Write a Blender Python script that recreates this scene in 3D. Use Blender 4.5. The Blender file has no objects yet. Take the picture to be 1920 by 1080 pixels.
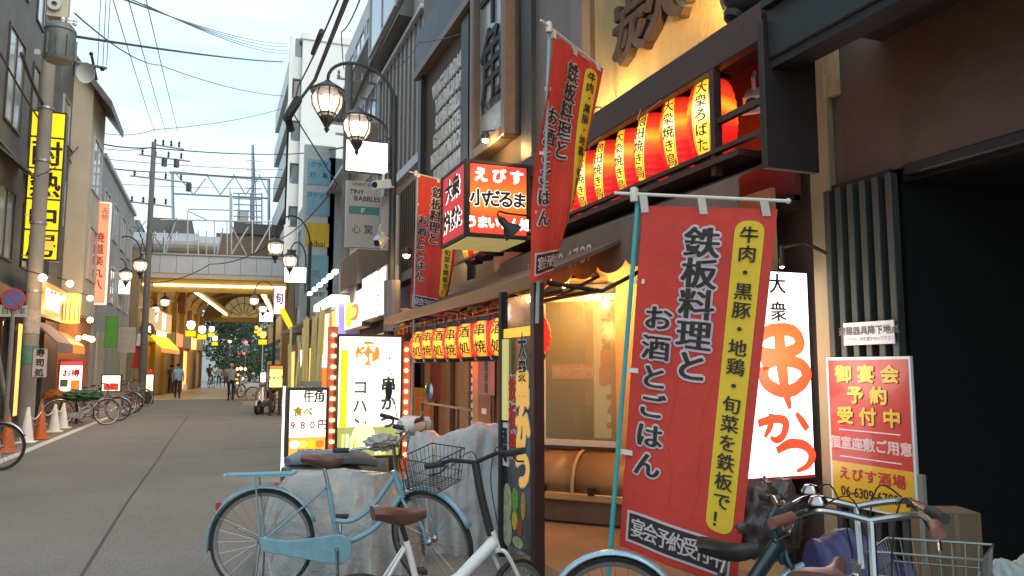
import bpy, bmesh, math, random
from mathutils import Vector as V, Matrix, noise
random.seed(11)
S=bpy.context.scene; C=S.collection; PI=math.pi; R=math.radians
# ---------------------------------------------------------------- camera
CAM=V((0,0,1.45)); PITCH=math.atan(151/1440); YAW=math.atan(.3868)
Fv=V((math.sin(YAW)*math.cos(PITCH),math.cos(YAW)*math.cos(PITCH),math.sin(PITCH)))
Rv=V((math.cos(YAW),-math.sin(YAW),0)); Uv=Rv.cross(Fv)
cd=bpy.data.cameras.new('camera'); cam=bpy.data.objects.new('camera',cd); C.objects.link(cam)
cd.lens=27; cd.sensor_width=36; cd.clip_start=.05; cd.clip_end=2000
cam.matrix_world=Matrix(((Rv.x,Uv.x,-Fv.x,CAM.x),(Rv.y,Uv.y,-Fv.y,CAM.y),(Rv.z,Uv.z,-Fv.z,CAM.z),(0,0,0,1)))
S.camera=cam
# ---------------------------------------------------------------- sky, sun, exposure
SUN_EL,SUN_ROT=R(38),R(150)
w=bpy.data.worlds.new('World'); S.world=w; w.use_nodes=True; nt=w.node_tree; nt.nodes.clear()
def N(nt,t,**k):
    n=nt.nodes.new(t)
    for a,b in k.items(): setattr(n,a,b)
    return n
out=N(nt,'ShaderNodeOutputWorld'); bg=N(nt,'ShaderNodeBackground'); sky=N(nt,'ShaderNodeTexSky',sky_type='NISHITA')
sky.sun_disc=False; sky.sun_elevation=SUN_EL; sky.sun_rotation=SUN_ROT; sky.air_density=1.0; sky.dust_density=1.5; sky.ozone_density=2.0
tc=N(nt,'ShaderNodeTexCoord'); mp=N(nt,'ShaderNodeMapping'); mp.inputs['Scale'].default_value=(1.2,2.2,6.5); mp.inputs['Rotation'].default_value=(0,.25,.7)
nz=N(nt,'ShaderNodeTexNoise'); nz.inputs['Scale'].default_value=1.5; nz.inputs['Detail'].default_value=6; nz.inputs['Roughness'].default_value=.55; nz.inputs['Distortion'].default_value=.5
rp=N(nt,'ShaderNodeValToRGB'); rp.color_ramp.elements[0].position=.36; rp.color_ramp.elements[0].color=(.5,.5,.5,1); rp.color_ramp.elements[1].position=.66; rp.color_ramp.elements[1].color=(.97,.97,.97,1)
mx=N(nt,'ShaderNodeMix',data_type='RGBA'); mx.inputs[7].default_value=(4.5,5.75,6.45,1)
L=nt.links.new
L(tc.outputs['Generated'],mp.inputs[0]); L(mp.outputs[0],nz.inputs[0]); L(nz.outputs['Fac'],rp.inputs[0]); L(rp.outputs[0],mx.inputs[0])
L(sky.outputs[0],mx.inputs[6]); L(mx.outputs[2],bg.inputs[0]); bg.inputs[1].default_value=.15; L(bg.outputs[0],out.inputs[0])
sl=bpy.data.lights.new('sun','SUN'); sl.energy=1.35; sl.angle=R(60); sl.color=(1,.8,.58); so=bpy.data.objects.new('sun',sl); C.objects.link(so)
so.rotation_euler=(PI/2-SUN_EL,0,PI-SUN_ROT)
vs=S.view_settings; vs.view_transform='Standard'; vs.look='None'; vs.gamma=1; vs.exposure=.75; vs.use_curve_mapping=False
S.render.engine='CYCLES'; S.cycles.use_denoising=True; S.cycles.max_bounces=6; S.cycles.diffuse_bounces=3; S.cycles.glossy_bounces=3; S.cycles.transparent_max_bounces=12
S.cycles.sample_clamp_indirect=4; S.cycles.caustics_reflective=False; S.cycles.caustics_refractive=False
# ---------------------------------------------------------------- pixel -> place helpers
def ray(px,py): return Fv+Rv*((px-960)/1440)+Uv*((540-py)/1440)
def at(px,py,d): return CAM+ray(px,py)*d
def onx(px,py,X): r=ray(px,py); return CAM+r*((X-CAM.x)/r.x)
def ony(px,py,Y): r=ray(px,py); return CAM+r*((Y-CAM.y)/r.y)
def onz(px,py,Z=0): r=ray(px,py); return CAM+r*((Z-CAM.z)/r.z)
# ---------------------------------------------------------------- materials
_m={}
def mat(name,col,rough=.6,metal=0,amp=.12,scale=6,bump=0,em=None,es=0,coat=0,alpha=1,stretch=(1,1,1),col2=None,sheen=0,trans=0,bscale=None,speck=0):
    if name in _m: return _m[name]
    m=bpy.data.materials.new(name); m.use_nodes=True; n=m.node_tree; b=n.nodes['Principled BSDF']; l=n.links.new
    b.inputs['Roughness'].default_value=rough; b.inputs['Metallic'].default_value=metal; b.inputs['Coat Weight'].default_value=coat
    b.inputs['Alpha'].default_value=alpha; b.inputs['Transmission Weight'].default_value=trans
    t=N(n,'ShaderNodeTexCoord'); p=N(n,'ShaderNodeMapping'); p.inputs['Scale'].default_value=stretch; l(t.outputs['Object'],p.inputs[0])
    z=N(n,'ShaderNodeTexNoise'); z.inputs['Scale'].default_value=scale; z.inputs['Detail'].default_value=7; z.inputs['Roughness'].default_value=.65; l(p.outputs[0],z.inputs[0])
    r=N(n,'ShaderNodeValToRGB'); r.color_ramp.elements[0].position=.3; r.color_ramp.elements[1].position=.72
    c2=col2 or tuple(min(1,c*(1+amp)) for c in col[:3]); c1=tuple(c*(1-amp) for c in col[:3]) if not col2 else col
    r.color_ramp.elements[0].color=(*c1[:3],1); r.color_ramp.elements[1].color=(*c2[:3],1)
    l(z.outputs['Fac'],r.inputs[0]); l(r.outputs[0],b.inputs['Base Color'])
    if speck:
        z3=N(n,'ShaderNodeTexNoise'); z3.inputs['Scale'].default_value=140; z3.inputs['Detail'].default_value=3; l(p.outputs[0],z3.inputs[0])
        m3=N(n,'ShaderNodeMapRange'); m3.inputs[1].default_value=.3; m3.inputs[2].default_value=.7; m3.inputs[3].default_value=1-speck; m3.inputs[4].default_value=1+speck; l(z3.outputs['Fac'],m3.inputs[0])
        x3=N(n,'ShaderNodeVectorMath',operation='SCALE'); l(r.outputs[0],x3.inputs[0]); l(m3.outputs[0],x3.inputs['Scale']); l(x3.outputs[0],b.inputs['Base Color'])
    mr=N(n,'ShaderNodeMapRange'); mr.inputs[3].default_value=max(.02,rough-.1); mr.inputs[4].default_value=min(1,rough+.12); l(z.outputs['Fac'],mr.inputs[0]); l(mr.outputs[0],b.inputs['Roughness'])
    if bump:
        z2=N(n,'ShaderNodeTexNoise'); z2.inputs['Scale'].default_value=bscale or scale*8; z2.inputs['Detail'].default_value=4; l(p.outputs[0],z2.inputs[0])
        bu=N(n,'ShaderNodeBump'); bu.inputs['Strength'].default_value=bump; bu.inputs['Distance'].default_value=.03 if 'tarp' in name else .02; z2.inputs['Distortion'].default_value=1.5 if 'tarp' in name else 0; l(z2.outputs['Fac'],bu.inputs['Height']); l(bu.outputs[0],b.inputs['Normal'])
    if em:
        b.inputs['Emission Strength'].default_value=es
        r2=N(n,'ShaderNodeValToRGB'); e0=tuple(c*.86 for c in em); r2.color_ramp.elements[0].color=(*e0,1); r2.color_ramp.elements[1].color=(*em,1); r2.color_ramp.elements[0].position=.3; r2.color_ramp.elements[1].position=.66
        l(z.outputs['Fac'],r2.inputs[0]); l(r2.outputs[0],b.inputs['Emission Color'])
    _m[name]=m; return m
def glow(name,em,es,base=None,scale=2):
    base=base or tuple(.25*c for c in em)
    return mat(name,base,.4,em=em,es=es,scale=scale)
def zglow(name,stops,es,z0,z1,base=(.4,.4,.4),wob=.25,nscale=5):
    """lit translucent paper: colour by height in the thing's own frame, broken up by noise"""
    if name in _m: return _m[name]
    m=bpy.data.materials.new(name); m.use_nodes=True; n=m.node_tree; b=n.nodes['Principled BSDF']; l=n.links.new
    b.inputs['Base Color'].default_value=(*base,1); b.inputs['Roughness'].default_value=.5
    t=N(n,'ShaderNodeTexCoord'); sx=N(n,'ShaderNodeSeparateXYZ'); l(t.outputs['Object'],sx.inputs[0])
    mr=N(n,'ShaderNodeMapRange'); mr.inputs[1].default_value=z0; mr.inputs[2].default_value=z1; l(sx.outputs[2],mr.inputs[0])
    z=N(n,'ShaderNodeTexNoise'); z.inputs['Scale'].default_value=nscale; z.inputs['Detail'].default_value=3; l(t.outputs['Object'],z.inputs[0])
    ma=N(n,'ShaderNodeMath',operation='MULTIPLY_ADD'); l(z.outputs['Fac'],ma.inputs[0]); ma.inputs[1].default_value=wob; l(mr.outputs[0],ma.inputs[2])
    su=N(n,'ShaderNodeMath',operation='SUBTRACT'); l(ma.outputs[0],su.inputs[0]); su.inputs[1].default_value=wob/2
    r=N(n,'ShaderNodeValToRGB')
    while len(r.color_ramp.elements)<len(stops): r.color_ramp.elements.new(.5)
    for e,(p,c) in zip(r.color_ramp.elements,stops): e.position=p
    for e,(p,c) in zip(r.color_ramp.elements,stops): e.color=(*c,1)
    l(su.outputs[0],r.inputs[0]); l(r.outputs[0],b.inputs['Emission Color']); b.inputs['Emission Strength'].default_value=es
    _m[name]=m; return m
def glass(name,col=(.8,.8,.75),alpha=.25,rough=.08):
    if name in _m: return _m[name]
    m=mat(name,col,rough,amp=.05,alpha=alpha,scale=1.5); return m
# ---------------------------------------------------------------- objects
WM={}
def tag(o,label=None,cat=None,group=None,kind=None):
    if label: o['label']=label
    if cat: o['category']=cat
    if group: o['group']=group
    if kind: o['kind']=kind
    return o
def thing(name,label,cat,loc=(0,0,0),rz=0,group=None,rx=0,ry=0):
    o=bpy.data.objects.new(name,None); C.objects.link(o); o.empty_display_size=.1
    o.location=loc; o.rotation_euler=(rx,ry,rz)
    WM[o.name]=Matrix.Translation(V(loc))@Matrix.Rotation(rz,4,'Z')@Matrix.Rotation(ry,4,'Y')@Matrix.Rotation(rx,4,'X'); return tag(o,label,cat,group)
def wm(o): return WM.get(o.name,Matrix.Identity(4)) if o else Matrix.Identity(4)
class Fr:
    """sign plane: origin, right axis, up axis, outward normal"""
    def __init__(s,o,ax,az=(0,0,1)):
        s.o=V(o); s.ax=V(ax).normalized(); s.az=V(az).normalized(); s.n=s.ax.cross(s.az).normalized()
    def __call__(s,x,y,t=0): return s.o+s.ax*x+s.az*y+s.n*t
class MB:
    def __init__(s): s.v=[]; s.f=[]
    def add(s,vs,fs):
        n=len(s.v); s.v+=[V(p) for p in vs]; s.f+=[tuple(i+n for i in f) for f in fs]; return s
    def hexa(s,p):
        return s.add(p,[(0,3,2,1),(4,5,6,7),(0,1,5,4),(1,2,6,5),(2,3,7,6),(3,0,4,7)])
    def bb(s,x0,y0,z0,x1,y1,z1,M=None):
        x0,x1=sorted((x0,x1)); y0,y1=sorted((y0,y1)); z0,z1=sorted((z0,z1))
        p=[V((x0,y0,z0)),V((x1,y0,z0)),V((x1,y1,z0)),V((x0,y1,z0)),V((x0,y0,z1)),V((x1,y0,z1)),V((x1,y1,z1)),V((x0,y1,z1))]
        return s.hexa([M@q for q in p] if M else p)
    def fb(s,fr,x0,y0,x1,y1,t0,t1):
        return s.hexa([fr(x0,y0,t1),fr(x1,y0,t1),fr(x1,y0,t0),fr(x0,y0,t0),fr(x0,y1,t1),fr(x1,y1,t1),fr(x1,y1,t0),fr(x0,y1,t0)])
    def frame(s,fr,x0,y0,x1,y1,w,t0,t1):
        s.fb(fr,x0,y0,x0+w,y1,t0,t1); s.fb(fr,x1-w,y0,x1,y1,t0,t1); s.fb(fr,x0+w,y0,x1-w,y0+w,t0,t1-.001); return s.fb(fr,x0+w,y1-w,x1-w,y1,t0,t1-.001)
    def quad(s,a,b,c,d): return s.add([a,b,c,d],[(0,1,2,3)])
    def tube(s,pts,r,n=8,closed=False,caps=True):
        pts=[V(p) for p in pts]; m=len(pts); rs=r if isinstance(r,(list,tuple)) else [r]*m
        base=len(s.v); up=None
        for i,p in enumerate(pts):
            if closed: t=(pts[(i+1)%m]-pts[i-1])
            else: t=(pts[min(i+1,m-1)]-pts[max(i-1,0)])
            t.normalize()
            if up is None:
                up=t.orthogonal().normalized()
            else:
                up=(up-t*up.dot(t))
                up=up.normalized() if up.length>1e-6 else t.orthogonal().normalized()
            q=t.cross(up)
            for k in range(n):
                a=2*PI*k/n; s.v.append(p+(up*math.cos(a)+q*math.sin(a))*rs[i])
        for i in range(m if closed else m-1):
            j=(i+1)%m
            for k in range(n):
                a,b=base+i*n+k,base+i*n+(k+1)%n; c,d=base+j*n+(k+1)%n,base+j*n+k; s.f.append((a,b,c,d))
        if caps and not closed:
            s.f.append(tuple(base+k for k in range(n))[::-1]); s.f.append(tuple(base+(m-1)*n+k for k in range(n)))
        return s
    def lathe(s,prof,n=16,M=None,arc=None):
        base=len(s.v); m=len(prof); M=M or Matrix.Identity(4); a0,a1=arc or (0,2*PI); full=arc is None; cnt=n if full else n+1
        for r,z in prof:
            for k in range(cnt):
                a=a0+(a1-a0)*k/n; s.v.append(M@V((r*math.cos(a),r*math.sin(a),z)))
        for i in range(m-1):
            for k in range(n):
                k2=(k+1)%cnt; s.f.append((base+i*cnt+k,base+i*cnt+k2,base+(i+1)*cnt+k2,base+(i+1)*cnt+k))
        return s
    def ball(s,c,r,n=12,sz=1):
        prof=[(max(.0005,r*math.sin(PI*i/(n//2+2))),-r*sz*math.cos(PI*i/(n//2+2))) for i in range(n//2+3)]
        return s.lathe(prof,n,Matrix.Translation(V(c)))
    def prism(s,poly,fr,t0,t1):
        n=len(poly); base=len(s.v)
        s.v+=[fr(x,y,t0) for x,y in poly]+[fr(x,y,t1) for x,y in poly]
        s.f.append(tuple(base+n+i for i in range(n))); s.f.append(tuple(base+n-1-i for i in range(n)))
        for i in range(n):
            j=(i+1)%n; s.f.append((base+i,base+j,base+n+j,base+n+i))
        return s
    def build(s,name,m,parent=None,bev=0,smooth=False,local=False,label=None,cat=None,group=None,kind=None,sub=0,org=None):
        me=bpy.data.meshes.new(name)
        pw=Matrix.Identity(4)
        if parent is not None and not local: pw=wm(parent).inverted()
        vs=[pw@v for v in s.v] if (parent is not None and not local) else s.v
        if org is not None: vs=[v-V(org) for v in vs]
        me.from_pydata([tuple(v) for v in vs],[],s.f); me.validate(clean_customdata=False)
        if bev:
            bm=bmesh.new(); bm.from_mesh(me); bmesh.ops.recalc_face_normals(bm,faces=bm.faces)
            es=[e for e in bm.edges if len(e.link_faces)==2 and e.calc_face_angle(0)>.6]
            bmesh.ops.bevel(bm,geom=es,offset=bev,segments=1 if bev<.02 else 2,affect='EDGES',profile=.6,clamp_overlap=True); bm.to_mesh(me); bm.free()
        else:
            bm=bmesh.new(); bm.from_mesh(me); bmesh.ops.recalc_face_normals(bm,faces=bm.faces); bm.to_mesh(me); bm.free()
        for mm in (m if isinstance(m,(list,tuple)) else [m]): me.materials.append(mm)
        if smooth:
            for p in me.polygons: p.use_smooth=True
            try: me.set_sharp_from_angle(angle=R(42))
            except Exception: pass
        o=bpy.data.objects.new(name,me); C.objects.link(o)
        if org is not None: o.location=org
        if parent is not None: o.parent=parent; WM[o.name]=wm(parent)
        if sub: md=o.modifiers.new('s','SUBSURF'); md.levels=md.render_levels=sub
        return tag(o,label,cat,group,kind)
def copy_tree(o,parent=None):
    c=o.copy(); C.objects.link(c)
    if parent is not None: c.parent=parent
    for ch in list(KIDS(o)): copy_tree(ch,c)
    return c
def KIDS(o): return o.children
def dup(o,loc,rz=None,label=None):
    c=copy_tree(o); c.location=loc
    if rz is not None: c.rotation_euler.z=rz
    if label: c['label']=label
    return c
# ---------------------------------------------------------------- lettering
_g={}
_cu=bpy.data.curves.new('glyph','FONT'); _co=bpy.data.objects.new('glyph',_cu); _cu.resolution_u=3; _cu.align_x='LEFT'
def raw_glyph(ch):
    _cu.body=ch; me=bpy.data.meshes.new_from_object(_co)
    v=[(p.co.x,p.co.y) for p in me.vertices]; f=[tuple(p.vertices) for p in me.polygons]; bpy.data.meshes.remove(me); return v,f
_rv,_=raw_glyph('国'); _x0=min(p[0] for p in _rv);_x1=max(p[0] for p in _rv);_y0=min(p[1] for p in _rv);_y1=max(p[1] for p in _rv)
_K=.86/(_x1-_x0); _cx=(_x0+_x1)/2; _cy=(_y0+_y1)/2
def glyph(ch):
    if ch not in _g:
        v,f=raw_glyph(ch); lat=ord(ch)<0x250
        if lat and v:
            xa=min(p[0] for p in v); xb=max(p[0] for p in v)
            _g[ch]=([((p[0]-xa)*_K,(p[1]-.35)*_K) for p in v],f,(xb-xa)*_K)
        else: _g[ch]=([((p[0]-_cx)*_K,(p[1]-_cy)*_K) for p in v],f,1)
    return _g[ch]
def text(fr,s,x,y,size,m,parent,vert=False,bx=0,by=None,ol=0,t=.003,adv=None,sx=1,sy=1,name='lettering',shear=0,extr=0,jit=0):
    """centre of the whole text at (x,y); bx/by embolden (fractions of size); ol outline radius (fraction)"""
    mb=MB(); adv=(adv or 1.02)*size; lat=not vert and all(ord(c)<0x250 for c in s)
    pos=[]; by=bx if by is None else by
    if lat:
        ws=[(glyph(c)[2]*size*sx if c!=' ' else .3*size*sx) for c in s]; gap=.09*size*sx; tot=sum(ws)+gap*(len(s)-1); cx=x-tot/2
        for c,wd in zip(s,ws): pos.append((c,cx,y)); cx+=wd+gap
    else:
        n=len(s)
        for i,c in enumerate(s):
            pos.append((c,x,y+(n-1)*adv*sy/2-i*adv*sy) if vert else (c,x-(n-1)*adv*sx/2+i*adv*sx,y))
    rng=random.Random(5)
    if ol:
        offs=[(ol*math.cos(a*PI/5)*size,ol*math.sin(a*PI/5)*size) for a in range(10)]+[(0,0)]
    elif bx or by:
        offs=[(0,0),(bx*size,0),(-bx*size,0)]+([(0,by*size),(0,-by*size)] if by else [])
        if by: offs+=[(a*bx*size*.7,b*by*size*.7) for a in (-1,1) for b in (-1,1)]
    else: offs=[(0,0)]
    for c,px,py in pos:
        if c in ' 　': continue
        gv,gf,gw=glyph(c)
        if not lat and ord(c)<0x250: gv=[(a_-gw/2,b_) for a_,b_ in gv]
        ja=rng.uniform(-jit,jit); js=1+rng.uniform(-jit,jit)
        for k,(ox,oy) in enumerate(offs):
            P=[]
            for a,b in gv:
                a2,b2=(a*math.cos(ja)-b*math.sin(ja))*js,(a*math.sin(ja)+b*math.cos(ja))*js
                P.append((px+(a2+shear*b2)*size*sx+ox,py+b2*size*sy+oy))
            tt=t+k*.00015*max(1,size*3)
            if extr:
                mb.add([fr(q[0],q[1],t+extr+k*.0007) for q in P],gf)
                ed={}
                for f in gf:
                    for i in range(len(f)):
                        e=(f[i],f[(i+1)%len(f)]); ed[e]=1
                bd=[e for e in ed if (e[1],e[0]) not in ed]
                vs=[];fs=[]
                for e in bd:
                    n0=len(vs); vs+=[fr(*P[e[0]],t),fr(*P[e[1]],t),fr(*P[e[1]],t+extr),fr(*P[e[0]],t+extr)]; fs.append((n0,n0+1,n0+2,n0+3))
                mb.add(vs,fs)
            else: mb.add([fr(q[0],q[1],tt) for q in P],gf)
    if not mb.v: return None
    return mb.build(name,m,parent)
def slab(fr,x0,y0,x1,y1,t0,t1,m,parent,name,bev=0,**k): return MB().fb(fr,x0,y0,x1,y1,t0,t1).build(name,m,parent,bev=bev,**k)
def struct(mb,name,m,**k):
    o=mb.build(name,m,**k); o['kind']='structure'; return o
# ================================================================ materials in use
asph=mat('asphalt',(.215,.2,.178),.8,amp=.14,scale=.7,speck=.45,bump=.5,bscale=160)
asph2=mat('asphalt_patch',(.2,.187,.165),.78,amp=.13,speck=.45,scale=1.3,bump=.5,bscale=160)
conc=mat('concrete',(.27,.25,.23),.85,amp=.25,scale=1.5,bump=.25)
pave=mat('paving',(.2,.17,.14),.75,amp=.25,scale=1.6,bump=.3)
tilef=mat('arcade_tile',(.42,.33,.24),.45,amp=.2,scale=1.2)
white_paint=mat('line_paint',(.62,.62,.58),.7,amp=.25,scale=9)
cream=mat('cream_wall',(.5,.46,.36),.8,amp=.15,scale=.9,bump=.1)
greyw=mat('grey_wall',(.3,.3,.31),.8,amp=.15,scale=.8,bump=.1)
palew=mat('pale_wall',(.62,.64,.63),.8,amp=.1,scale=.5,bump=.05)
palew2=mat('pale_wall_warm',(.58,.57,.53),.8,amp=.1,scale=.6,bump=.05)
tan=mat('tan_tile',(.5,.46,.42),.55,amp=.15,scale=3)
dkgrey=mat('dark_cladding',(.1,.1,.1),.5,amp=.25,scale=2)
timber=mat('dark_timber',(.075,.045,.03),.6,amp=.35,scale=3,stretch=(1,1,6),bump=.3)
dbrown=mat('dark_brown_render',(.095,.066,.05),.7,amp=.25,scale=1.6,bump=.3)
mbrown=mat('maroon_brown_render',(.115,.066,.053),.75,amp=.25,scale=1.4,bump=.4)
stucco=mat('ochre_stucco',(.4,.29,.14),.9,amp=.22,scale=1.8,stretch=(1,1,.35),bump=.6,bscale=30)
slate=mat('slate_cladding',(.026,.027,.028),.45,amp=.3,scale=1.5)
black=mat('matt_black',(.016,.015,.015),.55,amp=.3,scale=4)
steel=mat('galvanised_steel',(.38,.39,.39),.42,metal=.7,amp=.2,scale=6)
chrome=mat('chrome',(.42,.41,.4),.24,metal=1,amp=.08,scale=10)
bronze=mat('brown_metal',(.075,.06,.05),.4,metal=.6,amp=.3,scale=5)
polegrey=mat('pole_concrete',(.27,.25,.225),.85,amp=.2,scale=2,bump=.2,stretch=(1,1,.5))
polegrey2=mat('pole_painted_grey',(.19,.18,.17),.55,amp=.2,scale=2)
wglass=mat('window_glass',(.09,.11,.12),.12,amp=.3,scale=1.1,coat=.5)
pglass=mat('pale_window',(.36,.4,.38),.15,amp=.25,scale=1.2,coat=.5)
alu=mat('aluminium_trim',(.45,.46,.47),.4,metal=.4,amp=.1)
wplast=mat('white_plastic',(.75,.75,.73),.45,amp=.06)
rubber=mat('rubber',(.02,.02,.021),.75,amp=.3,scale=20)
ink=mat('black_print',(.018,.014,.012),.6,amp=.1)
wht=mat('white_print',(.8,.78,.74),.6,amp=.04)
redp=mat('red_print',(.55,.03,.02),.55,amp=.1,scale=3)
yelp=mat('yellow_print',(.75,.5,.03),.55,amp=.1,scale=3)
lit_white=glow('lit_white_panel',(1,.97,.9),3.2)
lit_cream=glow('lit_cream_panel',(1,.93,.7),2.2)
lit_warm=glow('lit_warm_panel',(1,.52,.12),1.1)
lit_or=glow('lit_orange_panel',(1,.24,.03),.75)
lit_yel=glow('lit_yellow_panel',(1,.72,.01),.75)
lit_red=glow('lit_red_panel',(.9,.02,.01),.7)
bulbm=glow('bulb',(1,.62,.25),26)
bulbs=glow('small_bulb',(1,.5,.16),14)
tubem=glow('fluorescent_tube',(1,.86,.45),5.5)
lampg=glow('lamp_glass',(1,.82,.68),2.6,scale=4)
curtain=mat('red_cloth',(.38,.04,.025),.8,amp=.2,scale=4)
RX=V((1,0,0)); RY=V((0,1,0))
def FRright(y,x,z=0): return Fr((x,y,z),(0,-1,0))    # facade on the right, x grows towards the viewer
def FRleft(y,x,z=0): return Fr((x,y,z),(0,1,0))
def FRface(x,y,z=0): return Fr((x,y,z),(1,0,0))      # faces back towards the viewer
def window(fr,x0,y0,x1,y1,parent,fm=alu,gm=wglass,nv=1,nh=0,w=.05,t=.0):
    mb=MB(); mb.frame(fr,x0,y0,x1,y1,w,t-.02,t+.045)
    for i in range(1,nv): xx=x0+(x1-x0)*i/nv; mb.fb(fr,xx-w*.4,y0+w,xx+w*.4,y1-w,t-.02,t+.035)
    for i in range(1,nh): yy=y0+(y1-y0)*i/nh; mb.fb(fr,x0+w,yy-w*.3,x1-w,yy+w*.3,t-.02,t+.03)
    o=mb.build('window',fm,parent)
    for i in range(nv):
        a=x0+(x1-x0)*i/nv; b=x0+(x1-x0)*(i+1)/nv
        MB().fb(fr,a+w*.4,y0+w*.5,b-w*.4,y1-w*.5,t-.01,t+.008).build('pane',gm,o)
    return o
# ================================================================ ground
struct(MB().bb(-300,-60,-.5,300,700,0),'ground',conc)
# road: left edge follows the white line
def sheet(pts,z,name,m): return struct(MB().prism([(p[0],p[1]) for p in pts],Fr((0,0,0),(1,0,0),(0,1,0)),z-.003,z),name,m)
Lc=[onz(0,862),onz(144,802),onz(289,746)]
ld=(Lc[2]-Lc[0]).normalized(); L0=Lc[0]-ld*16; L1=Lc[0]+ld*27.3
sheet([(L0.x,L0.y),(2.35,L0.y),(2.35,11),(2.95,14),(2.95,40.6),(L1.x,L1.y)],.004,'road',asph)
sheet([(L0.x-9,L0.y),(L0.x,L0.y),(L1.x,L1.y),(L1.x-6,L1.y)],.006,'left_pavement',pave)
sheet([(2.35,-3),(9,-3),(9,41),(2.95,41),(2.95,14),(2.35,11)],.006,'right_pavement',mat('shop_apron',(.3,.21,.14),.7,amp=.25,scale=1.5,bump=.3))
nrm=V((ld.y,-ld.x,0))
a=L0; b=L1
struct(MB().prism([((a).x,a.y),((a+nrm*.16).x,(a+nrm*.16).y),((b+nrm*.16).x,(b+nrm*.16).y),(b.x,b.y)],Fr((0,0,0),(1,0,0),(0,1,0)),.005,.008),'road_markings',white_paint)
sheet([(.2,15),(2.6,15),(2.6,22),(.4,22)],.0075,'road_patch',asph2)
sm=[onz(352,782),onz(322,822),onz(292,868),onz(240,940),onz(196,1010),onz(150,1085)]
struct(MB().prism([(p.x-.012,p.y) for p in sm]+[(p.x+.012,p.y) for p in sm[::-1]],Fr((0,0,0),(1,0,0),(0,1,0)),.006,.009),'road_seam',mat('seam_tar',(.06,.055,.05),.7))
# ================================================================ left side buildings
A=thing('town_building','dark timbered building filling the left edge behind the utility pole','building',(-4.5,17,0))
f=FRleft(8,-4.5)
MB().bb(-11,8,0,-4.5,24,14).build('wall',mat('dark_teal_wall',(.14,.145,.142),.8,amp=.25,scale=1),A)
MB().bb(-4.53,8,2.9,-4.1,24,3.2).build('ledge',timber,A)
for i in range(8): MB().bb(-4.5,9+i*2,0,-4.36,9.22+i*2,2.9).build('post',timber,A)
for y in (13.2,16.2,19.2,21.6):
    for z,h in ((3.9,1.6),(6.9,2.2),(10.2,2.4)): window(f,y-8,z,y-8+1.5,z+h,A,fm=bronze,gm=pglass,nv=2)
    MB().hexa([V((-4.5,y-.2,z0)) for z0 in (0,)]*0+[V((-4.5,y-.2,6.2)),V((-3.9,y-.2,5.7)),V((-3.9,y+1.7,5.7)),V((-4.5,y+1.7,6.2)),V((-4.5,y-.2,6.26)),V((-3.9,y-.2,5.76)),V((-3.9,y+1.7,5.76)),V((-4.5,y+1.7,6.26))]).build('canopy',dkgrey,A)
for i in range(5): window(f,12.2+i*.75,.25,12.9+i*.75,2.6,A,fm=timber,gm=lit_warm if i==2 else wglass)
A2=thing('town_building','narrow dark grey building carrying the tall yellow sign','building',(-4.3,25,0))
MB().bb(-10,24,0,-4.3,26,11).build('wall',dkgrey,A2); 
for z in (5.6,8): window(FRleft(24,-4.3),.5,z,1.5,z+1.3,A2)
B=thing('town_building','cream walled building with dark overhanging gable roof','building',(-3.75,27,0))
MB().bb(-9,26,3,-3.75,28.8,10.35).build('wall',cream,B); MB().bb(-9,26.1,0,-3.85,28.8,3).build('shopfront_wall',mat('orange_lit_wall',(.45,.2,.08),.7,scale=2),B)
MB().hexa([V((-3.2,25.7,9.35)),V((-3.2,29,9.35)),V((-6,29,12.9)),V((-6,25.7,12.9)),V((-3.2,25.7,9.6)),V((-3.2,29,9.6)),V((-6,29,13.2)),V((-6,25.7,13.2))]).build('roof',dkgrey,B)
fb=FRleft(26,-3.75)
for z in (4.2,7.0): window(fb,.5,z,2.3,z+1.7,B,gm=wglass,nv=2)
MB().bb(-5,25.9,5.6,-4.4,26,6.4).build('air_conditioner',wplast,B)
Cb=thing('town_building','long grey walled building with bare parapet beyond the cream one','building',(-3.75,34,0))
MB().bb(-10,28.8,0,-3.75,39.8,8.6).build('wall',greyw,Cb); MB().bb(-3.8,28.8,8.6,-3.65,39.8,8.75).build('parapet',alu,Cb)
fc=FRleft(28.8,-3.75)
for i in range(4):
    for z in (3.9,6.3): window(fc,.7+i*2.6,z,2.1+i*2.6,z+1.4,Cb,nv=2)
for i in range(4): MB().bb(-3.75,29.5+i*2.5,.2,-3.7,31.3+i*2.5,2.7).build('shutter',[mat('shutter_beige',(.45,.4,.3),.6),mat('shutter_grey',(.3,.3,.28),.6),mat('shutter_green',(.3,.35,.2),.6),mat('shutter_beige2',(.5,.42,.3),.6)][i],Cb)
Db=thing('town_building','small house with green-grey roof and red brown wall beside the railway','building',(-6,52,0))
MB().bb(-12,50,0,-4.2,58,8.6).build('wall',mat('brick_red_wall',(.28,.1,.07),.8),Db)
MB().hexa([V((-12.5,49.5,8.6)),V((-3.9,49.5,8.6)),V((-3.9,58.5,8.6)),V((-12.5,58.5,8.6)),V((-12,52,10.6)),V((-4.6,52,10.6)),V((-4.6,56,10.6)),V((-12,56,10.6))]).build('roof',mat('green_grey_roof',(.1,.13,.12),.7),Db)
window(FRface(-6.2,50,0),0,6.2,1.2,8,Db,gm=pglass)
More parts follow.
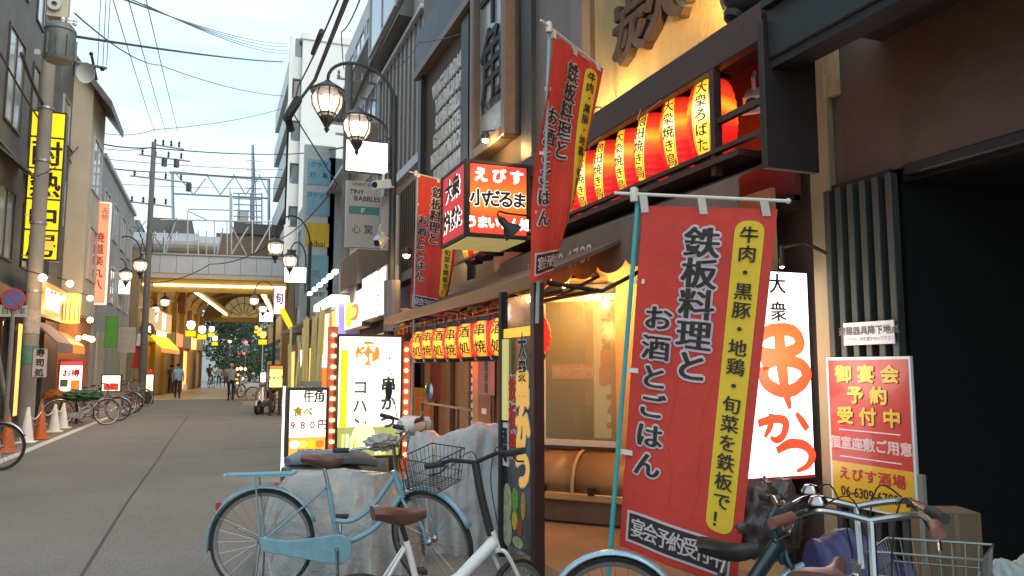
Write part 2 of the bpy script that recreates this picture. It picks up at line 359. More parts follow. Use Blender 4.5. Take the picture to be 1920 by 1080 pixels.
# ================================================================ right side buildings beyond the restaurant
T=thing('tiled_building','tan tiled building with dark bay window beside the dark restaurant wall','building',(3.9,17,0))
MB().bb(3.9,15,3.4,12,20,14.5).build('wall',tan,T); MB().bb(4.2,15,0,12,20,3.4).build('shop_wall',timber,T)
ft=FRright(20,3.9)
MB().fb(ft,.2,9.3,3.8,13.9,0,.35).build('bay',dkgrey,T); window(Fr(ft(0,0,.35),(0,-1,0)),.4,9.6,3.6,12.6,T,nv=2)
for i in range(11): MB().fb(ft,.3+i*.42,5.9,.318+i*.42,9.0,.0,.05).build('bar',polegrey2,T)
MB().fb(ft,.2,9.0,4.9,9.1,.0,.12).build('ledge',alu,T); MB().fb(ft,.2,5.7,4.9,5.9,.0,.14).build('ledge',alu,T)
for i in range(14): MB().fb(ft,1.8+i*.18,3.6,1.83+i*.18,5.5,.0,.03).build('bar',timber,T)
G=thing('glazed_building','pale grey building with glazed corner standing behind the lamp post','building',(4.3,25,0))
MB().bb(4.3,20,0,14,29,13.5).build('wall',palew2,G)
fg=FRright(29,4.3)
for i in range(4):
    for z in (5.5,8.2,10.9): window(fg,.4+i*2.2,z,2.2+i*2.2,z+1.9,G,gm=pglass if z>10 else wglass,nv=2)
for z in (8.0,10.7): MB().fb(fg,0,z,9,z+.12,0,.6).build('balcony_slab',alu,G); 
H=thing('shop_building','low pale blue grey building beneath the tall sign column','building',(3.7,33,0))
MB().bb(3.8,29,0,12,40.5,9.4).build('wall',mat('bluegrey_wall',(.4,.44,.46),.8,amp=.1,scale=.7),H)
fh=FRright(40.5,3.8)
for i in range(5):
    for z in (4.4,7.0): window(fh,.6+i*2.2,z,2+i*2.2,z+1.3,H,nv=2)
AP=thing('apartment_block','tall white apartment block with dark balcony recesses against the sky','building',(8,50,0))
MB().bb(4.3,46,0,20,60,21.2).build('wall',palew,AP)
MB().bb(4.2,45.9,21.2,20,60,21.6).build('parapet',palew,AP); MB().bb(9.3,50,21.6,12,54,23.4).build('stair_tower',palew,AP)
for k in range(8):
    z=.6+k*2.6; MB().bb(3.6,46.3,z,4.3,58,z+1.35).build('balcony',palew,AP)
    MB().bb(3.9,46.5,z+1.35,4.31,58,z+2.6).build('recess',wglass,AP)
for k in range(8):
    for j in range(2): window(FRface(4.3,46),8.6+j*2.6,1.9+k*2.6,9.7+j*2.6,3.1+k*2.6,AP)
MB().bb(3.55,45.98,0,3.75,46.3,21.3).build('fin',palew,AP)
# ================================================================ arcade at the end of the street
D=V((math.sin(R(5.8)),math.cos(R(5.8)),0)); Lt=V((D.y,-D.x,0)); A0=V((-3.33,40.5,0))
fa=Fr(A0,Lt)                        # x along the front, y up, -t goes into the arcade
ARC=thing('shopping_arcade','covered shopping arcade with white header and gold lit ceiling closing the street','arcade',tuple(A0))
gold=mat('gold_panel',(.42,.24,.035),.5,amp=.15,scale=1); goldd=mat('gold_panel_dark',(.32,.18,.05),.55,amp=.2,scale=1)
hp=mat('header_panel',(.5,.51,.52),.6,amp=.07,scale=.8)
n=9; Wd=6.64
for i in range(n): MB().fb(fa,Wd*i/n+.008,6.05,Wd*(i+1)/n-.008,6.95,-.2,.0).build('panel',hp,ARC)
MB().fb(fa,-.1,6.95,Wd+.1,7.02,-.3,.06).build('coping',alu,ARC)
MB().fb(fa,0,5.82,Wd,6.04,-.3,-.02).build('lower_panel',mat('header_pale',(.55,.47,.36),.6),ARC)
MB().fb(fa,0,5.15,Wd,5.82,-.36,-.1).build('fascia',gold,ARC)
for x0,x1 in ((.0,.3),(.5,1.75),(1.8,3.1),(3.15,4.45),(4.5,5.2),(5.25,6.6)): MB().fb(fa,x0,5.43,x1,5.52,-.09,-.03).build('light_strip',tubem,ARC)
MB().fb(fa,-.45,0,-.1,7.1,-.5,.02).build('column',mat('arcade_column',(.3,.22,.12),.6),ARC); MB().fb(fa,Wd+.1,0,Wd+.4,7.1,-.5,.02).build('column',_m['arcade_column'],ARC)
LEN=24
MB().fb(fa,-.3,0,-.1,7,-LEN,-.5).build('side_wall',gold,ARC); MB().fb(fa,Wd+.1,0,Wd+.3,7,-LEN,-.5).build('side_wall',gold,ARC)
# vaulted ceiling
ceil=MB(); NA=12
for i in range(NA):
    a0=PI*i/NA; a1=PI*(i+1)/NA
    MB().fb(fa,-.1,6.6,Wd+.1,6.7,-3,-.3).build('front_ceiling',gold,ARC) if i==0 else None; p=lambda a:(Wd/2-math.cos(a)*(Wd/2+.1),5.7+1.6*math.sin(a))
    (x0,y0),(x1,y1)=p(a0),p(a1)
    ceil.hexa([fa(x0,y0,-3),fa(x1,y1,-3),fa(x1,y1,-LEN),fa(x0,y0,-LEN),fa(x0,y0+.08,-3),fa(x1,y1+.08,-3),fa(x1,y1+.08,-LEN),fa(x0,y0+.08,-LEN)])
ceil.build('ceiling',gold,ARC)
for k in range(6): 
    rb=MB()
    for i in range(NA):
        a0=PI*i/NA; a1=PI*(i+1)/NA; (x0,y0),(x1,y1)=p(a0),p(a1); t=-3.2-k*3.6
        rb.hexa([fa(x0,y0-.2,t),fa(x1,y1-.2,t),fa(x1,y1-.2,t-.15),fa(x0,y0-.2,t-.15),fa(x0,y0,t),fa(x1,y1,t),fa(x1,y1,t-.15),fa(x0,y0,t-.15)])
    rb.build('rib',goldd,ARC)
MB().fb(fa,1.82,5.55,1.73,5.65,-LEN+.5,-.6).build('light_strip',tubem,ARC); MB().fb(fa,5.2,5.55,5.36,5.65,-LEN+.5,-.6).build('light_strip',tubem,ARC)
for xx in (1.7,5.08): MB().fb(fa,xx,5.66,xx+.4,5.8,-LEN,-.5).build('light_tray',gold,ARC)
# end gable with fan window
ge=Fr(fa(0,0,-LEN),Lt)
MB().fb(ge,-.2,5.1,Wd+.2,5.45,-.2,.1).build('end_beam',goldd,ARC)
def fanpt(a,r): return (Wd/2-.3-math.cos(a)*r,5.46+math.sin(a)*r)
MB().prism([fanpt(PI*i/16,1.7) for i in range(17)],ge,-.1,-.04).build('fan_light',mat('fan_glass',(.45,.4,.25),.5,em=(.5,.42,.2),es=.2),ARC)
for i in range(1,8):
    a=PI*i/8; p0=fanpt(a,.3); p1=fanpt(a,1.7); MB().tube([ge(*p0,0),ge(*p1,0)],.03,5).build('mullion',goldd,ARC)
MB().tube([ge(*fanpt(PI*i/20,1.7),0) for i in range(21)],.06,6).build('fan_rim',goldd,ARC); MB().tube([ge(*fanpt(PI*i/12,1.1),0) for i in range(13)],.03,5).build('fan_rim',goldd,ARC)
gw=MB()
for i in range(12):
    a0=PI*i/12;a1=PI*(i+1)/12; q0=fanpt(a0,1.73);q1=fanpt(a1,1.73); r0=(Wd/2-math.cos(a0)*Wd/2,5.46+math.sin(a0)*2.1); r1=(Wd/2-math.cos(a1)*Wd/2,5.46+math.sin(a1)*2.1)
    gw.prism([q0,q1,r1,r0],ge,-.15,-.1)
gw.build('gable',mat('gable_brown',(.2,.12,.05),.6),ARC)
# shop fronts down the arcade
shopc=[mat('shop_a',(.42,.27,.1),.6,scale=2),mat('shop_b',(.5,.36,.16),.6,scale=2),mat('shop_c',(.3,.22,.12),.6,scale=2)]
fl=Fr(fa(-.1,0,-LEN),-D); fr_=Fr(fa(Wd+.1,0,0),-D) # left wall, right wall frames (left wall faces +Lt)
fl=Fr(fa(-.1,0,0),D); fr_=Fr(fa(Wd+.1,0,-LEN),-D)
for k in range(7):
    for ff,side in ((fl,0),(fr_,1)):
        x0=.6+k*3.3
        MB().fb(ff,x0,.1,x0+2.7,2.6,.0,.06).build('shop_window',[lit_warm,shopc[0],shopc[2],shopc[1],lit_warm,shopc[2],shopc[0]][(k+side*3)%7] if k>0 else shopc[0],ARC)
        MB().fb(ff,x0-.2,2.8,x0+2.9,3.6,.0,.22).build('shop_sign',[shopc[1],lit_cream,shopc[0],lit_or,shopc[1],lit_warm,shopc[0]][(k+side)%7],ARC)
        MB().fb(ff,x0+2.75,0,x0+3.0,5.4,.0,.25).build('pillar',gold,ARC)
struct(MB().fb(fa,-.3,.004,Wd+.3,.012,-60,.9),'arcade_floor',tilef)
# yellow shop awning and beige sign at the arcade mouth
aw=thing('shop_awning','bright yellow lit awning with orange lower edge at the arcade mouth','awning',tuple(fl(2,3,0)))
q=[fl(1.2,3.1,.3),fl(7.0,3.1,.3),fl(7.0,2.45,.9),fl(1.2,2.45,.9)]
MB().hexa([q[0],q[1],q[2],q[3]]+[x+V((0,0,.06)) for x in q]).build('roof',lit_yel,aw); MB().fb(fl,1.2,2.25,7.0,2.45,.88,.92).build('valance',lit_or,aw)
bs=thing('shop_sign','beige lit box sign above the yellow awning','sign',tuple(fl(2,4,0)))
MB().fb(fl,1.0,3.4,6.5,4.4,.2,.5).build('box',mat('beige_sign',(.6,.45,.28),.5,em=(.7,.45,.2),es=.45),bs); MB().fb(fl,3.6,3.5,4.4,4.3,.5,.52).build('panel',lit_white,bs)
# ================================================================ beyond the arcade: trees, signals, railway
leafm=mat('leaves',(.035,.06,.02),.7,amp=.6,scale=1.5); bark=mat('bark',(.06,.045,.03),.9)
def tree(x,y,h,r,label,group=None,n=900,seed=1,z0=.35):
    rg=random.Random(seed); t=thing('street_tree',label,'tree',(x,y,0),group=group)
    tr=MB(); tr.tube([(x,y,0),(x+.1,y,h*.3),(x-.1,y+.1,h*.7)],[.2,.15,.05],7)
    for k in range(7):
        a=rg.uniform(0,6.3); zz=h*(.3+.07*k); tr.tube([(x,y,zz),(x+math.cos(a)*r*.6,y+math.sin(a)*r*.6,zz+h*.2)],[.07,.02],5)
    tr.build('trunk',bark,t)
    cl=[(x+rg.uniform(-r,r)*.75,y+rg.uniform(-r,r)*.7,h*rg.uniform(z0,.95),r*rg.uniform(.25,.5)) for _ in range(16)]
    mb=MB()
    for _ in range(n):
        cx,cy,cz,cr=rg.choice(cl); d=V((rg.gauss(0,1),rg.gauss(0,1),rg.gauss(0,1))).normalized()*cr*rg.uniform(.6,1.05)
        p=V((cx,cy,cz))+d; a=V((rg.gauss(0,1),rg.gauss(0,1),rg.gauss(0,1))).normalized(); b=a.orthogonal().normalized(); s=rg.uniform(.12,.26)
        mb.quad(p-a*s,p+b*s*.6,p+a*s,p-b*s*.6)
    o=mb.build('crown',leafm,t); return t
tr1=ony(425,640,84); tr2=ony(470,640,88); tr3=ony(505,650,95)
tree(tr1.x,84,7.5,3.2,'dark green tree on the left beyond the arcade opening',seed=3,n=2200,z0=.12); tree(tr2.x,88,9.5,4.6,'large dark green tree in the middle of the arcade opening',seed=4,n=3400,z0=.1); tree(tr3.x,95,8,3.4,'smaller tree at the right of the arcade opening',seed=5,n=2200,z0=.1)
fbld=thing('distant_building','pale blue grey building glimpsed beyond the arcade trees','building',(0,130,0))
p0=ony(370,600,130); p1=ony(520,600,130)
MB().bb(p0.x-8,130,0,p1.x+10,140,9.5).build('wall',mat('far_pale',(.3,.36,.38),.8,amp=.1),fbld)
for i in range(9): window(FRface(p0.x-6+i*3,130),0,6,1.8,7.6,fbld)
# catenary gantry
gm=steel
g=thing('railway_gantry','pale steel lattice gantry spanning the railway above the arcade','gantry',tuple(ony(325,480,58)))
def P(px,py,Y=58): return ony(px,py,Y)
MB().tube([P(326,480),P(323,325)],.11,6).build('post',gm,g); MB().tube([P(504,470),P(504,335)],.11,6).build('post',gm,g)
MB().tube([P(318,324),P(506,337)],.07,6).build('chord',gm,g); MB().tube([P(325,363),P(506,372)],.07,6).build('chord',gm,g)
xs=[330,363,386,413,437,460,485,503]
for i in range(7):
    a=(xs[i],326 if i%2==0 else 365); b=(xs[i+1],365 if i%2==0 else 334); MB().tube([P(*a),P(*b)],.045,5).build('brace',gm,g)
g2=thing('railway_mast','tall pale steel mast rising right of the lattice gantry','mast',tuple(ony(474,480,60)))
MB().tube([P(474,480,60),P(474,272,60)],[.16,.1],8).build('pole',gm,g2); MB().tube([P(482,420,60),P(476,285,60)],[.05,.03],5).build('stay',gm,g2)
for y in (300,318,338,352): MB().tube([P(462,y,60),P(490,y+3,60)],.03,5).build('crossarm',gm,g2)
g3=thing('equipment_frame','grey stepped steel equipment frame on the railway beside the mast','frame',tuple(ony(450,480,56)))
MB().hexa([P(430,480,56),P(436,480,56),P(436,480,58),P(430,480,58),P(430,350,56),P(436,368,56),P(436,368,58),P(430,350,58)]).build('post',gm,g3)
for i,y in enumerate((362,372,383,394,405,416)): MB().tube([P(437,y,56),P(492,y+2,56)],.05,5).build('rail',gm,g3)
for x in (448,470,491): MB().tube([P(x,478,56),P(x,362,56)],.05,5).build('upright',gm,g3)
MB().bb(P(445,412,56).x,56,P(445,412,56).z,P(466,412,56).x,57,P(466,396,56).z).build('cabinet',alu,g3)
g4=thing('scaffold_walkway','low steel walkway frame on the header roof of the arcade','walkway',tuple(ony(380,480,44)))
def Q(px,py): return ony(px,py,44)
for x in (308,352,372,387,402,426,434,473,505): MB().tube([Q(x,478),Q(x,395 if x in(352,) else 412 if x>400 else 432)],.035,5).build('upright',gm,g4)
MB().tube([Q(352,392),Q(430,394)],.04,5).build('rail',gm,g4); MB().tube([Q(300,412),Q(512,416)],.04,5).build('rail',gm,g4)
for a,b in (((329,415),(311,474)),((418,428),(407,478)),((432,420),(462,478)),((466,425),(435,476)),((509,420),(478,474)),((352,395),(388,412))): MB().tube([Q(*a),Q(*b)],.045,5).build('brace',steel,g4)
du=thing('roof_duct','large grey horizontal duct lying behind the white arcade header','duct',tuple(ony(300,470,47)))
pa=ony(252,456,47); pb=ony(372,459,47); MB().tube([pa,pb],.62,20).build('pipe',mat('duct_metal',(.33,.34,.36),.5,metal=.3,amp=.1,scale=1),du)
pa2=ony(366,460,48); pb2=ony(412,462,48); MB().tube([pa2,pb2],.55,20).build('pipe',_m['duct_metal'],du)
for x in (290,330,366): q0=ony(x,456,47); MB().tube([q0,q0+V((.05,0,0))],.66,20).build('flange',alu,du)
dk=thing('railway_deck','brown weathered railway deck with dark parapet behind the arcade header','deck',tuple(ony(470,470,50)))
a=ony(404,472,50); b=ony(540,415,50); MB().bb(a.x,50,7.5,b.x+6,54,ony(470,440,50).z).build('girder',mat('rust_brown',(.17,.12,.08),.8,amp=.3),dk)
MB().bb(a.x+1,49.8,ony(470,440,50).z,b.x+6,54,ony(470,420,50).z).build('parapet',mat('dark_parapet',(.09,.09,.085),.8),dk)
rh=thing('signal_hut','small red brown hut on the railway behind the grey duct','hut',tuple(ony(320,440,52)))
a=ony(283,445,52); b=ony(352,445,52); zt=ony(310,412,52).z
MB().bb(a.x,52,5,b.x,55,zt).build('wall',_m['brick_red_wall'],rh)
MB().prism([(0,0),(b.x-a.x+1.1,0),(b.x-a.x+.2,zt-6.9),(-.2,zt-6.9)],Fr((a.x,51.9,7),(1,0,0)),-3,-.05).build('roof',dkgrey,rh)
# ================================================================ the restaurant on the right
K=thing('restaurant_building','dark brown restaurant building with ochre upper wall and lantern box over its shopfront','building',(3.8,8,0))
MB().bb(3.8,7.4,2.6,9,14.9,7.6).build('dark_wall',dbrown,K)
MB().bb(3.86,3.9,3.3,9,7.4,9).build('ochre_wall',stucco,K)
MB().bb(3.8,3.9,7.6,9,14.9,9.2).build('upper_wall',mat('grey_panel',(.15,.135,.12),.6,amp=.15,scale=.8,bump=.1),K)
MB().bb(3.62,7.4,7.35,3.8,15.0,7.5).build('cornice',mat('cornice_brown',(.2,.15,.11),.5),K)
MB().bb(3.66,7.4,7.5,3.8,15.0,8.3).build('parapet',slate,K)
for y,wd,mm in ((14.75,.2,slate),(11.75,.4,slate),(9.05,.35,slate),(7.55,.3,mat('panel_mauve',(.17,.14,.13),.6,amp=.2,scale=2,bump=.2))): MB().bb(3.7,y-wd/2,2.75,3.8,y+wd/2,7.35).build('pilaster',mm,K)
MB().bb(3.77,7.7,2.75,3.8,8.9,7.35).build('panel',_m['panel_mauve'],K)
fR=FRright(15,3.8)          # x = 15 - y
# stacked rows of small white raised letters
sg=thing('raised_lettering_sign','seven rows of small white raised letters on the dark brown wall','sign',tuple(fR(1.2,5,0)))
for r in range(7):
    z=6.75-r*.34
    text(fR,['WAGYU ROAST','YAKINIKU BAR','SUMIBI GRILL','GYUTAN STEAK','HORUMON ROSU','KARUBI NAMUL','BEER & SAKE'][r],2.05+(.12 if r%2 else 0),z,.34,wht,sg,bx=.05,t=.005,extr=.04,sx=.78)['kind']='stuff'
# big framed signboard
fs=FRright(11.0,3.72)
sb=thing('framed_signboard','tall framed grey signboard with brushed black characters high on the dark wall','signboard',tuple(fs(.7,5,0)))
MB().frame(fs,-.05,4.62,1.5,8.9,.16,-.08,.16).build('frame',mat('frame_brown',(.16,.11,.08),.45,amp=.2),sb,bev=.015)
MB().fb(fs,.11,4.78,1.34,8.74,-.06,.04).build('board',mat('board_grey',(.36,.36,.35),.35,amp=.3,scale=1.2,coat=.4),sb)
[text(fs,c_,.72,z_,1.05,ink,sb,bx=.012,by=.006,t=.05,jit=.05,extr=.02,sy=1.1,name='character') for c_,z_ in (('牛',7.1),('角',5.93))]
text(fs,'炭火焼肉酒家',.72,5.35,.17,ink,sb,bx=.03,t=.05)
# brushed relief characters on the ochre wall
fo=FRright(9.0,3.86)
bk=thing('relief_characters','huge dark brushed relief characters mounted on the ochre wall','sign',tuple(fo(2.8,4.6,0)))
rel=mat('relief_plaster',(.055,.036,.03),.8,amp=.25,scale=4,bump=.4)
for ch,x,z,s in (('炭',2.5,4.86,.68),('火',3.12,4.9,.68),('焼',3.8,5.0,.68)): text(fo,ch,x,z,s,rel,bk,bx=.035,by=.02,t=.0,extr=.09,name='character')
for ch,x,z,s in (('家',2.5,5.66,.68),('肉',3.15,5.75,.68)): text(fo,ch,x,z,s,rel,bk,bx=.035,by=.02,t=.0,extr=.09,name='character')
# ---- lantern box
wood=mat('box_wood',(.06,.026,.018),.5,amp=.3,scale=3,stretch=(6,1,6),bump=.2)
LB=thing('lantern_box','long dark wooden box frame housing the row of big glowing lanterns','canopy box',(3.4,7,2.7))
MB().hexa([V((3.02,3.6,3.5)),V((3.85,4.2,3.78)),V((3.85,10.4,3.78)),V((3.02,10.4,3.5)),V((3.02,3.6,3.62)),V((3.85,4.2,3.92)),V((3.85,10.4,3.92)),V((3.02,10.4,3.62))]).build('roof',wood,LB,bev=.01)
MB().bb(3.0,3.6,3.42,3.08,10.4,3.66).build('front_rail',wood,LB,bev=.008)
MB().bb(3.69,4.2,2.56,3.79,10.4,2.66).build('rear_rail',black,LB); MB().bb(2.98,3.6,2.84,3.02,10.4,2.87).build('bottom_rail',wood,LB)
MB().bb(3.74,4.2,2.62,3.8,10.4,3.78).build('back_board',mat('box_red_lit',(.16,.03,.028),.6,amp=.2),LB)  # red lantern light put into the board colour
MB().bb(2.992,4.07,2.7,3.05,4.12,3.415).build('post',wood,LB); MB().bb(2.992,10.34,2.7,3.05,10.4,3.415).build('post',wood,LB)
MB().bb(2.97,3.55,2.62,3.36,3.6,3.52).build('end_board',mat('end_brown',(.03,.02,.016),.6,amp=.2),LB,bev=.004)
MB().bb(3.01,3.6,3.04,3.05,4.1,3.08).build('end_bar',wood,LB)
# ---- big lanterns
redl=zglow('lantern_paper_red',[(0,(.4,.005,.007)),(.32,(.68,.012,.008)),(.5,(1,.1,.01)),(.62,(1.5,.42,.02)),(.76,(.85,.05,.008)),(1,(.38,.005,.008))],.85,-.27,.27,(.3,.02,.02),.2,5)
yell=zglow('lantern_label_yellow',[(0,(.95,.38,.02)),(.35,(1,.62,.06)),(.6,(1.5,1.3,.6)),(.78,(1.1,.7,.08)),(1,(.9,.34,.02))],1.0,-.26,.26,(.5,.4,.1),.3,5)
capm=mat('lantern_cap',(.03,.02,.018),.4)
def lantern(loc,r,h,txt,label,group,fac,ribs=11,strip=.5,tx=.1,name='paper_lantern',lm=None,ym=None,horiz=False):
    t=thing(name,label,'lantern',loc,0,group); t.rotation_euler=(random.uniform(-.05,.05),random.uniform(-.04,.04),0)
    pr=[]
    for i in range(ribs*2+1):
        u=i/(ribs*2); z=-h/2+h*u; rr=r*(.62+.38*math.sin(PI*u)**.6)-(0.006*r/.17 if i%2 else 0); pr.append((rr,z))
    MB().lathe(pr,28).build('paper_body',lm or redl,t,local=True,smooth=False)
    MB().lathe([(.01,h/2+.035),(r*.7,h/2+.035),(r*.76,h/2),(r*.76,h/2-.01),(.01,h/2-.01)],20).build('cap',capm,t,local=True); MB().lathe([(.01,-h/2-.03),(r*.7,-h/2-.03),(r*.76,-h/2),(r*.76,-h/2+.01),(.01,-h/2+.01)],20).build('cap',capm,t,local=True)
    MB().tube([(0,0,h/2+.03),(0,0,h/2+.12)],.006,5).build('hook',capm,t,local=True)
    def surf(x,y,tt=0):
        u=min(1,max(0,y/h+.5)); rr=r*(.62+.38*math.sin(PI*u)**.6)+tt; a=fac+x/r
        return V((rr*math.cos(a),rr*math.sin(a),y))
    mb=MB(); nx,ny=6,14; H=h*.94
    for i in range(nx+1):
        for j in range(ny+1): mb.v.append(surf(-strip*r/2+strip*r*i/nx,-H/2+H*j/ny,.004))
    for i in range(nx):
        for j in range(ny): a=i*(ny+1)+j; mb.f.append((a,a+ny+1,a+ny+2,a+1))
    mb.build('label',ym or yell,t,local=True)
    bd=MB()
    for sx in (-1,1): bd.tube([surf(sx*strip*r*.42,-H/2+H*j/14,.006) for j in range(15)],.002,4)
    bd.build('label_border',ink,t,local=True)
    n=len(txt); s=min(H/n*.98,strip*r*.95)
    WM_old=WM[t.name]; WM[t.name]=Matrix.Identity(4)
    text(surf,txt,0,0,s*.9,ink,t,vert=True,bx=.018,by=.008,t=.006,adv=H/n/s*1.08,jit=.04)
    WM[t.name]=WM_old
    return t
gL='big glowing red lanterns in the wooden box'
txts=['大衆ろばた','大衆焼き鳥','池田焼き鳥','大衆焼き鳥','池田焼き鳥','大衆焼き鳥','池田焼き鳥','大衆焼き鳥']
lbl=['largest nearest red lantern with wide yellow label at the near end of the box']+['big red lantern with yellow label, %s from the near end of the box'%w for w in ('second','third','fourth','fifth','sixth','seventh','eighth')]
for i in range(8):
    y=4.47+i*.375; lantern((3.27+random.uniform(-.02,.02),y+random.uniform(-.015,.015),3.2+random.uniform(-.012,.012)),.182 if i==0 else .168,.57,txts[i],lbl[i],gL,PI+.5-(.2 if i else .0)+random.uniform(-.1,.1),strip=.78 if i==0 else .66)
for i in range(6):
    y=7.9+i*.42; lantern((3.3,y,3.2),.172,.56,'大衆焼き鳥','big red lantern behind the cube sign, %s from the far end of the box'%('sixth','fifth','fourth','third','second','last')[i],gL,PI+.35,strip=.7)
for k in range(4):
    y=5.0+k*.95; w0=thing('cable_tie','loose pale wire loop on the box rail, %s from its near end'%('first','second','third','fourth')[k],'wire loop',(3.0,y,3.4),group='wire loops under the box rail')
    MB().tube([(3.0,y,3.44),(2.98,y+.02,3.36),(2.99,y-.05,3.31),(2.98,y-.12,3.38),(2.99,y-.3,3.41)],.004,5).build('wire',mat('pale_wire',(.5,.35,.25),.4),w0)
# ---- ball floodlight above
fp=onx(1385,8,3.35)
fl_=thing('ball_floodlight','dark round floodlight on a bracket shining up on the ochre wall','floodlight',tuple(fp))
MB().lathe([(.001,-.15),(.06,-.14),(.075,-.1),(.05,-.07),(.1,-.05),(.15,.02),(.165,.1),(.155,.16),(.13,.16)],20,Matrix.Translation(fp)@Matrix.Rotation(.45,4,'Y')).build('housing',black,fl_,smooth=True)
MB().tube([fp+V((.02,0,-.12)),fp+V((.12,-.03,-.2)),fp+V((.16,-.2,-.16)),fp+V((.2,-.35,-.1))],.025,6).build('bracket',black,fl_)
MB().lathe([(.001,.14),(.12,.14)],16,Matrix.Translation(fp)@Matrix.Rotation(.45,4,'Y')).build('lens',bulbm,fl_)
fj=thing('junction_clamp','lumpy dark cable clamps on the roof edge beside the ball floodlight','clamp',tuple(fp+V((.2,-.5,-.1))))
for i,(dy,r) in enumerate(((-.25,.07),(-.4,.06),(-.52,.08))): MB().ball(fp+V((.18,dy,-.13+.02*i)),r,10).build('clamp',black,fj)
def point(name,loc,e,col,r=.05,parent=None,spot=None,target=None):
    l=bpy.data.lights.new(name,'SPOT' if spot else 'POINT'); l.energy=e*1.5; l.color=col; l.shadow_soft_size=r
    o=bpy.data.objects.new(name,l); C.objects.link(o); o.location=loc
    if spot: l.spot_size=spot; l.spot_blend=.7; o.rotation_euler=(V(target)-V(loc)).to_track_quat('-Z','Y').to_euler()
    return o
warm=(1,.62,.22)
point('lamp_light',fp+V((.05,-.0,.25)),170,(1,.55,.12),.08,spot=2.7,target=(3.9,4.6,5.2))
# small wall spot bulbs
def wallspot(px,py,X,label,e=6,r=.045,arm=.35):
    p=onx(px,py,X); t=thing('wall_spotlight',label,'spotlight',tuple(p))
    MB().ball(p,r,10).build('bulb',bulbm,t)
    MB().lathe([(r*1.1,-.0),(r*1.5,.05),(r*.9,.12),(.01,.13)],12,Matrix.Translation(p+V((0,0,.0)))).build('shade',bronze,t)
    MB().tube([p+V((0,0,.12)),p+V((arm*.5,0,.16)),p+V((arm,0,.1))],.012,5).build('arm',bronze,t)
    point('lamp_light',p+V((-.0,0,-.09)),e,warm,.04); return t
wallspot(910,262,3.45,'small lit wall spotlight above the red cube sign',10)
wallspot(1098,226,3.5,'small lit spotlight shining on the ochre wall behind the tall banner',60,arm=.3)
wallspot(762,478,2.95,'bright round orange bulb left of the third red banner',14,r=.06)
wallspot(1058,533,3.0,'bright bulb under the scalloped awning',9,r=.035)
wallspot(1466,500,3.2,'dim small lamp above the white vertical sign',.8,r=.012)
# ---- red cube sign
cx0,cx1,cy0,cy1,cz0=2.31,3.0,7.25,8.1,2.77; fc=Fr((cx0,cy0,cz0),(1,0,0)); cw,chh=cx1-cx0,.79
cs=thing('cube_sign','red and orange lit cube sign projecting from the dark wall','sign',(cx0,cy0,cz0))
zor=zglow('cube_panel',[(0,(.8,.03,.008)),(.25,(.85,.05,.006)),(.5,(1,.3,.0)),(.68,(.95,.14,.004)),(.88,(.8,.015,.012)),(1,(.75,.012,.015))],.68,0,.79,(.5,.1,.05),.12,2)
o=MB().fb(Fr((0,0,0),(1,0,0)),.04,.04,cw-.04,chh-.04,-.0,.012); o.build('front_panel',zor,cs,local=True)
fside=Fr((cx0,cy1,cz0),(0,-1,0)); cd_=cy1-cy0
slab(fside,.04,.03,cd_-.02,chh-.03,0,.012,glow('cube_side',(.75,.02,.03),.5),cs,'side_panel')
MB().bb(cx0,cy0+.01,cz0+.03,cx1,cy1,cz0+chh-.03).build('box',black,cs)
cf=MB()
for (a,b) in ((cx0,cy0),(cx1,cy0),(cx0,cy1)): cf.bb(a-.02,b-.02,cz0,a+.03,b+.03,cz0+chh)
for z in (cz0,cz0+chh-.035): cf.bb(cx0+.03,cy0-.016,z,cx1-.02,cy0+.03,z+.035).bb(cx0-.016,cy0+.03,z,cx0+.03,cy1-.02,z+.035)
cf.build('frame',black,cs,bev=.004)
MB().bb(cx0+.03,cy0+.03,cz0-.01,cx1-.03,cy1-.03,cz0+.02).build('underside',mat('cube_bottom',(.6,.5,.25),.6,em=(.6,.45,.16),es=.35),cs)
MB().tube([(cx1-.1,cy0+.4,cz0+.3),(3.75,cy0+.4,cz0+.3)],.03,6).build('bracket',black,cs)
litw=glow('lit_white_letter',(1,.93,.8),1.5)
text(fc,'えびす',cw/2,.64,.15,litw,cs,bx=.05,t=.014,adv=1.3)
text(fc,'小だるま',cw/2,.4,.17,litw,cs,ol=.075,t=.014,adv=.88,jit=.08); text(fc,'小だるま',cw/2,.4,.17,ink,cs,bx=.04,t=.02,adv=.88,jit=.08)
text(fc,'うまいもん処',cw/2,.15,.125,litw,cs,bx=.05,t=.014,adv=.93)
text(fside,'大衆',cd_/2,.57,.24,litw,cs,vert=False,ol=.07,t=.014,sx=1.1); text(fside,'大衆',cd_/2,.57,.24,ink,cs,bx=.05,t=.02,sx=1.1)
text(fside,'炉ばた',cd_/2,.24,.23,litw,cs,ol=.07,t=.014,adv=.95); text(fside,'炉ばた',cd_/2,.24,.23,ink,cs,bx=.05,t=.02,adv=.95)
# little swan neck lamp in front of the cube
p=ony(962,425,6.6); q=ony(925,395,6.6)
sn=thing('goose_neck_lamp','small dark goose neck lamp hanging in front of the red cube sign','lamp',tuple(p))
MB().tube([ony(1005,406,6.6),ony(975,403,6.6),ony(950,400,6.6),ony(936,396,6.6),ony(932,402,6.6),ony(940,412,6.6)],.009,6).build('arm',black,sn)
d=(ony(965,440,6.6)-ony(938,410,6.6)).normalized(); M=Matrix.Translation(ony(938,410,6.6))@d.to_track_quat('Z','Y').to_matrix().to_4x4()
MB().lathe([(.015,-.02),(.035,.02),(.035,.08),(.075,.13),(.1,.19),(.0,.2)],16,M).build('shade',black,sn,smooth=True)
